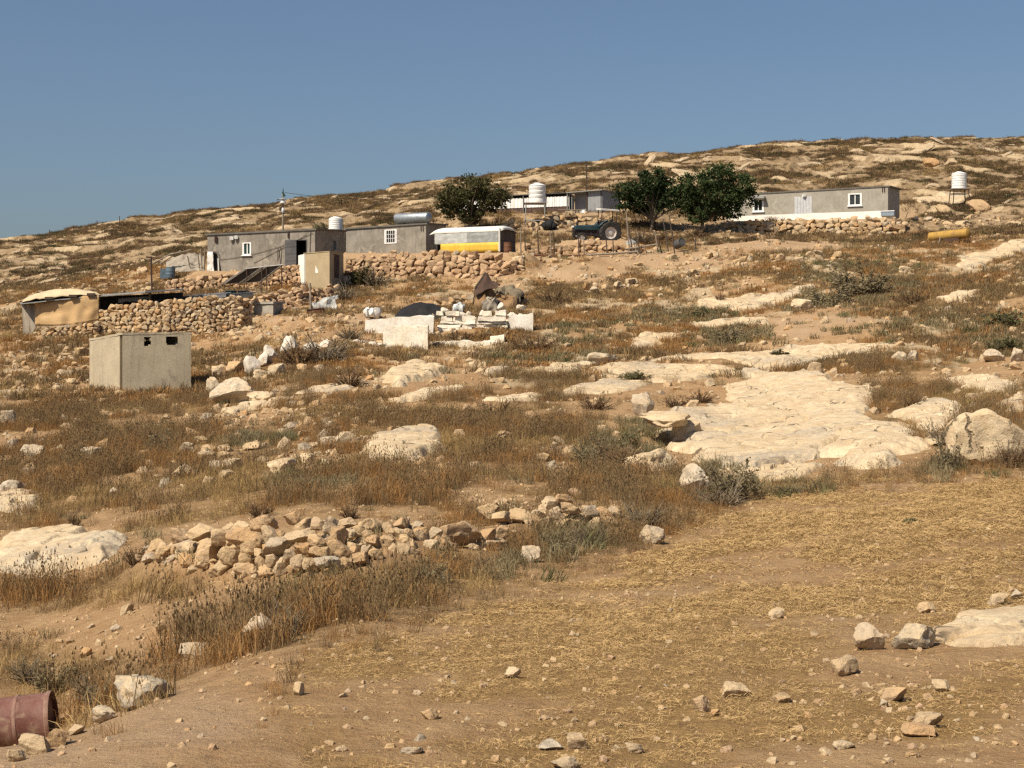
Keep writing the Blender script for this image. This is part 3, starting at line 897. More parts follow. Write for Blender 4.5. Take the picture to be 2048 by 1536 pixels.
soil = mixc(nt, a_path, soil, mixc(nt, n_fin, (0.36, 0.245, 0.145), (0.43, 0.305, 0.19)))
straw = mixc(nt, ramp(nt, n_fin, 0.3, 0.7), (0.225, 0.137, 0.053), (0.35, 0.228, 0.096))
straw = mixc(nt, ramp(nt, n_grit, 0.45, 0.66, 0, 0.6), straw, (0.20, 0.118, 0.046))
soil = mixc(nt, math2(nt, 'MULTIPLY', a_straw, ramp(nt, n_fin, 0.3, 0.55, 0.45, 0.95)), soil, straw)
dryc = mixc(nt, ramp(nt, n_mid, 0.35, 0.65), (0.15, 0.092, 0.042), (0.265, 0.175, 0.08))
dryc = mixc(nt, ramp(nt, n_fin, 0.5, 0.7, 0, 0.55), dryc, (0.10, 0.055, 0.026))
dryc = mixc(nt, a_up, dryc, mixc(nt, ramp(nt, n_mid, 0.4, 0.62), (0.165, 0.115, 0.062), (0.27, 0.195, 0.11)))
soil = mixc(nt, math2(nt, 'MULTIPLY', a_dry, ramp(nt, n_fin, 0.25, 0.6, 0.5, 1.0)), soil, dryc)
rockc = mixc(nt, ramp(nt, n_mid, 0.35, 0.7), (0.46, 0.36, 0.23), (0.34, 0.25, 0.145))
rockc = mixc(nt, ramp(nt, n_fin, 0.5, 0.68, 0, 0.6), rockc, (0.24, 0.19, 0.13))
rfac = ramp(nt, math2(nt, 'ADD', a_rock, math2(nt, 'MULTIPLY', math2(nt, 'SUBTRACT', n_mid, 0.5), 1.1)), 0.42, 0.58)
soil = mixc(nt, math2(nt, 'MULTIPLY', rfac, ramp(nt, a_rock, 0.02, 0.15)), soil, rockc)
nt.links.new(soil, b.inputs["Base Color"])
hh = math2(nt, 'ADD', math2(nt, 'MULTIPLY', n_mid, 1.2), math2(nt, 'ADD', math2(nt, 'MULTIPLY', n_fin, 0.5), math2(nt, 'MULTIPLY', n_grit, 0.2)))
bump(nt, b, hh, 0.9, 0.12)
me.materials.append(m)

# ------------------------------------------------------------------ bedrock
def slab(poly, h, ew, label, cat, seed, mat='limestone_pale'):
    xs, ys = [p[0] for p in poly], [p[1] for p in poly]
    x0, x1, y0, y1 = min(xs) - 0.3, max(xs) + 0.3, min(ys) - 0.3, max(ys) + 0.3
    n = 150 if (x1 - x0) * F / y0 > 250 else 70
    gx, gy = np.meshgrid(np.linspace(x0, x1, n), np.linspace(y0, y1, n))
    sh = gx.shape
    gx, gy = gx.ravel(), gy.ravel()
    sd = poly_sd(gx, gy, poly)
    s = (y0 + y1) / 2 / F * 20
    sd = sd + fbm(gx / (s * 5), gy / (s * 5), 5, seed) * s * 1.5 + (fbm(gx / (s * 12), gy / (s * 14), 3, seed + 2) * s * 3.2 if n > 100 else 0)
    z = H(gx, gy)
    e = np.clip(sd / ew, -3, 30)
    top = h * (0.75 * ss(0, 1.0, e) + 0.25 * (1 - np.exp(-np.maximum(e, 0) * 0.3))) + 0.016 * fbm(gx / 0.5, gy / 0.7, 5, seed + 3) + 0.10 * h * fbm(gx / 2.5, gy / 2.5, 2, seed + 5)
    t = fbm(gx / 3.0, gy / 4.0, 3, seed + 7)
    wc = 0.016
    crack = np.exp(-(t / wc) ** 2) * ss(-0.1, 0.2, fbm(gx / 2.0, gy / 2.0, 2, seed + 9)) + 0.7 * np.exp(-((t - 0.28) / wc) ** 2)
    top = top - 0.12 * crack * ss(0.3, 1, e)
    # joints: the rock is split into blocks, each slightly tilted and offset, with open seams between
    rj = np.random.RandomState(int(seed * 10))
    ar = (x1 - x0) * (y1 - y0)
    m_ = int(np.clip(ar / (1.1 + 0.010 * ar), 5, 60))
    jx, jy = rj.uniform(x0, x1, m_), rj.uniform(y0, y1, m_)
    wx, wy = gx + 0.5 * fbm(gx / 1.2, gy / 1.2, 3, seed + 13), gy + 0.5 * fbm(gx / 1.2, gy / 1.2, 3, seed + 17)
    dj = np.hypot(wx[:, None] - jx[None], (wy[:, None] - jy[None]) * 0.55)
    o2 = np.argpartition(dj, 1, axis=1)[:, :2]
    d1_, d2_ = np.take_along_axis(dj, o2, 1).min(1), np.take_along_axis(dj, o2, 1).max(1)
    ci = np.argmin(dj, 1)
    tx, ty, oz = rj.normal(0, 0.045, m_), rj.normal(0, 0.035, m_), rj.uniform(-0.5, 0.5, m_) * min(0.12, h * 0.3)
    step = (oz[ci] + tx[ci] * (wx - jx[ci]) + ty[ci] * (wy - jy[ci])) * ss(0.2, 1.2, e)
    step = 0.6 * step - 0.022 * (1 - ss(0.0, 0.09, d2_ - d1_)) * ss(0.3, 1, e)
    zz = z + np.where(e > 0, top + step, e * 0.35)
    keep = (e > -1.0).reshape(sh)
    me = bpy.data.meshes.new('bedrock_outcrop')
    ids = -np.ones(sh, int)
    fs = []
    q = keep[:-1, :-1] | keep[1:, :-1] | keep[:-1, 1:] | keep[1:, 1:]
    used = np.zeros(sh, bool)
    used[:-1, :-1] |= q
    used[1:, :-1] |= q
    used[:-1, 1:] |= q
    used[1:, 1:] |= q
    ids[used] = np.arange(used.sum())
    c = Vector((sum(xs) / len(xs), sum(ys) / len(ys), 0))
    c.z = h1(c.x, c.y)
    uf = used.ravel()
    vs = np.stack([gx[uf] - c.x, gy[uf] - c.y, zz[uf] - c.z], 1)
    for j, i in zip(*np.nonzero(q)):
        fs.append((ids[j, i], ids[j, i + 1], ids[j + 1, i + 1], ids[j + 1, i]))
    me.from_pydata(vs.tolist(), [], fs)
    me.materials.append(MATS[mat])
    me.polygons.foreach_set("use_smooth", [True] * len(me.polygons))
    me.set_sharp_from_angle(angle=R(38))
    o = bpy.data.objects.new('bedrock_outcrop', me)
    COL.objects.link(o)
    o.location = c
    return tag(o, label, cat)


for i, ((pl, h, ew, lab, cat), pw) in enumerate(zip(SLABS, SLABW)):
    slab(pw, h, ew, lab, cat, 3.7 * i + 1)

# ------------------------------------------------------------------ buildings
class Wall:
    """upright wall seen from outside: left foot A, right foot B"""
    def __init__(self, A, B, z0, zA, zB, th=0.2):
        self.A, self.B = Vector((A[0], A[1])), Vector((B[0], B[1]))
        self.L = (self.B - self.A).length
        self.t = (self.B - self.A) / self.L
        self.n = Vector((self.t.y, -self.t.x))
        self.z0, self.zA, self.zB, self.th = z0, zA, zB, th

    def pix(self, px, py):
        r = Vector(((px - CX) / F, 1.0))
        k = self.A.dot(self.n) / r.dot(self.n)
        return (r * k - self.A).dot(self.t), (YH - py) / F * k

    def pt(self, s, z, o=0.0):
        p = self.A + self.t * s + self.n * o
        return Vector((p.x, p.y, z))

    def top(self, s):
        return self.zA + (self.zB - self.zA) * s / self.L

    def block(self, mb, s0, s1, z0, z1, o0, o1, z1b=None, z0b=None):
        z1b = z1 if z1b is None else z1b
        z0b = z0 if z0b is None else z0b
        mb.hexa([self.pt(s0, z0, o1), self.pt(s1, z0b, o1), self.pt(s1, z0b, o0), self.pt(s0, z0, o0)],
                [self.pt(s0, z1, o1), self.pt(s1, z1b, o1), self.pt(s1, z1b, o0), self.pt(s0, z1, o0)])

    def rect(self, x0, y0, x1, y1):
        s0, za = self.pix(x0, (y0 + y1) / 2)
        s1, zb = self.pix(x1, (y0 + y1) / 2)
        _, zt = self.pix((x0 + x1) / 2, y0)
        _, zl = self.pix((x0 + x1) / 2, y1)
        return s0, s1, zl, zt

    def build(self, mb, holes=(), i0=0.0, i1=0.0):
        ss_ = sorted({i0, self.L - i1} | {h[0] for h in holes} | {h[1] for h in holes})
        for a, b in zip(ss_[:-1], ss_[1:]):
            hs = sorted([(h[2], h[3]) for h in holes if h[0] <= a + 1e-6 and h[1] >= b - 1e-6])
            z = self.z0
            for lo, hi in hs:
                if lo > z:
                    self.block(mb, a, b, z, lo, -self.th, 0)
                z = hi
            self.block(mb, a, b, z, self.top(a), -self.th, 0, self.top(b))


def window(root, wl, r, glass='dark_glass', frame='window_white', fw=0.09, sashes=2, sill=True, bars=0, label=None, back=0.07):
    s0, s1, z0, z1 = r
    mb = MB()
    o0, o1 = -0.12, 0.035
    wl.block(mb, s0 - 0.03, s0 + fw, z0, z1, o0, o1)
    wl.block(mb, s1 - fw, s1 + 0.03, z0, z1, o0, o1)
    wl.block(mb, s0 - 0.03, s1 + 0.03, z1, z1 + fw * 0.8, o0, o1)
    wl.block(mb, s0 - 0.03, s1 + 0.03, z0 - fw * 0.9, z0, o0, o1)
    win = mb.build('window', frame, root)
    if label:
        tag(win, label)
    wd = (s1 - s0 - 2 * fw) / sashes
    for k in range(sashes):
        mb = MB()
        a = s0 + fw + k * wd
        wl.block(mb, a, a + wd, z0, z1, -back - 0.02, -back)
        mb.build('pane', glass, win)
        if k:
            mb = MB()
            wl.block(mb, a - 0.035, a + 0.035, z0, z1, -back + 0.002, -back + 0.05)
            mb.build('mullion', frame, win)
    if sill:
        mb = MB()
        wl.block(mb, s0 - 0.10, s1 + 0.10, z0 - fw * 0.9 - 0.06, z0 - fw * 0.9, -0.05, 0.12)
        mb.build('sill', frame, win)
    for k in range(bars):
        a = s0 + fw + (k + 0.5) * (s1 - s0 - 2 * fw) / bars
        mb = MB()
        mb.tube([wl.pt(a, z0, 0.03), wl.pt(a, z1, 0.03)], 0.022, 6)
        mb.build('bar', frame, win)
    if bars:
        mb = MB()
        for zz in (z0 + (z1 - z0) * 0.33, z0 + (z1 - z0) * 0.67):
            mb.tube([wl.pt(s0, zz, 0.035), wl.pt(s1, zz, 0.035)], 0.014, 6)
        mb.build('cross_bar', frame, win)
    return win


def box_house(name, label, cat, L, N, Rr, z0, mat, roofmat='roof_slab', over=0.12, rt=0.12, front_holes=(), side_holes=(), group=None):
    """L, N, Rr = (px, py of wall top, depth) for the far-left, near and right corners"""
    cs = [P(*L), P(*N), P(*Rr)]
    l, n, r = cs
    bk = l + r - n
    root = empty(name, (n.x, n.y, z0), label, cat, group)
    wf = Wall(l, n, z0 - 0.5, l.z, n.z)
    wsd = Wall(n, r, z0 - 0.5, n.z, r.z)
    fh = [wf.rect(*h) for h in front_holes]
    sh = [wsd.rect(*h) for h in side_holes]
    mb = MB()
    wf.build(mb, fh)
    o = mb.build('front_wall', mat, root)
    mb = MB()
    w2 = Wall(n - 0 * n, r, z0 - 0.5, n.z, r.z)
    w2.build(mb, sh, 0.205)
    mb.build('side_wall', mat, root)
    mb = MB()
    Wall(r, bk, z0 - 0.5, r.z, bk.z).build(mb, (), 0.205)
    mb.build('back_wall', mat, root)
    mb = MB()
    Wall(bk, l, z0 - 0.5, bk.z, l.z).build(mb, (), 0.205, 0.205)
    mb.build('side_wall', mat, root)
    c = (l + bk + n + r) / 4
    mb = MB()
    ring = []
    for p in (l, n, r, bk):
        dv = Vector((p.x - c.x, p.y - c.y, 0)).normalized() * over * 1.4
        ring.append(p + dv)
    mb.hexa([p + Vector((0, 0, 0.004)) for p in ring], [p + Vector((0, 0, rt)) for p in ring])
    mb.build('roof', roofmat, root)
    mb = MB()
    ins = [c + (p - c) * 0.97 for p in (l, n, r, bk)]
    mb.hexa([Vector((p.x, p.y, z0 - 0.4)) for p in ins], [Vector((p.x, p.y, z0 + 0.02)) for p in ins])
    mb.build('floor', 'painted_interior_shade', root)
    return root, wf, wsd, fh, sh


# grey house on the left
root, wf, wsd, fh, sh = box_house('cement_house', 'flat-roofed grey cement house with a green-paned window and open dark door', 'house',
                                  (415, 471, 115.5), (630, 460.5, 112), (690, 463.5, 117), 5.45, 'cement_render',
                                  front_holes=[(486, 487, 502, 508), (570, 481, 614, 541)], side_holes=[(664, 481, 673, 500)])
window(root, wf, fh[0], 'green_glass', label='white-framed window with green panes')
window(root, wsd, sh[0], 'dark_glass', sashes=2, fw=0.06, sill=False, frame='galvanised_dull')
hA = root
s0, s1, z0, z1 = fh[1]
sm = (s0 + s1) / 2 + 0.05
door = MB()
wf.block(door, s0 + 0.02, sm, z0, z1, -0.02, 0.045)
dl = door.build('door', 'steel_door', root)
tag(dl, 'dark grey steel door leaf')
for k in range(4):
    mb = MB()
    wf.block(mb, s0 + 0.05, sm - 0.03, z0 + (k + 0.4) * (z1 - z0) / 4.3, z0 + (k + 0.4) * (z1 - z0) / 4.3 + 0.05, 0.047, 0.065)
    mb.build('door_rail', 'steel_door', dl)
mb = MB()
wf.block(mb, s1 - 0.05, s1, z0, z1, -0.15, 0.03)
wf.block(mb, s0, s1, z1, z1 + 0.05, -0.15, 0.03)
mb.build('door_frame', 'steel_door', root)
for lx, ly in ((465, 477), (474, 475)):
    s, z = wf.pix(lx, ly)
    mb = MB()
    mb.box(wf.pt(s, z, 0.14), (0.26, 0.18, 0.22), 0.2)
    mb.tube([wf.pt(s, z + 0.12, 0.0), wf.pt(s, z + 0.12, 0.16)], 0.025, 6)
    mb.build('flood_lamp', 'porcelain', root)
for lx, ly in ((431, 478), (434, 479), (577, 469)):
    s, z = wf.pix(lx, ly)
    mb = MB()
    mb.box(wf.pt(s, z, 0.06), (0.08, 0.16, 0.42), 0.2)
    mb.build('bracket', 'rust_dark', root)


def cable(name, pts, r, label, mat='rust_dark', cat='cable', parent=None):
    mb = MB()
    mb.tube(pts, r, 5)
    o = mb.build(name, mat, parent)
    if parent is None:
        tag(o, label, cat)
    return o


def sag(a, b, k, n=12):
    return [a.lerp(b, i / n) - Vector((0, 0, k * 4 * (i / n) * (1 - i / n))) for i in range(n + 1)]


cable('wall_cable', sag(wf.pt(*wf.pix(627, 466), 0.04), wf.pt(*wf.pix(430, 520), 0.04), 0.35), 0.012, '', parent=hA)
cable('wall_cable', sag(wf.pt(*wf.pix(613, 470), 0.03), wf.pt(*wf.pix(508, 526), 0.03), 0.05), 0.012, '', parent=hA)
cable('drain_pipe', [wf.pt(*wf.pix(622, 462), 0.05), wf.pt(*wf.pix(620, 505), 0.05)], 0.02, '', parent=hA)
# leaning bits beside the door
for k, (a, b) in enumerate([((557, 497), (559, 522)), ((563, 494), (559, 524))]):
    mb = MB()
    mb.tube([wf.pt(*wf.pix(*a), 0.08), wf.pt(*wf.pix(*b), 0.25)], 0.03, 6)
    tag(mb.build('leaning_stick', 'wood_dark'), ['thin dark stick leaning on the cement house left of its door', 'longer dark stick crossing the thin one beside the steel door'][k], 'stick')

# second grey house
root, wf, wsd, fh, sh = box_house('cement_house', 'grey cement house with a barred white window and a metal cylinder on its roof', 'house',
                                  (692, 459, 121), (852, 449, 117.5), (892, 451, 122.5), 6.75, 'cement_render', front_holes=[(770, 461, 793, 485)])
window(root, wf, fh[0], 'painted_interior_shade', bars=5, sashes=1, sill=False, label='window with white bars')
for px in (842, 846):
    s, z = wf.pix(px, 453)
    mb = MB()
    mb.tube([wf.pt(s, z + 0.3, 0.04), wf.pt(s + 0.03, z - 0.35, 0.05)], 0.03, 6)
    mb.build('drain_spout', 'rust_dark', root)
s, z = wf.pix(846, 476)
hB = root

# right-hand house
root, wf, wsd, fh, sh = box_house('cement_house', 'long low grey cement house with white plinth beside the big dark tree', 'house',
                                  (1452, 392, 138.5), (1776, 374, 133), (1799, 380, 137.5), 10.65, 'cement_render_pale',
                                  front_holes=[(1506, 400, 1527, 421), (1589, 393, 1624, 427), (1697, 389, 1723, 409)])
window(root, wf, fh[0], 'dark_glass', fw=0.12, label='white-framed window beside the tree')
window(root, wf, fh[2], 'dark_glass', fw=0.12, label='white-framed window near the corner')
s0, s1, z0, z1 = fh[1]
for k in range(6):
    mb = MB()
    a = s0 + (s1 - s0) * k / 6
    wf.block(mb, a + 0.008, a + (s1 - s0) / 6 - 0.008, z0 - 0.3, z1, -0.08, 0.02)
    mb.build('door_plank', 'plank_door', root)
s, z = wf.pix(1609, 389)
mb = MB()
mb.box(wf.pt(s, z - 0.1, 0.12), (0.25, 0.2, 0.2), 0.3)
mb.build('wall_lamp', 'porcelain', root)
mb = MB()
s, z = wf.pix(1520, 394)
wf.block(mb, s - 0.6, s + 0.5, z - 0.16, z + 0.02, 0.0, 0.55, z + 0.02)
mb.build('window_hood', 'galvanised_dull', root)
for px in (1765, 1769):
    s, z = wf.pix(px, 376)
    mb = MB()
    mb.tube([wf.pt(s, z + 0.1, 0.06), wf.pt(s, z - 0.35, 0.06)], 0.03, 6)
    mb.build('drain_spout', 'rust_dark', root)
a, bb = P(1461, 441, 136.2), P(1789, 430, 131.2)
wp = Wall(a, bb, 10.2, 11.35, 11.45, 0.25)
mb = MB()
mb.rough_hex([wp.pt(0, 10.2, 0), wp.pt(wp.L, 10.2, 0), wp.pt(wp.L, 10.2, -0.3), wp.pt(0, 10.2, -0.3)],
             [wp.pt(0, 11.38, 0), wp.pt(wp.L, 11.46, 0), wp.pt(wp.L, 11.46, -0.3), wp.pt(0, 11.38, -0.3)], (40, 2, 4), 0.03, 1.0, 2.0)
tag(mb.build('parapet_wall', 'white_paint', weld=True, smooth=40), 'long low white-painted parapet in front of the right-hand house', 'wall')
mb = MB()
s, z = wp.pix(1776, 427)
mb.box(wp.pt(s, z - 0.05, 0.2), (1.05, 0.35, 0.32), wp.t.angle_signed(Vector((1, 0))) if False else math.atan2(wp.t.y, wp.t.x))
mb.box(wp.pt(s, z + 0.13, 0.2), (1.1, 0.4, 0.05), math.atan2(wp.t.y, wp.t.x))
tag(mb.build('feed_trough', 'slate_blue'), 'slate-blue metal trough at the right end of the white parapet', 'trough')

# small plastered hut
root, wf, wsd, fh, sh = box_house('plaster_hut', 'small tan plastered hut with a whitewashed flank standing above the rubble', 'hut',
                                  (608, 507.5, 106.5), (659, 503.5, 104.6), (687, 504.5, 108), 4.3, 'hut_plaster', roofmat='hut_plaster', over=0.03, rt=0.05,
                                  side_holes=[(668, 509, 679, 556)])
mb = MB()
s0, s1, z0, z1 = sh[0]
wsd.block(mb, s0, s1, z0, z1, -0.12, -0.06)
mb.build('door', 'brown_boarding', root)
a, bb = P(596.5, 511, 107.6), P(608.5, 508, 106.35)
mb = MB()
ww = Wall(a, bb, 3.9, a.z, bb.z)
ww.block(mb, 0, ww.L, 3.9, a.z, -0.15, 0, bb.z)
mb.build('whitewashed_flank', 'white_paint', root)
mb = MB()
s, z = wf.pix(632, 546)
wf.block(mb, s - 0.05, s + 0.22, z, z + 0.5, 0.003, 0.012, z + 0.12)
mb.build('lime_splash', 'white_paint', root)
# broken plaster pillar left of the house
mb = MB()
a, bb = P(414, 544, 110.8), P(427, 544, 110.8)
mb.rough_hex([a, bb, bb + Vector((0.05, 0.4, 0)), a + Vector((0, 0.4, 0))], [P(415, 504, 110.8), P(425, 504, 110.8), P(425, 504, 111.2), P(415, 504, 111.2)], (4, 3, 8), 0.06, 3, 5)
r_ = empty('plaster_pillar', P(420, 545, 111), 'broken whitewashed pillar with a dark arched niche at the house corner', 'pillar')
mb.build('shaft', 'white_paint', r_, weld=True)
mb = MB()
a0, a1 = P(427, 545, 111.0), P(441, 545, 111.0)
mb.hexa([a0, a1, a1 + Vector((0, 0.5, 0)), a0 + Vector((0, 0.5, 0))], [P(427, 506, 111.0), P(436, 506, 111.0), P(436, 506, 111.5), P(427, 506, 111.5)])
mb.build('niche', 'painted_interior_shade', r_)  # solid block, the shade of the recess is put into its colour
mb = MB()
mb.tube([P(424, 507, 110.9), P(428, 503, 110.9), P(433, 503.5, 110.9), P(437, 509, 110.9), P(440, 520, 110.9)], 0.09, 6)
mb.build('arch_band', 'cement_render', r_)
mb = MB()
mb.tube([P(436.5, 517, 110.85), P(437.5, 544, 110.85)], 0.05, 6)
mb.build('jamb', 'white_paint', r_)

# cistern
def cistern():
    l, n, r = P(179, 682, 66.6), P(245, 670, 64.6), P(382, 668.5, 65.3)
    z0 = P(250, 795, 64.6).z
    root = empty('concrete_cistern', (n.x, n.y, z0), 'square tan concrete cistern with two ragged holes near its top', 'cistern')
    bk = l + r - n
    wf = Wall(n, r, z0 - 0.6, n.z, r.z, 0.22)
    wl = Wall(l, n, z0 - 0.6, l.z, n.z, 0.22)
    h1_ = [wf.rect(288, 674, 302, 692), wf.rect(332, 673, 356, 690)]
    h1_ = [(a, b_, c, d_) for a, b_, c, d_ in h1_]
    mb = MB()
    wf.build(mb, h1_)
    mb.build('front_wall', 'cistern_concrete', root)
    mb = MB()
    wl.build(mb, (), 0.0, 0.225)
    mb.build('flank_wall', 'cistern_concrete', root)
    mb = MB()
    Wall(r, bk, z0 - 0.6, r.z, bk.z).build(mb, (), 0.23)
    mb.build('flank_wall', 'cistern_concrete', root)
    mb = MB()
    Wall(bk, l, z0 - 0.6, bk.z, l.z).build(mb, (), 0.21, 0.22)
    mb.build('back_wall', 'cistern_concrete', root)
    mb = MB()
    up = Vector((0, 0, 0.004))
    ring = [l, n, r, bk]
    c = (l + n + r + bk) / 4
    ring = [p + (p - c).normalized() * 0.02 for p in ring]
    mb.rough_hex([p + up for p in ring], [p + Vector((0, 0, 0.09)) for p in ring], (14, 8, 2), 0.025, 2.5, 3.0)
    mb.build('lid', 'cistern_concrete', root, weld=True)
    # ragged edges of the holes
    rr = random.Random(5)
    for s0, s1, za, zb in h1_:
        for k in range(3):
            mb = MB()
            side = (0, 2, 1)[k]
            s = s0 if side == 0 else s1 if side == 1 else rr.uniform(s0, s1)
            z = rr.uniform(za, zb) if side < 2 else (za if side == 2 else zb)
            w_ = rr.uniform(0.03, 0.055)
            mb.rough_hex([wf.pt(s - w_, z - w_, -0.01), wf.pt(s + w_, z - w_, -0.01), wf.pt(s + w_, z - w_, -0.2), wf.pt(s - w_, z - w_, -0.2)],
                         [wf.pt(s - w_ * 0.6, z + w_, -0.01), wf.pt(s + w_ * 0.6, z + w_, -0.01), wf.pt(s + w_, z + w_, -0.2), wf.pt(s - w_, z + w_, -0.2)], (3, 3, 3), 0.03, 6, k)
            mb.build('broken_edge', 'cistern_concrete', root, weld=True)


cistern()
# small concrete box
l, n, r = P(508, 608, 91.4), P(546, 607, 90), P(566, 606.5, 91.8)
root = empty('concrete_box', (n.x, n.y, 1.7), 'small grey concrete box with flat lid right of the long stone wall', 'box')
bk = l + r - n
mb = MB()
zb = P(546, 645, 90).z
mb.rough_hex([Vector((p.x, p.y, zb - 0.3)) for p in (l, n, r, bk)], [p - Vector((0, 0, 0.03)) for p in (l, n, r, bk)], (6, 6, 6), 0.02, 2, 4)
mb.build('box_wall', 'cement_render_pale', root, weld=True)
mb = MB()
c = (l + n + r + bk) / 4
ring = [p + (p - c).normalized() * 0.14 for p in (l, n, r, bk)]
mb.rough_hex([p + Vector((0, 0, -0.02)) for p in ring], [p + Vector((0, 0, 0.11)) for p in ring], (8, 8, 2), 0.03, 2, 8)
mb.build('lid', 'cement_render_pale', root, weld=True)

# ------------------------------------------------------------------ shed behind
sl_, sn, sr = P(918, 398, 143), P(1138, 387, 139), P(1205, 381.5, 137.6)
z0 = 11.45
root = empty('metal_shed', (sn.x, sn.y, z0), 'long shed of white ribbed sheets over brown boarding, grey room at its end', 'shed')
wf = Wall(sl_, sn, z0 - 0.3, sl_.z, sn.z, 0.08)
zm = lambda s: wf.pix(1130, 411)[1] if False else 12.62
nb = 9
for k in range(nb):
    mb = MB()
    a, b_ = wf.L * k / nb, wf.L * (k + 1) / nb
    wf.block(mb, a + 0.01, b_ - 0.01, z0 - 0.3, 12.55, -0.08, 0)
    mb.build('board_panel', 'brown_boarding', root)
for k in range(8):
    a, b_ = wf.L * k / 8, wf.L * (k + 1) / 8
    mb = MB()
    nn = 16
    mb.grid(lambda u, v: wf.pt(a + 0.015 + (b_ - a - 0.03) * u, 12.5 + v * 0.86, 0.04 + 0.022 * (1 if int(u * nn + 0.5) % 4 < 2 else -1)), nn, 2)
    o = solidify(mb.build('ribbed_sheet', 'sheet_white', root), 0.012)
for k in range(6):
    mb = MB()
    a = wf.L * (k + 0.02) / 5 * 0.985
    mb.tube([wf.pt(a, z0 - 0.2, 0.12), wf.pt(a, wf.top(a), 0.12)], 0.05, 6)
    mb.build('post', 'galvanised_dull', root)
bk1 = sl_ + (sr - sn) * 0 + Vector((0.6, 4.2, -0.05))
mb = MB()
e = Vector((0, -0.25, 0.02))
mb.hexa([sl_ + e, sn + e, sn + Vector((0.6, 4.2, 0.1)), sl_ + Vector((0.6, 4.2, 0.1))], [sl_ + e + Vector((0, 0, 0.07)), sn + e + Vector((0, 0, 0.07)), sn + Vector((0.6, 4.2, 0.17)), sl_ + Vector((0.6, 4.2, 0.17))])
mb.build('roof', 'sheet_dark', root)
mb = MB()
Wall(sn + Vector((0.6, 4.0, 0)), sl_ + Vector((0.6, 4.0, 0)), z0 - 0.3, sn.z, sl_.z).build(mb)
mb.build('back_wall', 'sheet_grey', root)
# room at its right end: recessed left half, flush right half
wr = Wall(sn, sr, z0 - 0.3, sn.z, sr.z, 0.08)
sm = wr.pix(1174, 400)[0]
mb = MB()
wr.block(mb, 0.25, sm, z0 - 0.3, wr.top(sm) - 0.05, -0.75, -0.7)
mb.build('recessed_wall', 'sheet_grey', root)
for k in range(4):
    mb = MB()
    a, b_ = sm + (wr.L - sm) * k / 4, sm + (wr.L - sm) * (k + 1) / 4
    wr.block(mb, a + 0.004, b_ - 0.004, z0 - 0.3, wr.top(a) - 0.01, -0.06, 0.0, wr.top(b_) - 0.01)
    mb.build('sheet_panel', 'sheet_grey', root)
for s in (0.05, 0.3, sm):
    mb = MB()
    mb.tube([wr.pt(s, z0 - 0.3, 0.03), wr.pt(s, wr.top(s), 0.03)], 0.045 if s < 1 else 0.07, 6)
    mb.build('post', 'galvanised_dull' if s < 1 else 'rust_dark', root)
mb = MB()
mb.hexa([wr.pt(-0.1, wr.top(0) + 0.02, 0.35), wr.pt(wr.L + 0.12, wr.top(wr.L) + 0.02, 0.35), wr.pt(wr.L + 0.12, wr.top(wr.L) + 0.12, -4.2), wr.pt(-0.1, wr.top(0) + 0.12, -4.2)],
        [wr.pt(-0.1, wr.top(0) + 0.08, 0.35), wr.pt(wr.L + 0.12, wr.top(wr.L) + 0.08, 0.35), wr.pt(wr.L + 0.12, wr.top(wr.L) + 0.18, -4.2), wr.pt(-0.1, wr.top(0) + 0.18, -4.2)])
mb.build('room_roof', 'galvanised_dull', root)
mb = MB()
wb = Wall(wr.pt(wr.L, z0, 0), wr.pt(wr.L, z0, -4), z0 - 0.3, sr.z, sr.z + 0.05)
wb.build(mb)
mb.build('end_wall', 'sheet_grey', root)
# board lying in front of the shed
mb = MB()
mb.box(P(1141, 420, 137), (2.1, 0.6, 0.06), 0.05)
tag(mb.build('wooden_board', 'wood_grey'), 'grey-brown board lying on stones in front of the shed', 'board')

# ------------------------------------------------------------------ water tanks
def lathe_tank(name, label, px, pytop, pybot, wpx, d, ribs, group=None, lid=0.22, mat='tank_plastic', taper=1.0):
    base = P(px, pybot, d)
    rad = wpx / F * d / 2
    h = (pybot - pytop) / F * d
    base.y += rad
    root = empty(name, base, label, 'water tank', group)
    prof = [(rad * 0.97, 0.0), (rad, 0.04)]
    nr_ = ribs
    hb = h * 0.86
    for k in range(nr_):
        za, zb2 = 0.06 + (hb - 0.06) * k / nr_, 0.06 + (hb - 0.06) * (k + 1) / nr_
        g = (zb2 - za)
        prof += [(rad, za + g * 0.12), (rad, za + g * 0.72), (rad * 0.945, za + g * 0.8), (rad * 0.945, za + g * 0.95)]
    prof += [(rad, hb), (rad * 0.96, hb + h * 0.03), (rad * 0.60, h * 0.945), (rad * 0.42, h * 0.95)]
    mb = MB()
    mb.lathe(prof, n=36)
    mb.build('tank_body', mat, root, world=False, smooth=35)
    mb = MB()
    mb.lathe([(rad * 0.40, h * 0.945), (rad * 0.40, h * 0.99), (rad * 0.30, h), (0.02, h * 1.003)], n=20)
    mb.build('screw_lid', mat, root, world=False, smooth=35)
    mb = MB()
    mb.tube([(rad * 1.03, -0.1, hb * 0.9), (rad * 1.06, -0.12, hb * 0.5), (rad * 1.15, -0.1, 0.0)], 0.02, 6)
    mb.build('pipe', 'rust_dark', root, world=False)
    return root


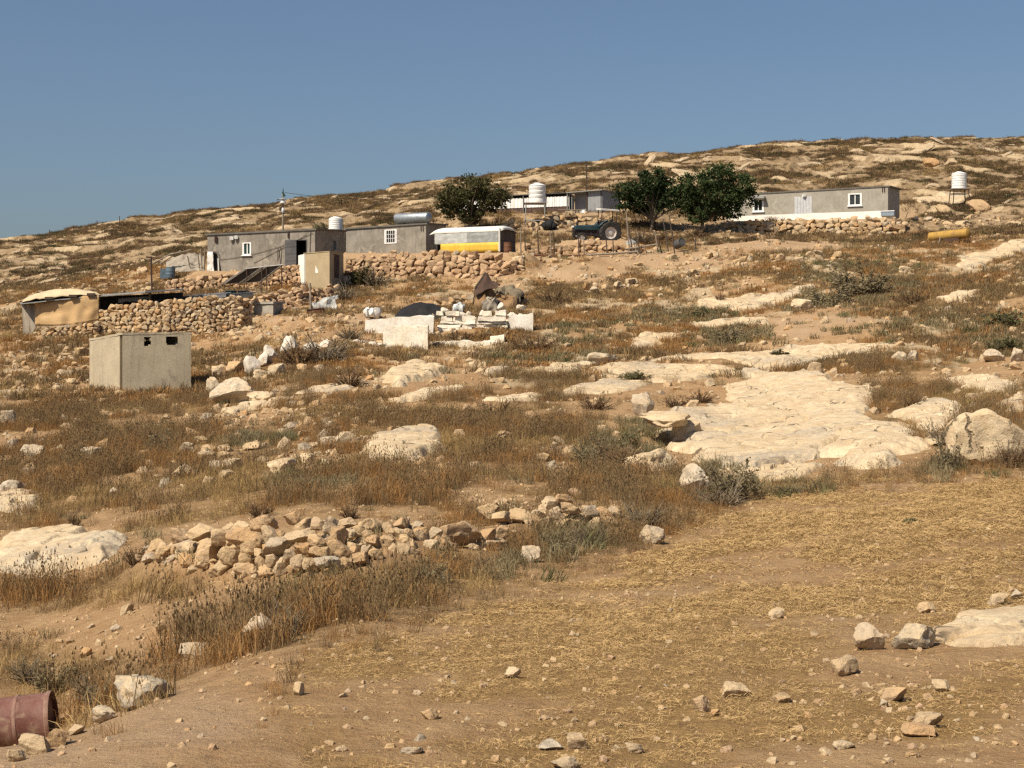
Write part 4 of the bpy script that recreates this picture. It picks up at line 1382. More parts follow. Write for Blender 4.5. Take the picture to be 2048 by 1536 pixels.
def tank_stand(label, px0, px1, pytop, pybot, d, depth, mat='galvanised_dull', rails=(0.25, 0.95), group=None, legs=4, splay=0.1, shelf=None, deck=True):
    a, b_ = P(px0, pytop, d), P(px1, pytop, d)
    zb = P(px0, pybot, d).z
    root = empty('tank_stand', Vector(((a.x + b_.x) / 2, d + depth / 2, zb)), label, 'tank stand', group)
    top = [Vector((a.x, d, a.z)), Vector((b_.x, d, a.z)), Vector((b_.x, d + depth, a.z)), Vector((a.x, d + depth, a.z))]
    cx, cy = (a.x + b_.x) / 2, d + depth / 2
    foot = []
    for p in top:
        q = Vector((cx + (p.x - cx) * (1 + splay), cy + (p.y - cy) * (1 + splay), zb))
        q.z = min(zb, h1(q.x, q.y)) - 0.05
        foot.append(q)
        mb = MB()
        mb.tube([q, p], 0.045, 6)
        mb.build('leg', mat, root)
    for f in rails:
        for i in range(4):
            p, q = foot[i].lerp(top[i], f), foot[(i + 1) % 4].lerp(top[(i + 1) % 4], f)
            mb = MB()
            mb.tube([p, q], 0.035, 6)
            mb.build('rail', mat, root)
    if deck:
        for k in range(5):
            mb = MB()
            y = d - 0.08 + (depth + 0.16) * (k + 0.5) / 5
            mb.box((cx, y, a.z + 0.035), (b_.x - a.x + 0.35, (depth + 0.16) / 5 - 0.03, 0.06))
            mb.build('deck_plank', 'wood_grey', root)
    return root


lathe_tank('water_tank', 'tall white water tank on a stand in front of the long shed', 1075, 364, 405.5, 34.5, 130.3, 4)
st = tank_stand('rusty grey four-legged stand carrying the tall white tank by the shed', 1052, 1089, 406.5, 452, 130, 1.4, rails=(0.35,), splay=0.08)
lathe_tank('water_tank', 'ribbed white water tank standing behind the roof of the left house', 670, 432, 464, 28.5, 122, 6)
mb = MB()
c0 = P(670, 464, 122)
mb.rough_hex([(c0.x - 0.7, 122, 6.0), (c0.x + 0.7, 122, 6.0), (c0.x + 0.7, 123.3, 6.0), (c0.x - 0.7, 123.3, 6.0)], [(c0.x - 0.7, 122, c0.z - 0.01), (c0.x + 0.7, 122, c0.z - 0.01), (c0.x + 0.7, 123.3, c0.z - 0.01), (c0.x - 0.7, 123.3, c0.z - 0.01)], (3, 3, 3), 0.01)
tag(mb.build('tank_plinth', 'cement_render', weld=True), 'cement plinth under the ribbed tank behind the left house', 'plinth')
lathe_tank('water_tank', 'white water tank alone on tall legs at the far right', 1922.5, 341.5, 377, 30, 141, 6)
tank_stand('dark slender-legged stand under the lone white tank at the far right', 1908, 1937, 378, 406, 140.8, 1.2, mat='rust_dark', rails=(0.75,), splay=0.18, deck=True)


def lying_tank(name, label, a, b_, rad, mat, cat, bands=0, saddles=True, n=28, band_mat=None, dome=0.12):
    a, b_ = Vector(a), Vector(b_)
    L = (b_ - a).length
    ax = (b_ - a) / L
    root = empty(name, (a + b_) / 2 - Vector((0, 0, rad)), label, cat)
    q = ax.to_track_quat('Z', 'Y').to_matrix().to_4x4()
    m = Matrix.Translation(a) @ q
    mb = MB()
    mb.lathe([(rad * 0.15, -dome), (rad * 0.7, -dome * 0.7), (rad * 0.985, -0.02), (rad, 0.0), (rad, L), (rad * 0.985, L + 0.02), (rad * 0.7, L + dome * 0.7), (rad * 0.15, L + dome)], m, n)
    mb.build('shell', mat, root, smooth=35)
    for k in range(bands):
        f = L * (k + 0.5) / bands
        mb = MB()
        mb.lathe([(rad, f - 0.03), (rad + 0.018, f - 0.02), (rad + 0.018, f + 0.02), (rad, f + 0.03)], m, n, cap=False)
        mb.build('band', band_mat or mat, root, smooth=35)
    if saddles:
        for f in (0.18, 0.82):
            p = a + ax * L * f
            mb = MB()
            gz = min(h1(p.x, p.y), p.z - rad) - 0.1
            mb.box((p.x, p.y, (gz + p.z - rad * 0.8) / 2), (0.12, rad * 1.5, max(0.1, p.z - rad * 0.8 - gz)), math.atan2(ax.y, ax.x))
            mb.build('saddle', 'rust_dark', root)
    return root


a, b_ = P(794, 437.5, 121.0), P(857, 435, 119.4)
r_ = lying_tank('metal_cylinder', 'shiny galvanised cylinder lying along the roof of the barred-window house', a, b_, 0.40, 'galvanised', 'water tank', bands=2, saddles=False)
for f in (0.2, 0.8):
    p = a.lerp(b_, f)
    mb = MB()
    mb.box((p.x, p.y, (p.z - 0.40 + 9.35) / 2 + 0.02), (0.12, 0.5, abs(p.z - 0.36 - 9.2)), 0)
    mb.build('saddle', 'rust_dark', r_)
a, b_ = P(1861, 474.5, 119.5), P(1936, 466.5, 117.3)
lying_tank('fuel_tank', 'old yellow cylindrical tank lying in scrub at the right', a, b_, 0.36, 'yellow_rust', 'tank', bands=1, saddles=False)
mb = MB()
mb.rough_hex([P(1886, 486, 118.1), P(1918, 484, 117.3), P(1918, 484, 118.2), P(1886, 486, 119)], [P(1886, 477, 118.1), P(1918, 475, 117.3), P(1918, 475, 118.2), P(1886, 477, 119)], (4, 3, 3), 0.04)
tag(mb.build('tank_cradle', 'rust_dark', weld=True), 'dark rusty cradle under the yellow tank', 'cradle')
mb = MB()
mb.tube([P(1876, 493, 117.2), P(1881, 474, 117.4)], 0.05, 6)
tag(mb.build('prop_stick', 'wood_grey'), 'pale stick propped against the yellow tank', 'stick')
r_ = empty('dark_crate', P(1826, 448, 131), 'dark open crate beside the end of the right-hand retaining wall', 'crate')
mb = MB()
c0 = P(1826, 452, 131)
mb.hexa([c0 + Vector((-0.4, 0, 0)), c0 + Vector((0.42, -0.1, 0)), c0 + Vector((0.42, 0.7, 0)), c0 + Vector((-0.4, 0.7, 0))], [c0 + Vector((-0.42, 0, 0.62)), c0 + Vector((0.42, -0.1, 0.8)), c0 + Vector((0.42, 0.7, 0.8)), c0 + Vector((-0.42, 0.7, 0.62))])
mb.build('crate_body', 'sheet_dark', r_)
for k in range(3):
    mb = MB()
    mb.box(c0 + Vector((0.0, -0.09, 0.15 + 0.22 * k)), (0.84, 0.03, 0.1), -0.12)
    mb.build('slat', 'wood_dark', r_)
mb = MB()
mb.tube([P(1808, 447, 130.6), P(1815, 425, 130.8)], 0.03, 6)
tag(mb.build('leaning_stick', 'wood_dark'), 'thin stick leaning out above the dark crate', 'stick')

# ------------------------------------------------------------------ derelict van body
def van():
    n = P(1000, 505, 112)
    nl = P(873, 508, 114.2)
    nr = P(1031, 505, 115.0)
    z0 = 6.78
    root = empty('derelict_van', (n.x, n.y, z0), 'derelict van body, white curved roof, sheeted sides and yellow skirt', 'van body')
    f = Wall(nl, n, z0, z0, z0, 0.06)
    e = Wall(n, nr, z0, z0, z0, 0.06)
    zt = P(1000, 455, 112).z
    zy1 = P(1000, 484, 112).z
    zy0 = P(1000, 503, 112).z
    ll = f.L
    # yellow skirt of pressed panels
    for k in range(4):
        a, b_ = 0.35 + (ll - 0.4) * k / 4, 0.35 + (ll - 0.4) * (k + 1) / 4
        mb = MB()
        mb.grid(lambda u, v: f.pt(a + (b_ - a) * u, zy0 + (zy1 - zy0) * v, 0.03 + 0.012 * math.sin(u * 12.6)), 24, 3)
        solidify(mb.build('skirt_panel', 'yellow_paint', root, smooth=50), 0.02)
    # plastic sheeting in two lengths
    for k, (a, b_, mm) in enumerate(((-0.15, ll * 0.50, 'plastic_sheeting'), (ll * 0.50, ll - 0.12, 'plastic_sheeting_grey'))):
        mb = MB()
        lo = zy1 - 0.03
        mb.grid(lambda u, v: f.pt(a + (b_ - a) * u, lo + (zt - 0.15 - lo) * v - (0.06 * math.sin(3 * u) if v == 0 else 0), 0.0 + 0.012 * k + 0.03 * mnoise.noise(Vector((u * 5, v * 4, k * 7)))), 22, 10)
        solidify(mb.build('plastic_sheet', mm, root, smooth=60), 0.008)
    # end panels
    for k in range(2):
        mb = MB()
        za, zb = z0 + 0.15 + (zt - z0 - 0.25) * k / 2, z0 + 0.15 + (zt - z0 - 0.25) * (k + 1) / 2
        e.block(mb, 0.06, e.L, za, zb - 0.02, -0.05, 0.01 * k)
        mb.build('end_panel', 'van_end', root)
    mb = MB()
    mb.tube([f.pt(ll - 0.03, zy0, 0.03), f.pt(ll - 0.03, zt, 0.03)], 0.065, 8)
    mb.build('corner_post', 'van_white', root)
    # roof shell
    wv = Vector((nr.x - n.x, nr.y - n.y, 0))
    wd = wv.length
    dirw = wv / wd
    t3 = Vector((f.t.x, f.t.y, 0))
    rz = zt - 0.22

    def rf(u, v):
        s = -0.55 + (ll + 0.75) * u
        q = -0.015 + (wd + 0.03) * v
        arch = (1 - abs(2 * v - 1) ** 2.4) ** 0.55 * 0.42
        end = min(1, (u / 0.06)) ** 0.5 * min(1, ((1 - u) / 0.05)) ** 0.5
        p = Vector((f.A.x, f.A.y, 0)) + t3 * s + dirw * q
        p.z = rz + arch * (0.35 + 0.65 * end) - (0.12 * (1 - u / 0.13) if u < 0.13 else 0)
        return p
    mb = MB()
    mb.grid(rf, 30, 18)
    solidify(mb.build('roof_shell', 'van_white', root, smooth=50), 0.04)
    mb = MB()
    f.block(mb, -0.3, ll, zt - 0.25, zt - 0.17, -0.04, 0.03)
    mb.build('gutter', 'van_white', root)
    # far side, front and floor
    mb = MB()
    A = f.pt(0, z0, 0) + dirw * wd
    B = f.pt(ll, z0, 0) + dirw * wd
    Wall(B, A, z0 + 0.1, zt - 0.1, zt - 0.1, 0.05).build(mb)
    mb.build('far_side', 'brown_boarding', root)
    mb = MB()
    Wall(A, f.pt(0, z0, 0), z0 + 0.1, zt - 0.2, zt - 0.2, 0.05).build(mb)
    mb.build('front_wall', 'sheet_dark', root)
    mb = MB()
    q0 = [f.pt(0.1, z0 + 0.05, -0.1), f.pt(ll, z0 + 0.05, -0.1), f.pt(ll, z0 + 0.05, -0.1) + dirw * (wd - 0.2), f.pt(0.1, z0 + 0.05, -0.1) + dirw * (wd - 0.2)]
    mb.hexa(q0, [p + Vector((0, 0, 0.2)) for p in q0])
    mb.build('chassis', 'rust_dark', root)
    for s in (1.0, ll - 0.9):
        p = f.pt(s, z0 + 0.28, -0.12)
        m = Matrix.Translation(p) @ Vector((f.n.x, f.n.y, 0)).to_track_quat('Z', 'Y').to_matrix().to_4x4()
        mb = MB()
        mb.lathe([(0.12, -0.18), (0.33, -0.18), (0.36, -0.12), (0.36, 0.0), (0.33, 0.04), (0.2, 0.03), (0.02, 0.02)], m, 20)
        mb.build('wheel', 'tyre', root, smooth=35)


van()


def drum(name, label, p, rad, h, mat, tilt=(0, 0), open_top=False, cat='barrel', rim=None):
    root = empty(name, p, label, cat)
    m = Matrix.Rotation(tilt[0], 4, 'X') @ Matrix.Rotation(tilt[1], 4, 'Y')
    prof = [(rad * 0.96, 0), (rad, 0.02)]
    for f in (0.33, 0.66):
        prof += [(rad, h * f - 0.03), (rad * 1.035, h * f), (rad, h * f + 0.03)]
    prof += [(rad, h - 0.02), (rad * 1.03, h - 0.01), (rad * 1.03, h), (rad * 0.95, h), (rad * 0.95, h - 0.03)]
    mb = MB()
    mb.lathe(prof, m, 26)
    mb.build('drum_body', mat, root, world=False, smooth=30)
    mb = MB()
    mb.lathe([(rad * 1.032, h - 0.012), (rad * 1.045, h - 0.006), (rad * 1.032, h + 0.002)], m, 26, cap=False)
    mb.build('rim', rim or mat, root, world=False, smooth=30)
    return root


drum('oil_drum', 'upright rusty drum at the open end of the derelict van', P(1016, 508, 111), 0.29, 0.82, 'rust')
drum('tipped_drum', 'black drum lying on its side beyond the crooked fence', P(1352, 491, 117.5), 0.3, 0.8, 'sheet_dark', (1.25, 0.5))
drum('blue_drum', 'blue-grey drum on the slope left of the cement house', P(341, 556, 112), 0.32, 0.75, 'blue_sheet')
mb = MB()
mb.rough_hex([P(320, 557, 112.3), P(332, 557, 112.3), P(332, 557, 113), P(320, 557, 113)], [P(321, 538, 112.3), P(332, 537, 112.3), P(332, 537, 113), P(321, 538, 113)], (3, 3, 3), 0.03)
tag(mb.build('blue_bin', 'blue_sheet', weld=True), 'square faded bin left of the blue-grey drum', 'bin')

# the red barrel lying at the lower left
def red_barrel():
    e = P(106, 1438, 14.6)          # middle of the right-hand end
    ax = Vector((-0.985, -0.10, -0.10)).normalized()
    rad, L = 0.245, 0.86
    root = empty('oil_drum', e + ax * 0.4 - Vector((0, 0, rad)), 'red paint-worn oil drum lying on its side at the lower left corner', 'barrel')
    m = Matrix.Translation(e) @ ax.to_track_quat('Z', 'Y').to_matrix().to_4x4()
    prof = [(rad * 0.94, 0.03), (rad * 0.95, 0.0), (rad * 1.03, 0.0), (rad * 1.035, 0.02), (rad, 0.035)]
    for f in (0.3, 0.6):
        prof += [(rad, f - 0.03), (rad * 1.03, f - 0.008), (rad * 1.03, f + 0.008), (rad, f + 0.03)]
    prof += [(rad, L - 0.03), (rad * 1.03, L - 0.01), (rad * 1.03, L), (rad * 0.95, L), (rad * 0.94, L - 0.03)]
    mb = MB()
    mb.lathe(prof, m, 40)
    mb.build('drum_body', 'barrel_red', root, smooth=30)
    mb = MB()
    mb.lathe([(rad * 1.03, -0.006), (rad * 1.05, 0.005), (rad * 1.05, 0.03), (rad * 1.03, 0.036)], m, 40, cap=False)
    mb.build('rim', 'barrel_chalk', root, smooth=30)
    mb = MB()
    mb.lathe([(rad * 1.032, 0.285), (rad * 1.037, 0.295), (rad * 1.037, 0.305), (rad * 1.032, 0.315)], m, 40, cap=False)
    mb.build('hoop', 'barrel_chalk', root, smooth=30)


red_barrel()

# ------------------------------------------------------------------ tractor (local frame: x forward, y to its left, z up)
def wheel(root, name, c, rad, wd, rim_r, mat_rim, lugs):
    m = Matrix.Translation(c) @ Matrix.Rotation(R(90), 4, 'X')
    hw = wd / 2
    mb = MB()
    mb.lathe([(rim_r, -hw * 0.7), (rim_r * 1.1, -hw * 0.95), (rad * 0.9, -hw), (rad * 0.97, -hw * 0.75), (rad * 0.98, 0), (rad * 0.97, hw * 0.75), (rad * 0.9, hw), (rim_r * 1.1, hw * 0.95), (rim_r, hw * 0.7), (rim_r, -hw * 0.7)], m, 36, cap=False)
    for k in range(lugs):
        a = 2 * math.pi * k / lugs
        for sgn in (-1, 1):
            aa = a + (0.5 * 2 * math.pi / lugs if sgn > 0 else 0)
            mm = m @ Matrix.Rotation(aa, 4, 'Z') @ Matrix.Translation((rad * 0.98, 0, sgn * hw * 0.45)) @ Matrix.Rotation(sgn * 0.6, 4, 'X')
            qv = [mm @ Vector((x * 0.03, y * 0.035, z * hw * 0.55)) for z in (-1, 1) for x, y in ((-1, -1), (1, -1), (1, 1), (-1, 1))]
            mb.hexa(qv[:4], qv[4:])
    w_ = mb.build(name, 'tyre', root, world=False, smooth=35)
    mb = MB()
    for s in (-1, 1):
        mb.lathe([(rim_r * 1.02, s * hw * 0.72), (rim_r * 0.92, s * hw * 0.66), (rim_r * 0.86, s * hw * 0.3), (rim_r * 0.5, s * hw * 0.25), (rim_r * 0.32, s * hw * 0.45), (rim_r * 0.3, s * hw * 0.7), (0.02, s * hw * 0.72)], m, 28, cap=False)
    mb.build('rim', mat_rim, w_, world=False, smooth=35)
    return w_


tp = P(1196, 476, 121.2)
tp.z = 8.15
th = R(180 + 15)
troot = empty('farm_tractor', (tp.x + 0.35, tp.y + 0.9, tp.z), 'old dark blue farm tractor with white sun canopy parked behind the fence', 'tractor', rot=(R(-7), R(-2.5), th))
tr = troot
wheel(tr, 'rear_wheel', (-0.35, 0.74, 0.86), 0.86, 0.42, 0.45, 'rim_white', 18)
wheel(tr, 'rear_wheel', (-0.35, -0.74, 0.86), 0.86, 0.42, 0.45, 'rim_white', 18)
wheel(tr, 'front_wheel', (1.85, 0.66, 0.34), 0.36, 0.2, 0.2, 'rim_white', 12)
wheel(tr, 'front_wheel', (1.85, -0.66, 0.56), 0.36, 0.2, 0.2, 'rim_white', 12)
mb = MB()
mb.hexa([(0.35, -0.26, 0.95), (2.35, -0.24, 0.88), (2.35, 0.24, 0.88), (0.35, 0.26, 0.95)], [(0.35, -0.24, 1.38), (2.3, -0.2, 1.22), (2.3, 0.2, 1.22), (0.35, 0.24, 1.38)])
hood = mb.build('hood', 'tractor_blue', tr, world=False)
bv = hood.modifiers.new('edge', 'BEVEL')
bv.width, bv.segments = 0.06, 3
mb = MB()
mb.box((2.36, 0, 0.98), (0.05, 0.4, 0.46))
mb.build('grille', 'engine_dark', tr, world=False)
for y in (-0.15, 0.15):
    mb = MB()
    mb.lathe([(0.02, 0.06), (0.07, 0.05), (0.085, 0.0), (0.06, -0.06)], Matrix.Translation((2.42, y, 1.1)) @ Matrix.Rotation(R(90), 4, 'Y'), 16)
    mb.build('headlight', 'porcelain', tr, world=False, smooth=40)
mb = MB()
mb.box((1.2, 0, 0.72), (1.9, 0.36, 0.46))
mb.box((0.1, 0, 0.75), (0.9, 0.5, 0.5))
mb.tube([(1.0, 0.22, 0.75), (1.0, 0.3, 0.6), (0.3, 0.3, 0.55)], 0.05, 8)
mb.build('engine_block', 'engine_dark', tr, world=False)
mb = MB()
mb.tube([(-0.35, -0.7, 0.78), (-0.35, 0.7, 0.78)], 0.12, 12)
mb.build('rear_axle', 'engine_dark', tr, world=False)
mb = MB()
mb.tube([(1.85, -0.66, 0.56), (1.85, 0.66, 0.34)], 0.06, 8)
mb.build('front_axle', 'engine_dark', tr, world=False)
for s in (-1, 1):
    mb = MB()
    mb.grid(lambda u, v: Vector((-0.35 + 0.98 * math.cos(R(25 + 110 * u)), s * (0.46 + 0.32 * v), 0.86 + 0.95 * math.sin(R(25 + 110 * u)))), 14, 3)
    solidify(mb.build('mudguard', 'tractor_blue', tr, world=False, smooth=50), 0.03)
mb = MB()
mb.box((-0.35, 0, 1.28), (0.45, 0.5, 0.1))
mb.box((-0.6, 0, 1.55), (0.1, 0.48, 0.5), 0, Matrix.Rotation(-0.2, 3, 'Y'))
mb.build('seat', 'engine_dark', tr, world=False)
mb = MB()
n_ = 20
ctr, axv = Vector((0.25, 0, 1.62)), Vector((-0.5, 0, 0.85)).normalized()
e1 = axv.cross(Vector((0, 1, 0))).normalized()
mb.tube([ctr + (e1 * math.cos(2 * math.pi * k / n_) + Vector((0, 1, 0)) * math.sin(2 * math.pi * k / n_)) * 0.2 for k in range(n_ + 1)], 0.018, 6)
mb.tube([ctr, ctr + Vector((0.25, 0, -0.45))], 0.025, 6)
mb.build('steering_wheel', 'engine_dark', tr, world=False)
mb = MB()
mb.box((-0.25, 0, 2.60), (1.45, 1.15, 0.05))
o = mb.build('canopy', 'van_white', tr, world=False)
mb = MB()
mb.box((-0.25, 0, 2.54), (1.49, 1.19, 0.055))
mb.build('canopy_rim', 'van_white', tr, world=False)
for x, y, z in ((-0.85, 0.5, 1.2), (-0.85, -0.5, 1.2), (0.33, 0.45, 1.1), (0.33, -0.45, 1.1)):
    mb = MB()
    mb.tube([(x, y, z), (x * 0.98, y, 2.53)], 0.035, 6)
    mb.build('canopy_post', 'rust_dark', tr, world=False)
mb = MB()
mb.tube([(1.35, -0.12, 1.25), (1.35, -0.12, 1.75), (1.3, -0.12, 1.82)], 0.035, 8)
mb.build('exhaust_pipe', 'rust_dark', tr, world=False)
mb = MB()
mb.box((-1.15, 0, 0.55), (0.5, 0.5, 0.08))
mb.tube([(-1.0, 0.35, 0.7), (-1.55, 0.4, 0.45)], 0.035, 6)
mb.tube([(-1.0, -0.35, 0.7), (-1.55, -0.4, 0.45)], 0.035, 6)
mb.build('hitch', 'rust_dark', tr, world=False)
mb = MB()
mb.lathe([(0.09, 0), (0.1, 0.05), (0.1, 0.22), (0.06, 0.27), (0.02, 0.27)], Matrix.Translation((2.1, 0.05, 1.25)), 14)
mb.build('air_cleaner', 'engine_dark', tr, world=False, smooth=40)

# ------------------------------------------------------------------ trees
def leaf_mesh(name, pts, size, mat, seed, stretch=1.5):
    rs = np.random.RandomState(seed)
    n = len(pts)
    a = rs.normal(size=(n, 3))
    a /= np.linalg.norm(a, axis=1)[:, None]
    b_ = np.cross(a, rs.normal(size=(n, 3)))
    b_ /= np.linalg.norm(b_, axis=1)[:, None]
    s = (size * rs.uniform(0.6, 1.35, n))[:, None]
    a, b_ = a * s * stretch * 0.5, b_ * s * 0.5
    v = np.stack([pts - a, pts + b_ * 0.8, pts + a, pts - b_ * 0.8], 1).reshape(-1, 3)
    me = bpy.data.meshes.new(name)
    me.from_pydata(v.tolist(), [], np.arange(4 * n).reshape(-1, 4).tolist())
    me.materials.append(MATS[mat])
    return me


def tree(label, px, py, d, lobes, mat, n, seed, limbs=14, size=0.17):
    """lobes: (px, py, rx, ry) of the crown's masses in the photo"""
    rs = np.random.RandomState(seed)
    base = P(px, py, d)
    base.z = h1(base.x, base.y) - 0.05
    root = empty('leafy_tree', base, label, 'tree')
    cs = []
    tot = sum(l[2] * l[3] for l in lobes)
    allp = []
    tops = []
    for (lx, ly, rx, ry) in lobes:
        c = P(lx, ly, d)
        c.y += rs.uniform(-0.6, 0.6)
        ax, az = rx / F * d, ry / F * d
        ay = (ax + az) / 2 * 0.95
        tops.append(c)
        k = int(n * rx * ry / tot)
        nc_ = max(6, int(20 * ax * az))
        dirs = rs.normal(size=(nc_, 3))
        dirs /= np.linalg.norm(dirs, axis=1)[:, None]
        cc = dirs * (rs.uniform(0.3, 1.25, nc_) ** 0.5)[:, None] * np.array([ax, ay, az]) * 0.9
        which = rs.randint(0, nc_, k)
        off = rs.normal(size=(k, 3)) * np.array([1, 1, 0.8]) * (0.19 * (ax + az) / 2 + 0.07)
        off *= (rs.uniform(0.4, 1.0, (k, 1)))
        allp.append(cc[which] + off + np.array([c.x, c.y, c.z]))
    pts = np.concatenate(allp) - np.array(base)
    pts = pts[pts[:, 2] > 0.35]
    crown = bpy.data.objects.new('crown', leaf_mesh('crown', pts, size, mat, seed))
    COL.objects.link(crown)
    crown.parent = root
    mb = MB()
    top = sum(tops, Vector()) / len(tops)
    fork = Vector((0.1, 0, (top.z - base.z) * 0.34))
    mb.tube([(0, 0, -0.2), (0.04, 0.02, fork.z * 0.5), fork], [0.2, 0.15, 0.14], 9)
    mb.build('trunk', 'bark', root, world=False, smooth=50)
    ends = [t - base for t in tops] + [Vector(pts[rs.randint(len(pts))]) for _ in range(limbs)]
    for e in ends:
        mid = fork.lerp(e, 0.5) + Vector((rs.uniform(-0.15, 0.15), rs.uniform(-0.15, 0.15), 0.12))
        mb = MB()
        mb.tube([fork - Vector((0, 0, 0.1)), mid, e], [0.1, 0.06, 0.02], 6)
        mb.build('limb', 'bark', root, world=False, smooth=50)
    return root


tree('broad olive-brown tree rising behind the van body, left of the shed tank', 938, 436, 129, [(905, 392, 34, 26), (945, 376, 42, 24), (985, 388, 34, 26), (940, 405, 46, 22), (900, 418, 26, 18), (975, 410, 34, 18), (940, 428, 30, 14), (884, 400, 16, 12)], 'leaf_olive', 7500, 3, size=0.16)
tree('dark round-crowned tree with a bare forked trunk right of the tractor', 1303, 446, 130, [(1300, 362, 34, 22), (1262, 384, 34, 24), (1325, 378, 34, 26), (1290, 398, 52, 22), (1250, 402, 22, 18), (1340, 400, 24, 20), (1275, 416, 26, 10), (1318, 418, 24, 9), (1284, 352, 16, 12)], 'leaf_dark', 9600, 5, size=0.15)
tree('large dense dark tree reaching down over the left end of the right-hand house', 1403, 446, 129, [(1440, 354, 42, 24), (1392, 370, 36, 26), (1482, 372, 36, 24), (1430, 392, 70, 26), (1382, 404, 36, 24), (1486, 396, 34, 20), (1420, 420, 46, 18), (1366, 384, 22, 20), (1450, 340, 18, 11), (1400, 432, 30, 11), (1460, 424, 24, 12)], 'leaf_dark', 15000, 7, size=0.15)

# ------------------------------------------------------------------ solar panels on posts
slabel = ['left-hand solar panel of the pair propped on thin posts', 'right-hand solar panel of the pair propped on thin posts']
lo0, lo1 = P(445, 568, 105.4), P(524, 563, 104.6)
hi0, hi1 = P(490, 538, 104.4), P(567, 529.5, 103.6)
for k in range(2):
    f0, f1 = (0.0, 0.485) if k == 0 else (0.515, 1.0)
    a, b_, c, e = lo0.lerp(lo1, f0), lo0.lerp(lo1, f1), hi0.lerp(hi1, f1), hi0.lerp(hi1, f0)
    root = empty('solar_panel', (a + b_) / 2, slabel[k], 'solar panel', 'solar panels above the sheet roofs')
    nrm = (b_ - a).cross(e - a).normalized()
    if nrm.z < 0:
        nrm = -nrm
    mb = MB()
    mb.hexa([a, b_, c, e], [q + nrm * 0.03 for q in (a, b_, c, e)])
    mb.build('backsheet', 'solar_back', root)
    mb = MB()
    cn = (a + b_ + c + e) / 4
    mb.hexa([q.lerp(cn, 0.02) + nrm * 0.031 for q in (a, b_, c, e)], [q.lerp(cn, 0.02) + nrm * 0.037 for q in (a, b_, c, e)])
    mb.build('glass', 'solar_glass', root)
    for p, q in ((a, b_), (b_, c), (c, e), (e, a)):
        mb = MB()
        mb.tube([p + nrm * 0.015, q + nrm * 0.015], 0.035, 4)
        mb.build('frame', 'alu_frame', root)
    for f in (0.1, 0.9):
        for p, q in ((a, b_), (e, c)):
            t = p.lerp(q, f)
            mb = MB()
            zf = h1(t.x, t.y) - 0.15
            mb.tube([(t.x, t.y, min(zf, t.z - 0.3)), t], 0.035, 6)
            mb.build('post', 'rust_dark', root)
        mb = MB()
        mb.tube([a.lerp(b_, f) - nrm * 0.03, e.lerp(c, f) - nrm * 0.03], 0.03, 4)
        mb.build('rafter', 'alu_frame', root)

# ------------------------------------------------------------------ dry stone walls
dry_wall('dry_stone_wall', 'long tall dry stone wall of small tan stones behind the cistern', [(195, 616, 86.4), (273, 604, 86.1), (330, 599, 86.0), (410, 593, 86.2), (478, 592, 86.8), (506, 601, 87.6)], 0.285, 'limestone', seed=3, batter=0.1, limit=300, course=0.8)
dry_wall('dry_stone_wall', 'stone wall below the left cement house, behind the solar panels', [(330, 562, 105.2), (400, 553, 105.6), (480, 542, 106.2), (560, 531, 106.8), (598, 530, 107.0)], 0.38, 'limestone_pink', seed=4, batter=0.3, limit=200)
dry_wall('dry_stone_wall', 'terrace wall of big rounded boulders beneath the derelict van', [(812, 508, 109.0), (870, 504, 108.8), (940, 504, 108.6), (1000, 512, 108.6), (1045, 522, 109.2)], 0.56, 'limestone_pink', seed=5, batter=0.25, limit=160)
dry_wall('dry_stone_wall', 'shadowy brush-covered stone wall below the barred-window house', [(690, 514, 109.2), (740, 513, 109.2), (812, 509, 109.0)], 0.42, 'limestone_pink', seed=6, batter=0.3, limit=120)
dry_wall('dry_stone_wall', 'tan retaining wall below the white parapet of the right-hand house', [(1425, 454, 130.4), (1490, 443, 129.9), (1600, 439.5, 129.2), (1700, 437, 128.5), (1770, 435, 128.0), (1808, 440, 128.2)], 0.54, 'limestone', seed=7, batter=0.18, limit=200)
dry_wall('dry_stone_wall', 'low boulder wall between the crooked fence and the tractor', [(1050, 492, 117.4), (1130, 487, 117.3), (1200, 486, 117.4), (1290, 492, 117.8)], 0.5, 'limestone_pink', seed=8, limit=80, uneven=0.5)
dry_wall('dry_stone_wall', 'stone footing under the tan canvas of the long shelter', [(46, 668, 87.2), (110, 652, 86.4), (192, 642, 86.0)], 0.32, 'limestone_far', seed=9, limit=120, batter=0.15)
dry_wall('dry_stone_wall', 'stone bank between the hut and the small concrete box', [(500, 594, 93.5), (560, 586, 95), (600, 582, 95.5), (640, 578, 97), (690, 572, 100)], 0.42, 'limestone_pink', seed=10, limit=140, uneven=0.6, batter=0.5)
dry_wall('dry_stone_wall', 'low stone bank right of the whitewashed walls, under the tarpaulin heap', [(868, 594, 92.5), (930, 582, 92.8), (1000, 588, 92), (1045, 600, 91)], 0.42, 'limestone_far', seed=12, limit=70, uneven=0.6)
dry_wall('dry_stone_wall', 'scattered stone row in the open ground right of the terrace boulders', [(1150, 586, 97.5), (1230, 574, 99), (1330, 558, 101.5), (1420, 540, 104.5)], 0.42, 'limestone_far', seed=13, limit=60, uneven=0.8, core=False)
dry_wall('dry_stone_wall', 'rough stone row along the lower side of the pale track', [(1400, 508, 111.5), (1480, 508, 111), (1560, 515, 108), (1630, 508, 108), (1680, 508, 109)], 0.55, 'limestone_far', seed=14, limit=70, uneven=0.7, core=False)
dry_wall('dry_stone_wall', 'short stone bank in front of the shed tank', [(1005, 444, 129.5), (1060, 448, 129), (1130, 430, 131), (1200, 428, 132)], 0.5, 'limestone_far', seed=15, limit=50, uneven=0.6)

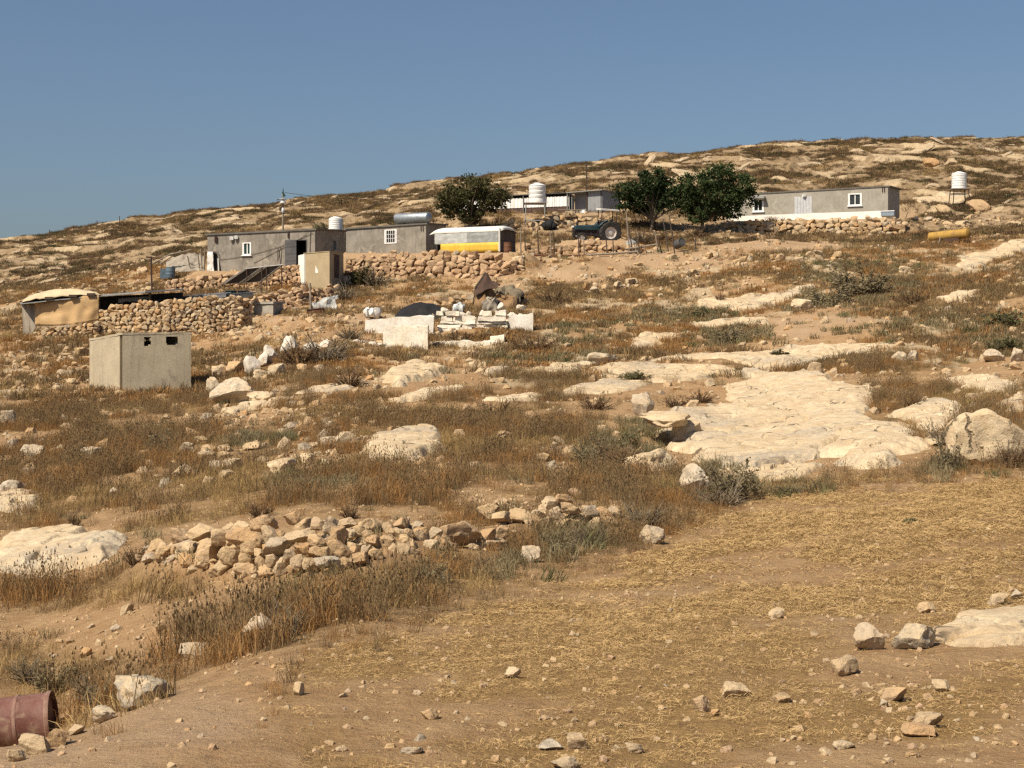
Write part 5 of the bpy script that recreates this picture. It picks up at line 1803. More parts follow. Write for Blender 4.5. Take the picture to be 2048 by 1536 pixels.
# ------------------------------------------------------------------ whitewashed walls
def plaster_wall(label, x0, y0a, y0b, x1, y1, d0, d1, th, mat, seed, name='whitewashed_wall', nx=18, topamp=0.12):
    a, b_ = P(x0, y1, d0), P(x1, y1, d1)
    a.z -= 0.25
    b_.z -= 0.25
    ta, tb = P(x0, y0a, d0), P(x1, y0b, d1)
    k = Vector((0.02, th, 0))
    mb = MB()
    mb.rough_hex([a, b_, b_ + k, a + k], [ta, tb, tb + k, ta + k], (nx, 3, 8), 0.045, 1.6, seed, topamp)
    return tag(mb.build(name, mat, weld=True, smooth=45), label, 'wall')


plaster_wall('tall whitewashed slab wall in front of the black mound', 730, 640, 631, 867, 676, 80.2, 79, 0.35, 'whitewash_grey', 2)
plaster_wall('thick square whitewashed wall, nearest of the white walls', 766, 654, 651, 855, 712, 74.6, 74, 0.7, 'whitewash', 5)
plaster_wall('upright whitewashed block at the right end of the white walls', 1018, 632, 627, 1066, 664, 80, 79.6, 0.8, 'whitewash_grey', 8, nx=8)
plaster_wall('low long whitewashed kerb right of the thick square wall', 862, 684, 682, 980, 698, 75.6, 75.2, 0.5, 'whitewash', 11)
plaster_wall('small whitewashed cube at the end of the low kerb', 980, 672, 671, 1008, 692, 75.4, 75.1, 0.6, 'whitewash', 13, nx=6)
# coursed blocks
r_ = empty('block_wall', P(940, 672, 80), 'broken coursed wall of whitewashed stone blocks between slab and end block', 'wall')
rr = random.Random(3)
rows = [(668, 655, [(876, 905), (906, 945), (946, 985), (986, 1014)]), (655, 649, [(874, 922), (923, 970), (971, 1016)]), (648, 642, [(880, 908), (909, 952), (953, 1016)]), (642, 632, [(882, 905), (909, 952), (955, 1012)]), (631, 622, [(872, 888), (892, 920), (965, 985), (990, 1014)])]
for y1, y0, cells in rows:
    for x0, x1 in cells:
        d0 = 79.8 + rr.uniform(-0.12, 0.12)
        a, b_ = P(x0, y1, d0), P(x1 - 1, y1, d0 - 0.05)
        ta, tb = P(x0 + rr.uniform(0, 2), y0 + rr.uniform(-0.5, 1), d0), P(x1 - 1 - rr.uniform(0, 2), y0 + rr.uniform(-0.5, 1), d0)
        k = Vector((0, 0.6, 0))
        mb = MB()
        mb.rough_hex([a, b_, b_ + k, a + k], [ta, tb, tb + k, ta + k], (6, 2, 3), 0.05, 2.4, rr.uniform(0, 50))
        mb.build('block', 'whitewash', r_, weld=True, smooth=45)
dry_wall('whitewashed_rubble_wall', 'low knobbly whitewashed rubble wall left of the thick square wall', [(655, 682, 75), (700, 682, 74.6), (764, 684, 74.2)], 0.38, 'limestone', lib=WHITE_STONES, seed=21, limit=60, core=False)
dry_wall('tumbled_blocks', 'loose whitish stones heaped on top of the coursed block wall', [(885, 628, 80.7), (960, 622, 80.8), (1040, 618, 80.7)], 0.36, 'limestone', lib=WHITE_STONES, seed=22, limit=40, core=False, uneven=0.8, sink=0.0)
for px, py, w_, h_, lb in ((504, 728, 30, 48, 'tall whitewashed stone striped with paint drips, leftmost of three'), (541, 706, 30, 46, 'whitewashed dripping stone, middle of the three painted stones'), (577, 686, 30, 44, 'whitewashed stone behind dead twigs, rightmost of three painted stones'), (523, 716, 22, 40, 'narrow dark-streaked painted stone between the left and middle ones'), (618, 694, 26, 34, 'half-hidden painted stone inside the leafless brown bush'), (646, 686, 24, 30, 'small painted stone at the left end of the whitewashed rubble wall')):
    rock(px, py + 4, w_ * 1.1, h_ * 0.85, lb, WHITE_STONES, name='painted_stone', depth=0.9, roll=0.1)

# ------------------------------------------------------------------ long shelter with canvas
def shelter():
    root = empty('canvas_shelter', P(120, 688, 87.5), 'long low shelter with tan canvas curtain, sheet roof and pale tarpaulin on top', 'shelter')
    cu = MB()

    def cf(u, v):
        px = 70 + 128 * u
        top = 606.5 - 19.5 * u
        bot = 650 - 10 * u + 5 * math.sin(u * math.pi) * (1 if u > 0.1 else 0) - (12 * (0.12 - u) / 0.12 if u < 0.12 else 0) * 0
        d = 86.9 - 0.4 * u
        p = P(px, bot + (top - bot) * v, d)
        p.y += 0.05 * math.sin(u * 26 + v * 2) * (1 - v * 0.5) + 0.12 * mnoise.noise(Vector((u * 6, v * 3, 1))) - 0.25 * (1 - v) * math.sin(u * math.pi)
        return p
    cu.grid(cf, 48, 14)
    solidify(cu.build('canvas_curtain', 'canvas_tan', root, smooth=60), 0.02)
    cu = MB()

    def lf(u, v):
        px = 43 + 27 * u + (4 * (1 - v) if u < 0.5 else 0)
        top = 608.5 - 2 * u
        bot = 692 - 34 * u * u
        p = P(px, bot + (top - bot) * v, 88.6 - 1.6 * u)
        p.y += 0.12 * math.sin(u * 13 + v * 3)
        return p
    cu.grid(lf, 22, 16)
    solidify(cu.build('canvas_flap', 'canvas_grey', root, smooth=60), 0.02)
    # sheet roof in four sheets
    xs = [40, 120, 205, 290, 367]
    for k in range(4):
        def edge(px, off, d):
            t = (px - 40) / 327.0
            return P(px, 609 - 29 * t ** 0.85 + off, d)
        d0, d1 = 86.5 + 0.03 * k, 89.6
        a, b_ = edge(xs[k] + 0.5, 0, d0), edge(xs[k + 1], 0, d0)
        c, e = edge(xs[k + 1], -1, d1), edge(xs[k] + 0.5, -1, d1)
        c.z, e.z = b_.z + 0.15, a.z + 0.15
        mb = MB()
        mb.hexa([a, b_, c, e], [q + Vector((0, 0, 0.055)) for q in (a, b_, c, e)])
        mb.build('roof_sheet', 'galvanised_dull' if k != 3 else 'sheet_dark', root)
    # tarpaulin thrown over
    mb = MB()

    def tf(u, v):
        px = 44 + 158 * u
        t = (px - 40) / 327.0
        base = P(px, 607 - 29 * t ** 0.85, 86.5 + 2.6 * v)
        bul = (math.sin(math.pi * min(1, u * 1.02)) ** 0.55) * (0.10 + 0.55 * math.sin(math.pi * v) ** 0.7)
        base.z = P(px, 607 - 29 * t ** 0.85, 86.5).z + 0.05 + bul * (0.9 - 0.2 * u) + 0.06 * mnoise.noise(Vector((u * 9, v * 5, 4))) + 0.03 * mnoise.noise(Vector((u * 25, v * 15, 4)))
        return base
    mb.grid(tf, 40, 16)
    solidify(mb.build('tarpaulin', 'canvas_pale', root, smooth=60), 0.03)
    for px in (98, 146, 182):
        t = (px - 40) / 327.0
        c = P(px, 607 - 29 * t ** 0.85 - 4, 86.45)
        mb = MB()
        mb.box(c, (0.42, 0.18, 0.14), 0.05)
        mb.build('weight_block', 'wood_dark', root)
    for px, pb in ((60, 688), (198, 670), (300, 640)):
        t = (px - 40) / 327.0
        a = P(px, 609 - 29 * t ** 0.85, 87.6)
        mb = MB()
        mb.tube([(a.x, a.y, h1(a.x, a.y) - 0.2), a], 0.06, 6)
        mb.build('post', 'wood_grey', root)
    # dark sheet painted in for the shaded void under the roof, right of the curtain
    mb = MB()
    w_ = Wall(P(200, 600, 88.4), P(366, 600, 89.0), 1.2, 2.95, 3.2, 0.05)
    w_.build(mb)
    mb.build('void_shade_sheet', 'sheet_dark', root)


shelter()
for k, (x0, x1, y0, y1, d0, mt, lb) in enumerate([
        (300, 400, 600, 591, 88.6, 'sheet_dark', 'dark metal sheet lying on the long stone wall behind the shelter roof'),
        (392, 452, 592, 587, 89.4, 'sheet_grey', 'grey sheet lying on top of the long stone wall below the solar panels'),
        (446, 506, 590, 586, 90.0, 'sheet_dark', 'dark folded sheet at the right end of the long stone wall'),
        (236, 300, 598, 592, 87.6, 'sheet_grey', 'narrow grey sheet propped on the long stone wall beside the canvas')]):
    a, b_ = P(x0, y0, d0), P(x1, y1, d0 + 0.3)
    mb = MB()
    mb.grid(lambda u, v: a.lerp(b_, u) + Vector((0, 1.6 * v, 0.12 * v + 0.06 * mnoise.noise(Vector((u * 5, v * 3, k))) + 0.03 * math.sin(u * 60))), 40, 6)
    mb.grid(lambda u, v: a.lerp(b_, u) + Vector((0, 0.02, -0.35 * v * (0.6 + 0.4 * mnoise.noise(Vector((u * 6, k, 0)))))), 20, 3)
    tag(solidify(mb.build('metal_sheet', mt), 0.015), lb, 'sheet')
for k, (px, lb) in enumerate(((462, 'dark green tub below the solar panels'), (487, 'black tub right of the dark green one below the solar panels'))):
    g = P(px, 592, 92.5)
    r_ = empty('feed_tub', g, lb, 'tub')
    mb = MB()
    mb.lathe([(0.24, 0), (0.34, 0.3), (0.36, 0.3), (0.33, 0.27), (0.22, 0.04)], Matrix.Translation(Vector((0, 0, 0))), 18)
    mb.build('tub_shell', 'green_cloth' if k == 0 else 'sheet_dark', r_, world=False, smooth=40)
    mb = MB()
    mb.lathe([(0.345, 0.28), (0.375, 0.29), (0.375, 0.31), (0.345, 0.315)], None, 18, cap=False)
    mb.build('rim', 'sheet_dark', r_, world=False, smooth=40)

# lean-to of junk left of the house
r_ = empty('lean_to', P(370, 542, 113), 'collapsed lean-to of grey cloth and crooked poles left of the cement house', 'lean-to')
mb = MB()
mb.grid(lambda u, v: P(332 + 78 * u, 545 - 4 * u - (20 + 16 * math.sin(u * 2.6)) * v, 112.6 + 2.2 * v) + Vector((0, 0.2 * mnoise.noise(Vector((u * 7, v * 5, 3))), 0.15 * mnoise.noise(Vector((u * 9, v * 6, 7))))), 30, 14)
solidify(mb.build('cloth_cover', 'canvas_grey', r_, smooth=60), 0.02)
for a, b_ in (((300, 530), (345, 506)), ((320, 528), (362, 501)), ((340, 509), (382, 500)), ((402, 497), (404, 538)), ((410, 497), (408, 540)), ((396, 508), (399, 540)), ((375, 512), (380, 535))):
    mb = MB()
    mb.tube([P(*a, 112.8), P(*b_, 112.9)], 0.05, 6)
    mb.build('pole', 'wood_grey', r_)

# black tarpaulin mound
r_ = MB()
ca, cb = P(785, 640, 86.5), P(917, 634, 86.0)


def mf(u, v):
    p = ca.lerp(cb, u)
    zt = P(785 + 132 * u, 640 - 34 * (math.sin(math.pi * min(1, u ** 0.8)) ** 0.75), 88).z
    gz = p.z - 0.3
    hgt = math.sin(math.pi * v) ** 0.7
    return Vector((p.x, p.y + 3.4 * v - 0.3, gz + (zt - gz) * hgt + 0.07 * mnoise.noise(Vector((u * 9, v * 6, 2))) + 0.03 * mnoise.noise(Vector((u * 22, v * 14, 5)))))


r_.grid(mf, 50, 22)
tag(solidify(r_.build('tarpaulin_mound', 'black_tarp', smooth=70), 0.03), 'black tarpaulin mound behind the whitewashed slab wall', 'mound')

# tarpaulin heap with a dark peak
r_ = empty('tarpaulin_heap', P(998, 612, 89.5), 'sagging heap of brown and olive tarpaulins with a dark pointed flap', 'tarpaulin heap')


def heap(x0, x1, ytop, ybot, d0, dep, seed, tilt=0.0):
    def fn(u, v):
        px = x0 + (x1 - x0) * u
        yt = ytop + tilt * (u - 0.5) + 5 * mnoise.noise(Vector((u * 4, seed, 0)))
        g = P(px, ybot, d0)
        t = P(px, yt, d0 + dep * 0.5)
        hgt = math.sin(math.pi * v) ** 0.55 * math.sin(math.pi * (0.04 + 0.92 * u)) ** 0.35
        return Vector((g.x, g.y + dep * v, g.z - 0.2 + (t.z - g.z + 0.2) * hgt)) + mnoise.noise_vector(Vector((u * 3 + v * 1.5, v * 3 - u, seed))) * 0.3 + mnoise.noise_vector(Vector((u * 9 - v * 4, v * 7, seed))) * 0.1
    return fn


for k, (x0, x1, yt, yb, d0, dep, sd_, mt, nm) in enumerate([(948, 990, 570, 612, 89.6, 1.4, 1, 'canvas_brown', 'brown_cover'), (982, 1046, 572, 600, 90.2, 1.6, 5, 'olive_cloth', 'olive_cover'), (988, 1036, 588, 614, 89.2, 1.0, 9, 'canvas_brown', 'rust_cover'), (966, 1000, 594, 616, 88.8, 0.8, 15, 'canvas_grey', 'grey_cover')]):
    mb = MB()
    mb.grid(heap(x0, x1, yt, yb, d0, dep, sd_), 26, 16)
    solidify(mb.build(nm, mt, r_, smooth=60), 0.03)
def flap(u, v):
    tu = np.interp(u, [0, 0.25, 0.42, 0.55, 1], [948, 962, 973, 981, 1000])
    ty = np.interp(u, [0, 0.25, 0.42, 0.55, 1], [576, 562, 544, 560, 567])
    bu = np.interp(u, [0, 0.3, 0.6, 1], [950, 964, 984, 999])
    by = np.interp(u, [0, 0.3, 0.6, 1], [594, 584, 576, 574])
    return P(tu + (bu - tu) * v, ty + (by - ty) * v, 90.1 - 0.5 * v) + mnoise.noise_vector(Vector((u * 5, v * 3, 3))) * 0.12


mb = MB()
mb.grid(flap, 24, 10)
solidify(mb.build('dark_flap', 'rust_dark', r_, smooth=60), 0.03)
mb = MB()
mb.tube([P(946, 606, 89.7), P(951, 575, 90), P(971, 545, 90.3)], 0.05, 6)
mb.build('prop_pole', 'wood_dark', r_)
g = P(918, 614, 88)
mb = MB()
mb.grid(heap(910, 926, 605, 620, 87.6, 0.6, 31), 10, 8)
tag(solidify(mb.build('cloth_bundle', 'plastic_sheeting', smooth=60), 0.02), 'small pale bundle of plastic beside the black mound', 'bundle')
mb = MB()
mb.grid(heap(730, 755, 616, 626, 86.6, 0.7, 41), 12, 8)
tag(solidify(mb.build('white_sack', 'white_paint', smooth=60), 0.02), 'white sack lying left of the black mound', 'sack')

# crumpled sheet, post and rusty can below the hut
mb = MB()
mb.grid(lambda u, v: P(624 + 50 * u, 629 - 4 * u - (20 + 20 * u - 14 * max(0, u - 0.6)) * v, 91.5 + 0.8 * v) + mnoise.noise_vector(Vector((u * 4, v * 4, 9))) * 0.22, 12, 8)
tag(solidify(mb.build('crumpled_sheet', 'galvanised_dull'), 0.02), 'crumpled grey metal sheet leaning below the plastered hut', 'sheet')
mb = MB()
mb.tube([P(622, 634, 90.6), P(620, 566, 90.8)], 0.06, 7)
mb.tube([P(625, 634, 90.6), P(624, 612, 90.8)], 0.04, 7)
tag(mb.build('upright_post', 'wood_grey'), 'upright grey timber post beside the crumpled sheet', 'post')
r_ = empty('rusty_trough', P(630, 640, 89.2), 'rusty brown metal trough at the foot of the timber post', 'trough')
mb = MB()
a = P(615, 640, 89.2)
mb.hexa([a, a + Vector((0.8, 0.2, 0.0)), a + Vector((0.8, 0.9, 0)), a + Vector((0, 0.7, 0))], [a + Vector((-0.05, 0, 0.55)), a + Vector((0.85, 0.2, 0.66)), a + Vector((0.85, 0.95, 0.66)), a + Vector((-0.05, 0.7, 0.55))])
mb.build('trough_body', 'rust', r_)
mb = MB()
mb.tube([a + Vector((-0.05, 0, 0.56)), a + Vector((0.85, 0.2, 0.67))], 0.03, 6)
mb.build('trough_lip', 'rust_dark', r_)
# scrap lattice by the hut
r_ = empty('wire_frame', P(600, 572, 103), 'leaning wire lattice left of the plastered hut', 'lattice')
for k in range(6):
    mb = MB()
    mb.tube([P(582 + 5 * k, 566, 103), P(594 + 5 * k, 580, 102.8)], 0.018, 4)
    mb.build('wire', 'rust_dark', r_)
    mb = MB()
    mb.tube([P(594 + 4 * k, 564, 103), P(582 + 4 * k, 578, 102.8)], 0.018, 4)
    mb.build('wire', 'rust_dark', r_)

# ------------------------------------------------------------------ poles, cables and fences
r_ = empty('utility_pole', P(566, 480, 123), 'slender pole with white lamp clusters behind the left cement house', 'pole')
b0 = P(566, 478, 123)
mb = MB()
mb.tube([(b0.x, 123, 6.0), P(566, 385, 123)], [0.10, 0.06], 10)
mb.build('pole_shaft', 'wood_grey', r_)
for py, w_, h_ in ((405, 0.5, 0.16), (398, 0.56, 0.05), (421, 0.22, 0.42), (402, 0.34, 0.26)):
    c = P(566, py, 122.85)
    mb = MB()
    mb.lathe([(w_ * 0.2, -h_ / 2), (w_ / 2, -h_ * 0.3), (w_ / 2, h_ * 0.2), (w_ * 0.25, h_ / 2)], Matrix.Translation(c), 14)
    mb.build('lamp_head', 'porcelain', r_, smooth=40)
mb = MB()
mb.box(P(562, 418, 122.9), (0.25, 0.1, 0.3))
mb.build('switch_box', 'rust_dark', r_)
mb = MB()
mb.tube([P(554, 399, 123), P(573, 398, 123)], 0.03, 6)
mb.build('cross_arm', 'rust_dark', r_)
mb = MB()
mb.grid(lambda u, v: P(564 + 8 * u * (1 - v * 0.7), 393 - 9 * v, 123) + Vector((0, 0.1 * math.sin(u * 6 + v * 3), 0)), 8, 8)
mb.tube([P(566, 393, 123), P(566.5, 377, 123)], [0.06, 0.02], 6)
solidify(mb.build('rag_flag', 'green_cloth', r_), 0.02)
r2 = empty('utility_pole', P(1173, 384, 146), 'thin dark pole standing behind the grey end of the shed', 'pole')
mb = MB()
q = P(1173, 328, 146)
mb.tube([(q.x, 146, 11.0), q], [0.07, 0.05], 8)
mb.build('pole_shaft', 'wood_dark', r2)
mb = MB()
mb.tube([P(1171, 331, 146), P(1176, 331, 146)], 0.03, 6)
mb.build('cross_arm', 'wood_dark', r2)
cable('power_cable', sag(P(569, 385, 123), P(1173, 331, 146), 1.6, 24), 0.016, 'thin overhead cable running right from the slender lamp pole')
mb = MB()
mb.tube([P(304, 584, 101), P(302, 513, 101)], 0.06, 7)
mb.tube([P(292, 514, 101), P(314, 516, 101)], 0.05, 6)
tag(mb.build('dark_post', 'rust_dark'), 'tall dark post with a crosspiece on the slope behind the shelter', 'post')
for k, (px, y0) in enumerate(((99, 459), (147, 450), (194, 441), (239, 432))):
    g = G(px, y0 + 16) if True else None
    d = 186.0
    x = (px - CX) / F * d
    z = h1(x, d)
    mb = MB()
    mb.tube([(x, d, z - 0.3), (x, d, P(px, y0, d).z)], 0.05, 5)
    tag(mb.build('ridge_post', 'wood_dark'), ['thin fence post on the left ridge line, farthest left of four', 'thin fence post on the left ridge line, second from the left', 'thin fence post on the left ridge line, third from the left', 'tallest thin post on the left ridge line, farthest right of four'][k], 'fence post', 'posts on the left ridge')
def z4(X, Y_):
    return 1000 + X / 4.876, 310 + Y_ / 4.876


for k, (x0, y0, x1, y1) in enumerate([(205, 700, 205, 930), (240, 740, 262, 930), (365, 730, 380, 920), (490, 735, 500, 900), (515, 740, 530, 870), (765, 800, 770, 940), (815, 800, 820, 940), (1035, 820, 1045, 900), (1100, 820, 1105, 900), (1230, 540, 1265, 780), (1250, 660, 1300, 850), (1320, 740, 1370, 880), (1300, 850, 1335, 950), (1590, 630, 1645, 820), (1650, 590, 1705, 830), (1510, 740, 1550, 880), (1540, 780, 1580, 890), (1905, 800, 1912, 880)]):
    a, b_ = z4(x0, y0), z4(x1, y1)
    d = 116.2 + 0.6 * math.sin(k * 2.1)
    t, f = P(*a, d), P(*b_, d)
    f.z = min(f.z, h1(f.x, f.y)) - 0.1
    mid = f.lerp(t, 0.5) + Vector((rnd.uniform(-0.05, 0.05), 0, 0))
    mb = MB()
    mb.tube([f, mid, t], [0.06, 0.052, 0.04], 6)
    lb = 'crooked wooden fence stake ' + ['nearest the van body', 'second right of the van body', 'third right of the van body', 'left of a close pair below the shed tank', 'right of a close pair below the shed tank', 'below the tractor front wheel', 'just right of the tractor front wheel', 'below the tractor middle', 'below the tractor rear wheel', 'tallest, right behind the tractor', 'leaning behind the tractor rear wheel', 'leaning, midway between tractor and the tall pair', 'short, low by the end of the pipe', 'left one of the tall leaning pair', 'right one of the tall leaning pair', 'short, left of the tall pair', 'short, right in front of the tall pair', 'alone below the big dense tree'][k]
    tag(mb.build('fence_stake', 'wood_dark' if k % 3 else 'wood_grey'), lb, 'fence stake', 'crooked stakes of the fence')
for k, (a, b_, lb) in enumerate((((1040, 515), (1172, 511), 'long rusty pipe on the ground below the fence, left length'), ((1172, 510), (1276, 503), 'rusty pipe continuing to the right below the fence'), ((1250, 498), (1312, 489), 'rail lying among the fence stakes'))):
    d = 114.5 if k < 2 else 116
    p, q_ = P(*a, d), P(*b_, d)
    for e in (p, q_):
        e.z = max(e.z, h1(e.x, e.y) + 0.06)
    mb = MB()
    mb.tube([p, p.lerp(q_, 0.5) + Vector((0, 0, -0.03)), q_], 0.075, 8)
    tag(mb.build('long_pipe', ('rust', 'wood_grey', 'wood_grey')[k]), lb, 'pipe')
mb = MB()
mb.grid(lambda u, v: P(1252 + 22 * u, 489 - 11 * v * math.sin(0.4 + 2.4 * u), 117) + Vector((0, 0.4 * v, 0)) + mnoise.noise_vector(Vector((u * 4, v * 3, 2))) * 0.1, 8, 6)
tag(solidify(mb.build('grey_sheet', 'galvanised_dull', smooth=60), 0.02), 'small bent grey sheet among the fence stakes', 'sheet')
mb = MB()
mb.grid(heap(1086, 1112, 438, 452, 129.4, 1.0, 51), 12, 8)
tag(solidify(mb.build('black_bag', 'black_tarp', smooth=60), 0.02), 'black bag slumped right of the tank stand by the shed', 'bag')
mb = MB()
mb.grid(heap(1056, 1088, 446, 456, 130.0, 1.0, 55), 12, 8)
tag(solidify(mb.build('dark_cloth', 'sheet_dark', smooth=60), 0.02), 'dark cloth heap under the tank stand by the shed', 'cloth')
mb = MB()
mb.grid(heap(1161, 1176, 421, 428, 133, 0.6, 57), 8, 6)
tag(solidify(mb.build('white_sack', 'white_paint', smooth=60), 0.02), 'white sack on the stones left of the tractor canopy', 'sack')

# ------------------------------------------------------------------ tumbled wall in the foreground, stone by stone
def rubble(label, stones, tf, base, dk, fill=40, seed=1):
    rr = random.Random(seed)
    ps = []
    for X_, Y_, w_, h_ in stones:
        px, py, sw, sh = tf(X_, Y_, w_, h_)
        by = float(np.interp(px, [q[0] for q in base], [q[1] for q in base]))
        d = G(px, by).y + 0.05 + max(0.0, by - py) * dk
        ps.append((px, py, sw, sh, d))
    c = P(*[sum(p[i] for p in ps) / len(ps) for i in (0, 1)], sum(p[4] for p in ps) / len(ps))
    c.z = h1(c.x, c.y)
    root = empty('tumbled_stone_wall', c, label, 'stone wall')
    for px, py, sw, sh, d in ps:
        p = P(px, py, d)
        w_, h_ = sw / F * d, sh / F * d
        put_mesh('stone', rr.choice(NEAR_STONES), p + Vector((0, w_ * 0.3, 0)) - c, (w_ * 1.2, w_ * rr.uniform(0.75, 1.0), h_ * 1.24),
                 (rr.uniform(-0.2, 0.2), rr.uniform(-0.28, 0.28), rr.choice((0, math.pi)) + rr.uniform(-0.4, 0.4)), root)
    for _ in range(fill):
        px, py, sw, sh, d = rr.choice(ps)
        px += rr.uniform(-22, 22)
        d2 = d + rr.uniform(0.15, 0.6)
        x = (px - CX) / F * d2
        gz = h1(x, d2)
        top = P(px, py, d2).z
        s = rr.uniform(0.12, 0.24)
        z = gz + rr.uniform(0.0, max(0.05, top - gz - 0.1))
        put_mesh('stone', rr.choice(NEAR_STONES), Vector((x, d2, z)) - c, (s * 1.3, s, s * 0.85), (rr.uniform(-0.5, 0.5), rr.uniform(-0.5, 0.5), rr.uniform(0, 6)), root)
    return root


def t7(X_, Y_, w_, h_):
    return X_ / 2.667, 960 + Y_ / 2.667, w_ / 2.667, h_ / 2.667


def t8(X_, Y_, w_, h_):
    return 400 + X_ / 2.381, 640 + Y_ / 2.381, w_ / 2.381, h_ / 2.381


rubble('big heap of tumbled tan boulders in the foreground, left of centre',
       [(965, 310, 120, 95), (1070, 290, 130, 80), (1215, 258, 62, 45), (1290, 252, 100, 48), (1400, 238, 130, 72), (1560, 208, 88, 60), (1608, 250, 98, 72), (1690, 240, 62, 60), (1760, 245, 72, 82), (1845, 235, 100, 48), (1180, 310, 102, 82), (1310, 318, 190, 108), (1435, 295, 68, 88), (1495, 295, 46, 40), (1605, 305, 165, 62), (1800, 300, 92, 82), (1865, 285, 50, 40), (1910, 275, 62, 50), (1115, 380, 152, 92), (985, 370, 112, 72), (865, 390, 82, 60), (1225, 415, 122, 82), (1340, 360, 112, 72), (1480, 355, 152, 82), (1310, 430, 72, 62), (1390, 440, 62, 52), (1450, 430, 62, 62), (1815, 380, 118, 108), (1890, 380, 62, 46), (1990, 330, 82, 62), (1700, 330, 102, 62), (1620, 380, 102, 62), (1690, 385, 82, 52), (1000, 440, 112, 82), (1080, 450, 62, 52), (1180, 480, 132, 72), (1310, 490, 122, 76), (1415, 490, 82, 62), (1500, 465, 84, 72), (1590, 440, 84, 64), (900, 430, 72, 52), (800, 420, 82, 52), (1740, 440, 122, 54), (1900, 430, 112, 62), (1950, 385, 62, 62), (1365, 520, 52, 28), (1650, 450, 70, 56), (1540, 400, 70, 54), (740, 415, 46, 34), (1075, 345, 50, 40), (1250, 500, 40, 30), (1380, 395, 56, 44), (1440, 375, 46, 44), (1560, 485, 60, 48), (1730, 385, 56, 46), (1770, 330, 50, 42), (1840, 440, 60, 46), (2000, 400, 70, 60), (1960, 300, 60, 50)],
       t7, [(270, 1135), (330, 1140), (400, 1158), (560, 1164), (700, 1150), (780, 1135)], 0.0065, fill=90, seed=4)
rubble('low spill of stones with one large tan boulder, middle foreground',
       [(810, 1050, 62, 62), (870, 1068, 84, 72), (940, 1015, 52, 42), (1035, 980, 42, 32), (1050, 1030, 52, 62), (1115, 1025, 66, 62), (1230, 1020, 172, 108), (1365, 1032, 82, 56), (1432, 1012, 62, 52), (1380, 1072, 142, 46), (935, 1110, 112, 82), (1095, 1085, 82, 62), (780, 1120, 112, 62), (1000, 1070, 60, 50), (990, 1015, 46, 36), (1160, 1060, 50, 40), (860, 1120, 60, 44), (1010, 1115, 70, 46), (1310, 1085, 60, 36), (900, 1045, 46, 40), (1190, 1085, 70, 40)],
       t8, [(700, 1140), (790, 1125), (900, 1108), (1010, 1105)], 0.007, fill=22, seed=5)
rubble('short heap of reddish tumbled stones farther back, right of the spill',
       [(1370, 915, 102, 66), (1440, 940, 92, 46), (1535, 940, 118, 58), (1610, 930, 62, 42), (1665, 890, 98, 72), (1760, 900, 92, 48), (1850, 915, 82, 52), (1735, 855, 72, 44), (1700, 945, 82, 52), (1780, 990, 82, 52), (1720, 990, 92, 62), (1640, 975, 72, 52), (1930, 935, 92, 62), (1810, 945, 60, 44), (1880, 970, 60, 44), (1570, 975, 50, 36), (1960, 965, 60, 44), (1690, 915, 50, 44)],
       t8, [(950, 1050), (1060, 1056), (1140, 1070), (1250, 1058)], 0.007, fill=26, seed=6)

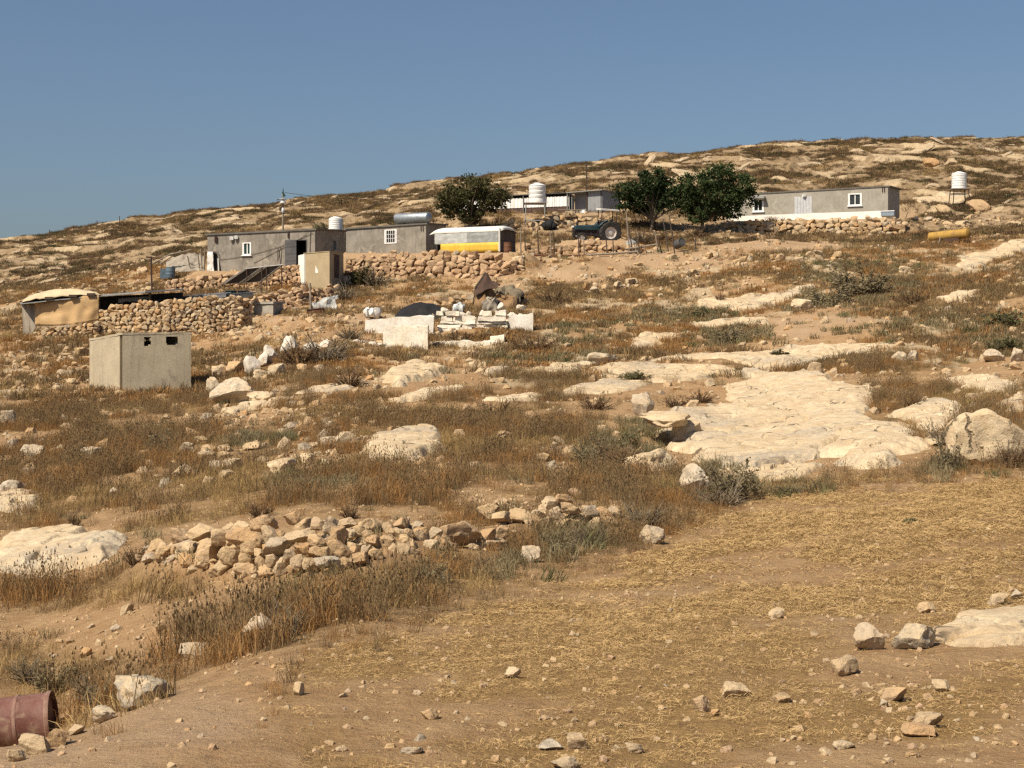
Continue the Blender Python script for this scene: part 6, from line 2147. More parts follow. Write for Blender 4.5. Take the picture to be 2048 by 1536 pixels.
# ------------------------------------------------------------------ single rocks
PR, NS, WR = PALE_ROCKS, NEAR_STONES, WHITE_ROCKS
for a in [
    (1980, 878, 150, 118, 'huge rounded pitted boulder at the right edge above the straw', PR),
    (1288, 810, 46, 48, 'grey upright boulder perched left of the cave-like overhang', WR),
    (1300, 925, 112, 46, 'long low rounded rock half buried below the overhang', PR),
    (1392, 962, 64, 62, 'squarish pale block beside the dense bush below the huge slab', WR),
    (1305, 1072, 54, 36, 'tan boulder alone on the edge of the straw field, right of the heaps', PR),
    (1062, 1110, 40, 34, 'pale rounded stone in the grass below the reddish heap', WR),
    (1740, 1277, 64, 52, 'sharp-edged white stone near the flat slab at the right', WR),
    (1832, 1276, 90, 50, 'knobbly cream boulder touching the flat slab at the right', PR),
    (1692, 1337, 54, 40, 'ochre brick-shaped stone on the straw at lower right', NS),
    (1858, 1442, 68, 30, 'flat grey-tan stone with a shaded underside at lower right', NS),
    (1843, 1465, 66, 24, 'low yellowish stone just below the flat grey-tan one', NS),
    (1790, 1392, 56, 26, 'pale half-buried stone in the lower right straw', NS),
    (1768, 1408, 20, 16, 'small white stone beside the pale half-buried one', WR),
    (1155, 1486, 42, 32, 'tan wedge-shaped stone near the bottom edge', NS),
    (1102, 1496, 52, 16, 'flat grey speckled stone left of the tan wedge-shaped one', WR),
    (597, 1381, 24, 28, 'small reddish upright stone casting a dark shadow on bare soil', NS),
    (858, 1431, 36, 20, 'small tan stone in straw below the middle', NS),
    (823, 1504, 46, 16, 'flat tan stone flush with the ground near the bottom', NS),
    (1402, 1411, 36, 32, 'grey-pink stone on the straw, lower centre right', NS),
    (1025, 1347, 34, 22, 'small dark-shaded stone in the middle of the straw field', NS),
    (1563, 1398, 40, 18, 'dark flat stone on the straw left of the ochre one', NS),
    (1430, 1428, 22, 14, 'small pale pebble right of the grey-pink stone', NS),
    (1475, 1383, 60, 24, 'low pinkish stone between straw tufts', NS),
    (1886, 1375, 42, 24, 'small orange stone right of the ochre brick-shaped one', NS),
    (2000, 1200, 46, 22, 'small brown stone above the flat slab at the right edge', NS),
    (2035, 1190, 26, 18, 'little white stone at the right edge above the flat slab', WR),
    (1855, 1217, 34, 22, 'small tan stone in straw above the cream boulder', NS),
    (1690, 1492, 50, 14, 'thin pale flat stone at the bottom right', NS),
    (1270, 1500, 40, 18, 'pale flat stone right of the tan wedge-shaped one', NS),
    (1130, 1530, 60, 20, 'pale flat stone cut by the bottom edge', NS),
    (1555, 1228, 32, 22, 'pinkish stone in straw right of centre', NS),
    (515, 1262, 90, 54, 'whitish craggy rock behind dry stalks on the field edge', WR),
    (385, 1304, 60, 32, 'pale rounded rock left of the whitish craggy one', WR),
    (272, 1388, 115, 62, 'craggy tan rock at the lip of the bare soil, lower left', PR),
    (205, 1432, 50, 30, 'small rock trailing below the craggy tan one', PR),
    (112, 1478, 44, 36, 'stone wedged against the red drum', NS),
    (66, 1493, 66, 40, 'larger tan stone in front of the red drum', NS),
    (30, 1512, 40, 26, 'tan stone at the corner in front of the red drum', NS),
    (150, 1462, 30, 18, 'small stone right of the red drum', NS),
    (170, 1307, 24, 20, 'dark angular stone on the stony ground at the left', NS),
    (220, 1322, 26, 16, 'pale small stone right of the dark angular one', WR),
    (18, 974, 60, 26, 'dark lichen-covered rock on the left-edge hump', WR),
    (12, 838, 34, 34, 'grey rounded rock at the left edge', WR),
    (62, 904, 46, 28, 'grey-topped rock in grass near the left edge', WR),
    (182, 908, 44, 28, 'white mottled rock tilted in rust-coloured grass', WR),
    (364, 942, 48, 26, 'pale angular rock in the grass, left of centre', PR),
    (428, 931, 22, 20, 'small round white stone left of centre', WR),
    (462, 928, 42, 22, 'tan low rock right of the small round white stone', PR),
    (560, 933, 62, 30, 'smooth egg-shaped pale rock, left of centre', PR),
    (690, 878, 42, 28, 'blocky tan rock above the egg-shaped one', PR),
    (655, 882, 40, 16, 'low flat rock left of the blocky tan rock', PR),
    (612, 917, 30, 22, 'small craggy rock right of the egg-shaped one', PR),
    (372, 896, 34, 22, 'round tan rock right of the grey-green bush', PR),
    (415, 899, 36, 18, 'low pinkish rock in the row right of the grey-green bush', NS),
    (450, 898, 30, 16, 'low pale rock ending the row right of the grey-green bush', NS),
    (500, 893, 44, 16, 'flat rock in the row below the stony patch', NS),
    (226, 985, 30, 18, 'whitish stone in brown grass above the left boulder dome', WR),
    (465, 784, 100, 52, 'squared boulder with flat grey top below the painted stones', WR),
    (425, 772, 34, 34, 'round tan rock against the left side of the squared boulder', PR),
    (520, 795, 60, 22, 'small broken rock right of the squared boulder', PR),
    (466, 738, 40, 28, 'orange-brown rock left of the painted stones', NS),
    (438, 742, 34, 26, 'tan rock farther left of the painted stones', NS),
    (520, 750, 30, 20, 'squat pale rock in front of the painted stones', PR),
    (552, 741, 36, 26, 'pale tilted rock right of the painted stones', PR),
    (605, 737, 28, 18, 'pink-white stone under the dead thornbush', NS),
    (637, 738, 22, 16, 'small pale stone right of the pink-white one', NS),
    (517, 678, 20, 20, 'grey egg-shaped stone on the slope above the painted stones', NS),
    (1205, 720, 62, 28, 'block-shaped tan rock left of the cream tongue of bedrock', PR),
    (1165, 730, 46, 16, 'low rock left of the block-shaped one', PR),
    (1385, 812, 30, 22, 'small tan rock on the left part of the huge slab', NS),
    (1630, 738, 34, 26, 'dark craggy rock standing on the huge slab', NS),
    (1800, 715, 30, 24, 'tan angular rock above the right end of the huge slab', PR),
    (1826, 712, 26, 22, 'leaning angular rock right of the tan one', PR),
    (1990, 712, 44, 26, 'white rock in scrub near the right edge', WR),
    (2035, 710, 30, 30, 'white rock cut by the right edge', WR),
    (1605, 610, 44, 24, 'tan boulder in brown scrub right of centre', PR),
    (1812, 540, 26, 16, 'orange-tan boulder below the yellow tank', PR),
    (1415, 535, 10, 10, 'lone white stone on the open dusty slope', WR),
    (1040, 522, 34, 14, 'cream boulder at the right end of the terrace wall', PR),
    (1188, 580, 24, 16, 'grey-white boulder on the dusty slope', WR),
    (1212, 575, 22, 14, 'brown flat boulder right of the grey-white one', NS),
    (1865, 326, 34, 20, 'pale boulder high on the slope above the lone tank, left of a pair', FAR_ROCKS),
    (1905, 324, 26, 16, 'pale boulder high on the slope above the lone tank, right of a pair', FAR_ROCKS),
    (1890, 420, 34, 18, 'pale rock below the lone tank stand', FAR_ROCKS),
    (1962, 412, 50, 26, 'wide grey rock right of the lone tank stand', FAR_ROCKS),
    (1075, 340, 14, 8, 'dark round boulder on the ridge line above the shed', FAR_ROCKS),
]:
    rock(*a)

# overhang with a dark hollow at the left tip of the huge slab
g = G(1330, 890)
dd_ = g.y
for px, py, w_, h_, dz, lb in ((1334, 840, 92, 26, -0.45, 'jutting rock lip roofing the dark hollow'), (1372, 876, 60, 66, 0.1, 'yellowish rock cheek right of the dark hollow'), (1398, 908, 50, 40, -0.3, 'broken stone below the rock cheek of the hollow')):
    p = P(px, py, dd_ + dz)
    w2, h2 = w_ / F * dd_, h_ / F * dd_
    tag(put_mesh('rock', rnd.choice(PALE_ROCKS), p + Vector((0, w2 * 0.35, 0)), (w2 * 1.1, w2 * 1.0, h2 * 1.1), (0.1, rnd.uniform(-0.1, 0.1), rnd.uniform(0, 0.3))), lb, 'rock')

# ------------------------------------------------------------------ loose stones, the larger ones one by one
rs = np.random.RandomState(5)


def scatter_px(n, px0, px1, py0, py1):
    return [(rs.uniform(px0, px1), rs.uniform(py0, py1)) for _ in range(n)]


import re as _re
ANCH = []
for o in list(bpy.data.objects):
    if o.parent is None and o.get("category") in ('rock', 'bedrock', 'shrub') and o.location.y < 112:
        ph = _re.split(r' (?:near|on|in|at|left|right|beside|below|above|with|of|casting|just|alone|between|cut|touching|behind|half|farther|among|sloping|standing|perched|flush|split|amid|climbing|under|wedged|tilted|trailing|against|ending|leaning|growing|lying|joined)\b', o["label"])[0]
        if len(ph.split()) > 2:
            ANCH.append((o.location.x / o.location.y * F + CX, YH - o.location.z / o.location.y * F, ph))


def lay(o, x, y, rz, jit=0.15):
    """turn a stone to lie with the slope"""
    e = 0.4
    nrm = Vector((h1(x - e, y) - h1(x + e, y), h1(x, y - e) - h1(x, y + e), 2 * e)).normalized()
    nrm = (nrm + Vector((rs.normal(0, jit), rs.normal(0, jit), 0))).normalized()
    o.rotation_euler = (Vector((0, 0, 1)).rotation_difference(nrm) @ Matrix.Rotation(rz, 3, 'Z').to_quaternion()).to_euler()


def field(n, box, size, label, group, lib, dmin=5.0, anch=True):
    k = 0
    tries = 0
    while k < n and tries < n * 5:
        tries += 1
        px, py = rs.uniform(box[0], box[1]), rs.uniform(box[2], box[3])
        g = G(px, py, dmin)
        if on_slab(np.array([g.x]), np.array([g.y]), 0.1)[0]:
            continue
        f = rs.rand()
        s_ = (size[0] + (size[1] - size[0]) * f) * (1.5 if f > 0.88 else 1)
        wd = s_ / F * g.y
        ht = rs.uniform(0.42, 0.78)
        o = put_mesh('loose_stone', lib[rs.randint(len(lib))], (g.x, g.y, g.z + wd * ht * 0.12), (wd, wd * rs.uniform(0.7, 1), wd * ht), (0, 0, 0))
        lay(o, g.x, g.y, rs.uniform(0, 6.3), 0.2)
        q = ('large' if f > 0.88 else 'middling' if f > 0.5 else 'small') + (' blocky' if ht > 0.66 else ' flat' if ht < 0.54 else ' rounded')
        ax_, ay_, ph = min(ANCH, key=lambda t: math.hypot(t[0] - px, (t[1] - py) * 1.6))
        dx_, dy_ = px - ax_, (py - ay_) * 1.6
        side = ('right of' if dx_ > 0 else 'left of') if abs(dx_) > abs(dy_) else ('below' if dy_ > 0 else 'above')
        near = 'just ' if math.hypot(dx_, dy_) < 70 else ''
        if anch and math.hypot(dx_, dy_) < 260:
            lb = '%s loose stone %s%s the %s' % (q, near, side, ph)
        else:
            lb = label.replace('small ', '').replace('stone', q + ' stone', 1)
        tag(o, lb, 'stone', group)
        k += 1


field(46, (900, 2040, 1330, 1530), (9, 19), 'small tan stone on the bare lower right ground of the straw field', 'small stones on the lower right ground', NS)
field(14, (600, 900, 1350, 1530), (8, 16), 'small tan stone on the lower left straw', 'small stones on the lower left straw', NS)
field(26, (60, 560, 1225, 1320), (14, 24), 'small stone on the stony ground between the tumbled heap and the red drum', 'small stones below the tumbled heap', NS)
field(40, (420, 720, 815, 895), (12, 22), 'small pale stone of the stony patch below the squared boulder', 'stones of the stony patch', WALL_STONES['limestone'])
field(22, (900, 1240, 975, 1050), (12, 24), 'small reddish stone on the bare patch above the reddish heap', 'stones of the bare patch', WALL_STONES['limestone_pink'])
field(30, (20, 180, 690, 790), (10, 20), 'small stone on the grass left of the cistern', 'stones left of the cistern', WALL_STONES['limestone'])
field(30, (40, 400, 545, 610), (10, 20), 'stone on the rubbly slope above the long shelter', 'stones above the shelter', WALL_STONES['limestone_far'], 92.0)
field(24, (1060, 1500, 515, 575), (8, 16), 'stone on the dusty slope below the fence', 'stones on the dusty slope', WALL_STONES['limestone_far'])
field(20, (1840, 2040, 400, 470), (10, 20), 'stone on the slope around the lone tank stand', 'stones around the lone tank', WALL_STONES['limestone_far'])
field(20, (560, 760, 620, 700), (8, 16), 'stone lying between the small concrete box and the white walls', 'stones by the concrete box', WALL_STONES['limestone'])

# ledge rocks of the far hillside
LZ = [(240, 'at the left end of the far hillside'), (430, 'on the far hillside left of the lamp pole'), (560, 'on the far hillside just left of the lamp pole top'), (700, 'on the far hillside behind the ribbed tank'), (880, 'on the far hillside above the metal cylinder'), (1060, 'on the far hillside behind the olive-brown tree'), (1230, 'on the far hillside above the shed'), (1380, 'on the far hillside above the round-crowned tree'), (1530, 'on the far hillside above the large dense tree'), (1680, 'on the far hillside above the right-hand house, left part'), (1830, 'on the far hillside above the right-hand house, right part'), (2048, 'on the far hillside around the lone tank')]
k = 0
while k < 110:
    px, py = rs.uniform(0, 2048), 0
    sky_y = np.interp(px, [0, 350, 700, 1024, 1400, 1750, 2048], [486, 434, 393, 351, 307, 286, 284])
    low = np.interp(px, [0, 350, 420, 700, 860, 1024, 1220, 1440, 1800, 2048], [590, 535, 478, 445, 425, 395, 395, 340, 370, 400])
    py = sky_y + 2 + (low - sky_y - 2) * rs.rand() ** 1.5
    g = G(px, py, 120.0)
    big = rs.rand() < 0.22
    wd = rs.uniform(2.4, 5.0) if big else rs.uniform(0.6, 1.7)
    ht = wd * (rs.uniform(0.10, 0.15) if big else rs.uniform(0.2, 0.4))
    o = put_mesh('ledge_rock', LEDGES[rs.randint(6)], (g.x, g.y, g.z + ht * 0.02), (wd, wd * (rs.uniform(0.22, 0.4) if big else rs.uniform(0.5, 0.9)), ht), (0, 0, 0))
    lay(o, g.x, g.y, rs.choice((0, 3.14)) + rs.normal(0, 0.35), 0.06)
    zl = next(t for q_, t in LZ if px <= q_)
    lb = ('long thin pale ledge ' if big else 'small pale rock ' if wd < 1.3 else 'middling pale rock ') + zl + (', near ridge' if py < sky_y + 16 else ', midway' if py < sky_y + 45 else ', low')
    tag(o, lb, 'rock', lb + ' group')
    k += 1

# ------------------------------------------------------------------ bushes
def bush_parts(seed, leaf, twig, nst, nleaf, lsize, spread=0.5, height=1.0):
    rr = random.Random(seed)
    mb = MB()
    tips = []
    for _ in range(nst):
        a = rr.uniform(0, 6.28)
        r_ = spread * math.sqrt(rr.random())
        h = height * rr.uniform(0.2, 1.0) * (1 - 0.3 * (r_ / spread) ** 2) * (0.75 + 0.25 * math.sin(a * 2 + seed))
        p0 = Vector((math.cos(a) * r_ * 0.25, math.sin(a) * r_ * 0.25, -0.05))
        p2 = Vector((math.cos(a) * r_, math.sin(a) * r_, h))
        p1 = p0.lerp(p2, 0.5) + Vector((rr.uniform(-0.06, 0.06), rr.uniform(-0.06, 0.06), 0.06))
        mb.tube([p0, p1, p2], [0.016, 0.011, 0.004], 3, cap=False)
        for _k in range(3):
            f = rr.uniform(0.3, 0.95)
            q = p0.lerp(p2, f)
            e = q + Vector((rr.uniform(-0.16, 0.16), rr.uniform(-0.16, 0.16), rr.uniform(0.02, 0.16)))
            mb.tube([q, e], [0.008, 0.003], 3, cap=False)
            tips.append((q, e))
        tips.append((p1, p2))
    tw = bpy.data.meshes.new('twigs')
    tw.from_pydata([tuple(v) for v in mb.v], [], mb.f)
    tw.materials.append(MATS[twig])
    lf = None
    if leaf:
        pts = np.array([tuple(a.lerp(b, rr.random()) + Vector((rr.gauss(0, 0.03), rr.gauss(0, 0.03), rr.gauss(0, 0.03)))) for a, b in (rr.choice(tips) for _ in range(nleaf))])
        lf = leaf_mesh('leaves', pts, lsize, leaf, seed, 2.0)
    return tw, lf


BUSH = {
    'sage': [bush_parts(1 + i, 'leaf_sage', 'twig_grey', 60, 900, 0.045) for i in range(2)],
    'green': [bush_parts(11 + i, 'leaf_green', 'twig_grey', 60, 1000, 0.05) for i in range(2)],
    'dead': [bush_parts(21 + i, 'twig_brown', 'twig_brown', 54, 200, 0.04, 0.62) for i in range(2)],
    'thorn': [bush_parts(31 + i, None, 'twig_grey', 60, 0, 0.04, 0.6) for i in range(2)],
    'dark': [bush_parts(41 + i, 'leaf_olive', 'twig_brown', 60, 900, 0.06) for i in range(2)],
}


def bush(kind, px, py, wpx, hpx, label, dmin=5.0, i=None):
    g = G(px, py + hpx * 0.45, dmin)
    d = g.y
    root = empty('shrub', g, label, 'shrub')
    tw, lf = BUSH[kind][rnd.randrange(2)]
    s = (wpx / F * d, wpx / F * d * 0.85, hpx / F * d * 1.05)
    rz = rnd.uniform(0, 6)
    for nm, me in (('twigs', tw), ('leaves', lf)):
        if me:
            o = put_mesh(nm, me, (0, 0, 0), s, (0, 0, rz), root)
    return root


for a in [
    ('sage', 1455, 958, 130, 100, 'dense grey-green bush in front of the huge slab'),
    ('thorn', 1440, 985, 110, 60, 'dry twiggy growth under the dense grey-green bush'),
    ('sage', 320, 880, 84, 48, 'grey-green bush in rust-coloured grass, left of centre'),
    ('dead', 700, 1015, 50, 50, 'dark dead stalks standing behind the big boulder heap'),
    ('dead', 520, 1010, 70, 56, 'brown dead stalks behind the left part of the boulder heap'),
    ('dead', 148, 1035, 34, 46, 'dark brown thistle above the left boulder dome'),
    ('dead', 380, 1240, 60, 70, 'tall dry thistle stalks on the stony ground at the left'),
    ('thorn', 580, 1230, 110, 90, 'mass of dry stalks left of the straw field edge'),
    ('dead', 640, 1190, 110, 90, 'brown dry stalks below the boulder heap'),
    ('thorn', 205, 1370, 150, 80, 'dry grey tangle behind the red drum'),
    ('sage', 110, 1350, 110, 80, 'grey tangle farther left behind the red drum'),
    ('thorn', 60, 1330, 100, 80, 'dry stalks at the left edge above the red drum'),
    ('dead', 270, 1100, 60, 60, 'dark stalks right of the left boulder dome'),
    ('thorn', 650, 690, 120, 80, 'dead grey thornbush among the painted stones'),
    ('dead', 600, 700, 110, 70, 'leafless brown bush left of the grey thornbush'),
    ('dead', 700, 750, 90, 46, 'low dark brown bush below the rubble wall of the white ruin'),
    ('dead', 1070, 680, 90, 50, 'brown bush at the right end of the white walls'),
    ('dead', 930, 670, 90, 24, 'brown scrub growing between the coursed wall and the kerb'),
    ('thorn', 700, 660, 70, 40, 'grey dry scrub left of the tall white slab wall'),
    ('thorn', 750, 545, 80, 60, 'leafless thorn brush leaning on the shadowy wall', 104.0),
    ('dark', 720, 548, 60, 50, 'dark brush against the shadowy wall', 104.0),
    ('thorn', 690, 585, 70, 50, 'grey brush pile right of the plastered hut', 98.0),
    ('dead', 1400, 790, 70, 34, 'dark brown bush on the upper left edge of the huge slab'),
    ('dead', 1350, 800, 60, 34, 'brown bush right of the upright grey boulder'),
    ('dark', 1560, 705, 50, 18, 'small green bush on the cream pavement'),
    ('dead', 1830, 800, 80, 34, 'brown bush above the pale hump at the right'),
    ('sage', 1895, 905, 60, 90, 'grey-green bush left of the huge rounded boulder'),
    ('thorn', 1880, 860, 70, 70, 'dry yellowish bush at the huge boulder left side'),
    ('dead', 2020, 900, 70, 80, 'dry brown bush in front of the huge rounded boulder'),
    ('sage', 1460, 668, 90, 40, 'wide grey bush above the cream pavement'),
    ('green', 1420, 625, 110, 26, 'low green bush below the broken cream ledge'),
    ('dead', 1440, 588, 22, 34, 'small dark upright bush on the broken cream ledge'),
    ('sage', 1720, 560, 150, 70, 'broad grey-green thicket right of centre below the track'),
    ('sage', 1660, 590, 110, 50, 'grey-green thicket joined to the broad one on its left'),
    ('green', 2010, 635, 100, 50, 'dark green bush at the right edge'),
    ('green', 2010, 685, 100, 40, 'green bush below the dark green one at the right edge'),
    ('dead', 1820, 590, 70, 40, 'brown bush right of the broad thicket'),
    ('green', 1270, 750, 90, 24, 'low green bush left of the cream tongue'),
    ('dead', 1480, 735, 30, 22, 'tiny plant on the cream tongue of bedrock'),
    ('green', 1262, 876, 56, 46, 'green plant below the upright grey boulder'),
    ('dead', 1240, 900, 100, 90, 'dark tangled weeds left of the hollow'),
    ('sage', 1180, 900, 90, 70, 'grey weeds farther left of the hollow'),
    ('dead', 990, 815, 110, 46, 'dark cut branches lying above the central dome'),
    ('dead', 1190, 800, 90, 40, 'dry branches lying left of the upright grey boulder'),
    ('dead', 910, 840, 60, 36, 'dark weeds just above the central dome'),
    ('dead', 1105, 590, 70, 40, 'round brown bush right of the tarpaulin heap'),
    ('dark', 552, 466, 60, 14, 'green plant tops behind the roof of the left house', 118.0),
    ('green', 640, 452, 40, 24, 'green bush beside the ribbed tank', 118.0),
    ('dark', 940, 438, 60, 18, 'dark shrub at the foot of the olive-brown tree', 126.0),
    ('dead', 1395, 462, 60, 30, 'dark brown brush under the big dense tree'),
    ('thorn', 1280, 470, 70, 40, 'dry branch pile behind the fence stakes'),
    ('dead', 1320, 470, 80, 30, 'dark brush beneath the round-crowned tree'),
    ('sage', 860, 1140, 90, 60, 'grey weeds below the middle spill of stones'),
    ('thorn', 1180, 1065, 90, 60, 'dry stalks below the reddish heap'),
    ('thorn', 1290, 1020, 100, 70, 'dry stalks between the reddish heap and the dense bush'),
    ('sage', 1120, 1090, 90, 40, 'grey-green weeds below the reddish heap'),
    ('dead', 780, 1170, 90, 60, 'brown weeds below the right end of the boulder heap'),
    ('green', 1820, 1040, 40, 14, 'small green tuft alone on the straw field'),
    ('sage', 1580, 978, 90, 24, 'low grey-green plants under the huge slab'),
    ('dead', 1745, 725, 60, 36, 'brown bush at the upper right of the huge slab'),
]:
    bush(*a)

# ------------------------------------------------------------------ ground cover nobody could count: instanced tufts, straw and grit
PROTO = bpy.data.collections.new("prototypes")


def proto(name, mb_or_me, mat):
    if isinstance(mb_or_me, MB):
        me = bpy.data.meshes.new(name)
        me.from_pydata([tuple(v) for v in mb_or_me.v], [], mb_or_me.f)
        me.materials.append(MATS[mat])
    else:
        me = mb_or_me
    return me


def tuft(seed, n, h, spread, wd, bend=0.5, mat='grass_rust', heads=False):
    rr = random.Random(seed)
    mb = MB()
    for _ in range(n):
        a, r_ = rr.uniform(0, 6.28), spread * math.sqrt(rr.random())
        b0 = Vector((math.cos(a) * r_, math.sin(a) * r_, -0.03))
        hh_ = h * rr.uniform(0.5, 1.1)
        ln = Vector((rr.gauss(0, bend), rr.gauss(0, bend), 0)) * hh_ * 0.6
        m_ = b0 + ln * 0.35 + Vector((0, 0, hh_ * 0.6))
        t_ = b0 + ln + Vector((0, 0, hh_ * rr.uniform(0.8, 1.0)))
        sd_ = Vector((rr.gauss(0, 1), rr.gauss(0, 1), 0)).normalized() * wd / 2
        mb.add([b0 - sd_, b0 + sd_, m_ + sd_ * 0.8, m_ - sd_ * 0.8, t_], [(0, 1, 2, 3), (3, 2, 4)])
        if heads:
            e = t_ + Vector((0, 0, 0.02))
            mb.add([e - sd_ * 3, e + sd_ * 3, e + Vector((0, 0, 0.04))], [(0, 1, 2)])
    return proto('tuft', mb, mat)


def straw_mat(seed, n, r_, L, wd):
    rr = random.Random(seed)
    mb = MB()
    for _ in range(n):
        a = rr.uniform(0, 6.28)
        q = r_ * math.sqrt(rr.random())
        c = Vector((math.cos(a) * q, math.sin(a) * q, rr.uniform(0.004, 0.022)))
        t = rr.uniform(0, 6.28)
        l = L * rr.uniform(0.4, 1.3)
        v = Vector((math.cos(t), math.sin(t), rr.gauss(0, 0.25))) * l / 2
        s = Vector((-math.sin(t), math.cos(t), rr.gauss(0, 0.6))).normalized() * wd / 2
        k = Vector((rr.gauss(0, 0.008), rr.gauss(0, 0.008), rr.uniform(0, 0.02)))
        mb.add([c - v - s, c - v + s, c + k + s, c + k - s, c + v], [(0, 1, 2, 3), (3, 2, 4)])
    return proto('straw', mb, 'straw')


def stuff(name, label, cat, meshes, x, y, scale, idx, seed, tilt=0.15, dz=0.0):
    rs_ = np.random.RandomState(seed)
    n = len(x)
    z = H(x, y) + dz
    col = bpy.data.collections.new(name + "_prototypes")
    for i, me in enumerate(meshes):
        o = bpy.data.objects.new("%s_prototype_%02d" % (name, i), me)
        col.objects.link(o)
    me = bpy.data.meshes.new(name)
    me.vertices.add(n)
    me.vertices.foreach_set("co", np.stack([x, y, z], 1).astype(np.float32).ravel())
    rot = np.stack([rs_.normal(0, tilt, n), rs_.normal(0, tilt, n), rs_.uniform(0, 6.283, n)], 1)
    for nm, ty, dat, key in (("rot", 'FLOAT_VECTOR', rot, "vector"), ("scl", 'FLOAT', scale, "value"), ("idx", 'INT', idx, "value")):
        a = me.attributes.new(nm, ty, 'POINT')
        a.data.foreach_set(key, np.ascontiguousarray(dat, dtype=np.int32 if ty == 'INT' else np.float32).ravel())
    o = bpy.data.objects.new(name, me)
    COL.objects.link(o)
    tag(o, label, cat, kind="stuff")
    ng = bpy.data.node_groups.new(name, 'GeometryNodeTree')
    ng.interface.new_socket("Geometry", in_out='INPUT', socket_type='NodeSocketGeometry')
    ng.interface.new_socket("Geometry", in_out='OUTPUT', socket_type='NodeSocketGeometry')
    gi, go = ng.nodes.new("NodeGroupInput"), ng.nodes.new("NodeGroupOutput")
    ip = ng.nodes.new("GeometryNodeInstanceOnPoints")
    ci = ng.nodes.new("GeometryNodeCollectionInfo")
    ci.inputs[0].default_value = col
    ci.inputs["Separate Children"].default_value = True
    ci.inputs["Reset Children"].default_value = True

    def na(nm, ty):
        q_ = ng.nodes.new("GeometryNodeInputNamedAttribute")
        q_.data_type = ty
        q_.inputs["Name"].default_value = nm
        return q_.outputs["Attribute"]
    L_ = ng.links.new
    L_(gi.outputs[0], ip.inputs["Points"])
    L_(ci.outputs[0], ip.inputs["Instance"])
    ip.inputs["Pick Instance"].default_value = True
    L_(na("idx", 'INT'), ip.inputs["Instance Index"])
    L_(na("rot", 'FLOAT_VECTOR'), ip.inputs["Rotation"])
    L_(na("scl", 'FLOAT'), ip.inputs["Scale"])
    L_(ip.outputs[0], go.inputs[0])
    md = o.modifiers.new("instances", 'NODES')
    md.node_group = ng
    return o


def sample(n, d0, d1, seed, um=0.52):
    n = int(n * 1.3)
    rs_ = np.random.RandomState(seed)
    y = np.sqrt(rs_.uniform(d0 * d0, d1 * d1, n))
    return rs_.uniform(-um, um, n) * y, y, rs_.rand(n)


def keep_off(x, y):
    """not on bedrock, buildings or inside walls"""
    k = ~on_slab(x, y, -0.12)
    for p, pz, f in PADS:
        k &= poly_sd(x, y, p) < -0.2
    return k


T_NEAR = [tuft(1 + i, 46, 0.34, 0.20, 0.007, 0.6, 'grass_rust') for i in range(3)] + [tuft(11 + i, 40, 0.30, 0.18, 0.007, 0.6, 'grass_gold') for i in range(2)] + [tuft(21 + i, 34, 0.42, 0.2, 0.008, 0.5, 'grass_brown', True) for i in range(3)]
T_NEAR += [tuft(24 + i, 40, 0.13, 0.3, 0.007, 2.2, m_) for i, m_ in enumerate(('grass_gold', 'grass_brown', 'grass_rust', 'grass_gold'))]
T_FAR = [tuft(31 + i, 34, 0.32, 0.34, 0.022, 0.7, 'grass_rust') for i in range(2)] + [tuft(41, 30, 0.28, 0.3, 0.022, 0.7, 'grass_gold')] + [tuft(51 + i, 34, 0.36, 0.32, 0.024, 0.6, 'grass_brown') for i in range(2)]
GREENS = [tuft(61 + i, 50, 0.30, 0.22, 0.012, 0.8, 'leaf_sage') for i in range(2)] + [tuft(71, 50, 0.26, 0.2, 0.012, 0.8, 'leaf_green')]
GREENF = [tuft(81 + i, 40, 0.34, 0.34, 0.03, 0.8, 'leaf_sage') for i in range(2)] + [tuft(91, 40, 0.30, 0.3, 0.03, 0.8, 'leaf_green')]
SCRUB = [tuft(95 + i, 44, 0.40, 0.42, 0.035, 0.9, m_) for i, m_ in enumerate(('grass_brown', 'leaf_olive', 'twig_brown', 'grass_rust', 'grass_gold'))]


def veg(n, d0, d1, seed):
    x, y, r_ = sample(n, d0, d1, seed)
    z = H(x, y)
    rk_, st_, dr_, pa_, px, py = cover(x, y, z)
    return x, y, r_, rk_, st_, dr_, pa_, px, py


def pick(rs_, n, w_):
    return rs_.choice(len(w_), n, p=np.array(w_) / sum(w_))


rsv = np.random.RandomState(9)


def zoned(x, y, hi, mid, lo, scale, seed, a=0.06, b=-0.16):
    """kinds of tuft gather in drifts"""
    t = fbm(x / scale, y / (scale * 1.3), 3, seed) + rsv.normal(0, 0.14, len(x))
    pickof = lambda l: np.array(l)[rsv.randint(0, len(l), len(x))]
    return np.where(t > a, pickof(hi), np.where(t < b, pickof(lo), pickof(mid)))


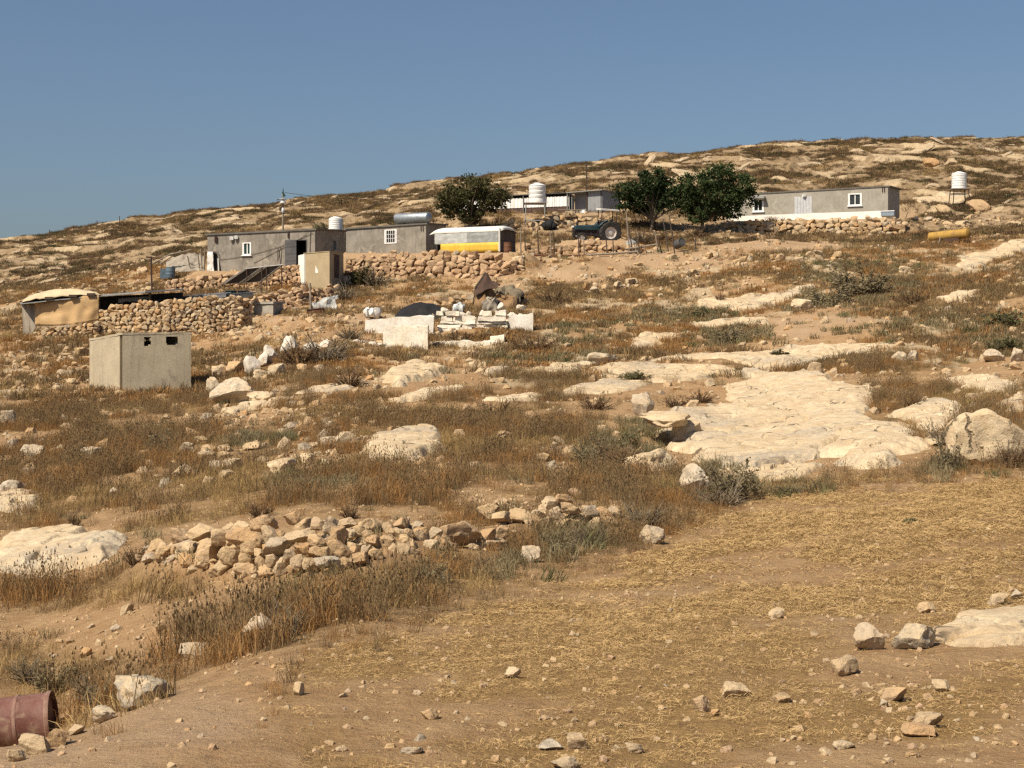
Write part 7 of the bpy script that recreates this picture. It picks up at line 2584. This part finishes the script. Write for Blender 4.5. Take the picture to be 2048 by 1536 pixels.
# near dry grass
x, y, r_, rk_, st_, dr_, pa_, px, py = veg(60000, 9.0, 62.0, 101)
dens = 0.85 * ss(0.25, 0.95, dr_ + 0.6 * fbm(x / 1.1, y / 1.3, 3, 21.0)) + 0.04
dens *= (1 - np.clip(pa_ * 1.6, 0, 1))
dens *= 1 - 0.7 * ell(px, py, GRAVEL)
dens *= 0.25 + 0.75 * np.maximum(ss(-0.22, 0.05, fbm(x / 3.5, y / 4.5, 3, 60.0)), ell(px, py, DRY) * 0.85)
edge = ss(-70, -10, poly_sd(px, py, STRAW)) * (1 - ss(-10, 25, poly_sd(px, py, STRAW))) * ss(0, 300, px - 350)
dens = np.maximum(dens, 0.75 * edge * (y < 30))
wd_ = ell(px, py, [(200, 1395, 130, 70), (60, 1350, 100, 60), (450, 1275, 120, 45), (560, 1235, 110, 55), (720, 1205, 150, 45), (90, 1195, 140, 32), (300, 1185, 110, 26), (380, 1320, 90, 25)]) * np.clip(0.75 + 1.2 * fbm(x / 0.8, y / 0.8, 3, 77.0), 0, 1)
dens = np.maximum(dens, 0.85 * wd_)
dr_ = np.maximum(dr_, 0.9 * wd_)
k = (r_ < dens) & keep_off(x, y) & (poly_sd(px, py, STRAW) < 30) & (np.hypot(x - 297 / F * 41.2, y - 41.0) > 1.1)
x, y, dr2, wd_ = x[k], y[k], dr_[k], wd_[k]
n = len(x)
stuff('dry_grass', 'rust and golden dry grass growing in tufts between the rocks', 'grass', T_NEAR, x, y, rsv.uniform(0.35, 1.15, n) * (0.5 + 0.65 * dr2) * np.maximum(0.68 + 0.32 * ss(21, 32, y), 0.6 + 0.6 * wd_), zoned(x, y, [0, 1, 2, 10, 5], [5, 6, 7, 9, 9], [3, 4, 8, 11, 9, 8], 4.0, 50.0), 1)
# middle and far dry grass
x, y, r_, rk_, st_, dr_, pa_, px, py = veg(90000, 60.0, 128.0, 102)
k = (r_ < np.clip(dr_ * 0.75 + 0.06, 0, 1) * (0.5 + 0.5 * ss(-0.25, 0.1, fbm(x / 5, y / 7, 3, 61.0))) * (1 - np.clip(pa_ * 1.6, 0, 1)) * (1 - rk_)) & keep_off(x, y)
x, y = x[k], y[k]
n = len(x)
stuff('dry_grass', 'sparse brown dry grass on the slope around the buildings', 'grass', T_FAR, x, y, rsv.uniform(0.4, 1.25, n), zoned(x, y, [0, 1], [3, 4], [2, 4], 6.0, 52.0, 0.12), 2)
x, y, r_, rk_, st_, dr_, pa_, px, py = veg(90000, 122.0, 214.0, 103)
nl = fbm(x / 5, y / 8, 4, 44.0)
k = (r_ < np.clip(0.40 + 1.5 * nl, 0.08, 1) * (1 - rk_ * 0.97)) & keep_off(x, y)
x, y, nl = x[k], y[k], nl[k]
n = len(x)
stuff('hillside_scrub', 'dark brown scrub in bands across the far hillside', 'scrub', SCRUB, x, y, rsv.uniform(0.4, 1.2, n) * (0.75 + 1.0 * np.clip(nl, 0, 1)), zoned(x, y, [1, 2, 2], [0, 0, 2], [4, 0, 0], 7.0, 54.0, 0.0, -0.22), 3)
# grey-green weeds
x, y, r_, rk_, st_, dr_, pa_, px, py = veg(40000, 11.0, 62.0, 104)
sg = ell(px, py, SAGE) * np.clip(0.6 + 1.4 * fbm(x / 1.1, y / 1.1, 3, 3.0), 0, 1)
k = (r_ < sg * 0.55 + 0.006) & (np.hypot(x - 297 / F * 41.2, y - 40.7) > 1.3) & keep_off(x, y) & (poly_sd(px, py, STRAW) < 10)
x, y = x[k], y[k]
n = len(x)
stuff('grey_green_weeds', 'grey-green weeds among the dry grass', 'weeds', GREENS, x, y, rsv.uniform(0.5, 1.2, n), pick(rsv, n, [4, 4, 2]), 4)
x, y, r_, rk_, st_, dr_, pa_, px, py = veg(22000, 60.0, 125.0, 105)
sg = ell(px, py, SAGE) * np.clip(0.6 + 1.4 * fbm(x / 2.5, y / 2.5, 3, 3.0), 0, 1)
k = (r_ < sg * 0.8 + 0.012) & keep_off(x, y)
x, y = x[k], y[k]
n = len(x)
stuff('grey_green_weeds', 'grey-green low weeds on the upper slope', 'weeds', GREENF, x, y, rsv.uniform(0.6, 1.4, n), pick(rsv, n, [4, 4, 2]), 5)
# straw lying on the field
STR = [straw_mat(201 + i, 30, 0.22, 0.105, 0.0058) for i in range(4)] + [tuft(211 + i, 18, 0.07, 0.14, 0.006, 1.6, ('straw', 'grass_gold', 'grass_brown')[i]) for i in range(3)]
x, y, r_, rk_, st_, dr_, pa_, px, py = veg(62000, 6.5, 34.0, 106)
k = r_ < np.clip(st_ ** 1.3 * 0.85, 0, 1) * (0.75 + 0.25 * ss(7, 14, y)) + 0.02
k &= keep_off(x, y)
x, y = x[k], y[k]
n = len(x)
stuff('straw_litter', 'cut straw and stubble littering the foreground field', 'straw', STR, x, y, rsv.uniform(0.55, 1.15, n) * (0.5 + 0.5 * ss(9, 20, y)), pick(rsv, n, [2.5, 2.5, 2.5, 2.5, 3, 3, 2.4]), 6, 0.06, 0.004)
# grit and small stones
GR = [rock_mesh('grit', 300 + i, 1, 6, 'limestone', 0.03) for i in range(5)] + [rock_mesh('grit', 310 + i, 1, 6, 'limestone_pink', 0.03) for i in range(3)]
x, y, r_, rk_, st_, dr_, pa_, px, py = veg(46000, 6.5, 34.0, 107)
gv = ell(px, py, GRAVEL)
k = (r_ < 0.22 + 0.7 * gv * np.clip(0.6 + fbm(x / 0.9, y / 0.9, 3, 1.0), 0, 1)) & ~on_slab(x, y, 0.0)
x, y = x[k], y[k]
n = len(x)
stuff('gravel', 'small stones and grit strewn over the foreground soil', 'gravel', GR, x, y, 0.012 + 0.055 * rsv.rand(n) ** 4, pick(rsv, n, [3, 3, 3, 3, 3, 2, 2, 2]), 7, 0.4)
GR2 = [rock_mesh('rubble', 320 + i, 1, 6, 'limestone_far', 0.03) for i in range(6)]
x, y, r_, rk_, st_, dr_, pa_, px, py = veg(42000, 33.0, 135.0, 108)
gv = ell(px, py, GRAVEL)
k = (r_ < 0.26 + 0.75 * gv * np.clip(0.5 + fbm(x / 2, y / 2, 3, 1.0), 0, 1)) & ~on_slab(x, y, 0.0)
x, y = x[k], y[k]
n = len(x)
stuff('rubble', 'small pale rubble strewn over the slope', 'gravel', GR2, x, y, (0.07 + 0.40 * rsv.rand(n) ** 3.5), pick(rsv, n, [1] * 6), 8, 0.4)
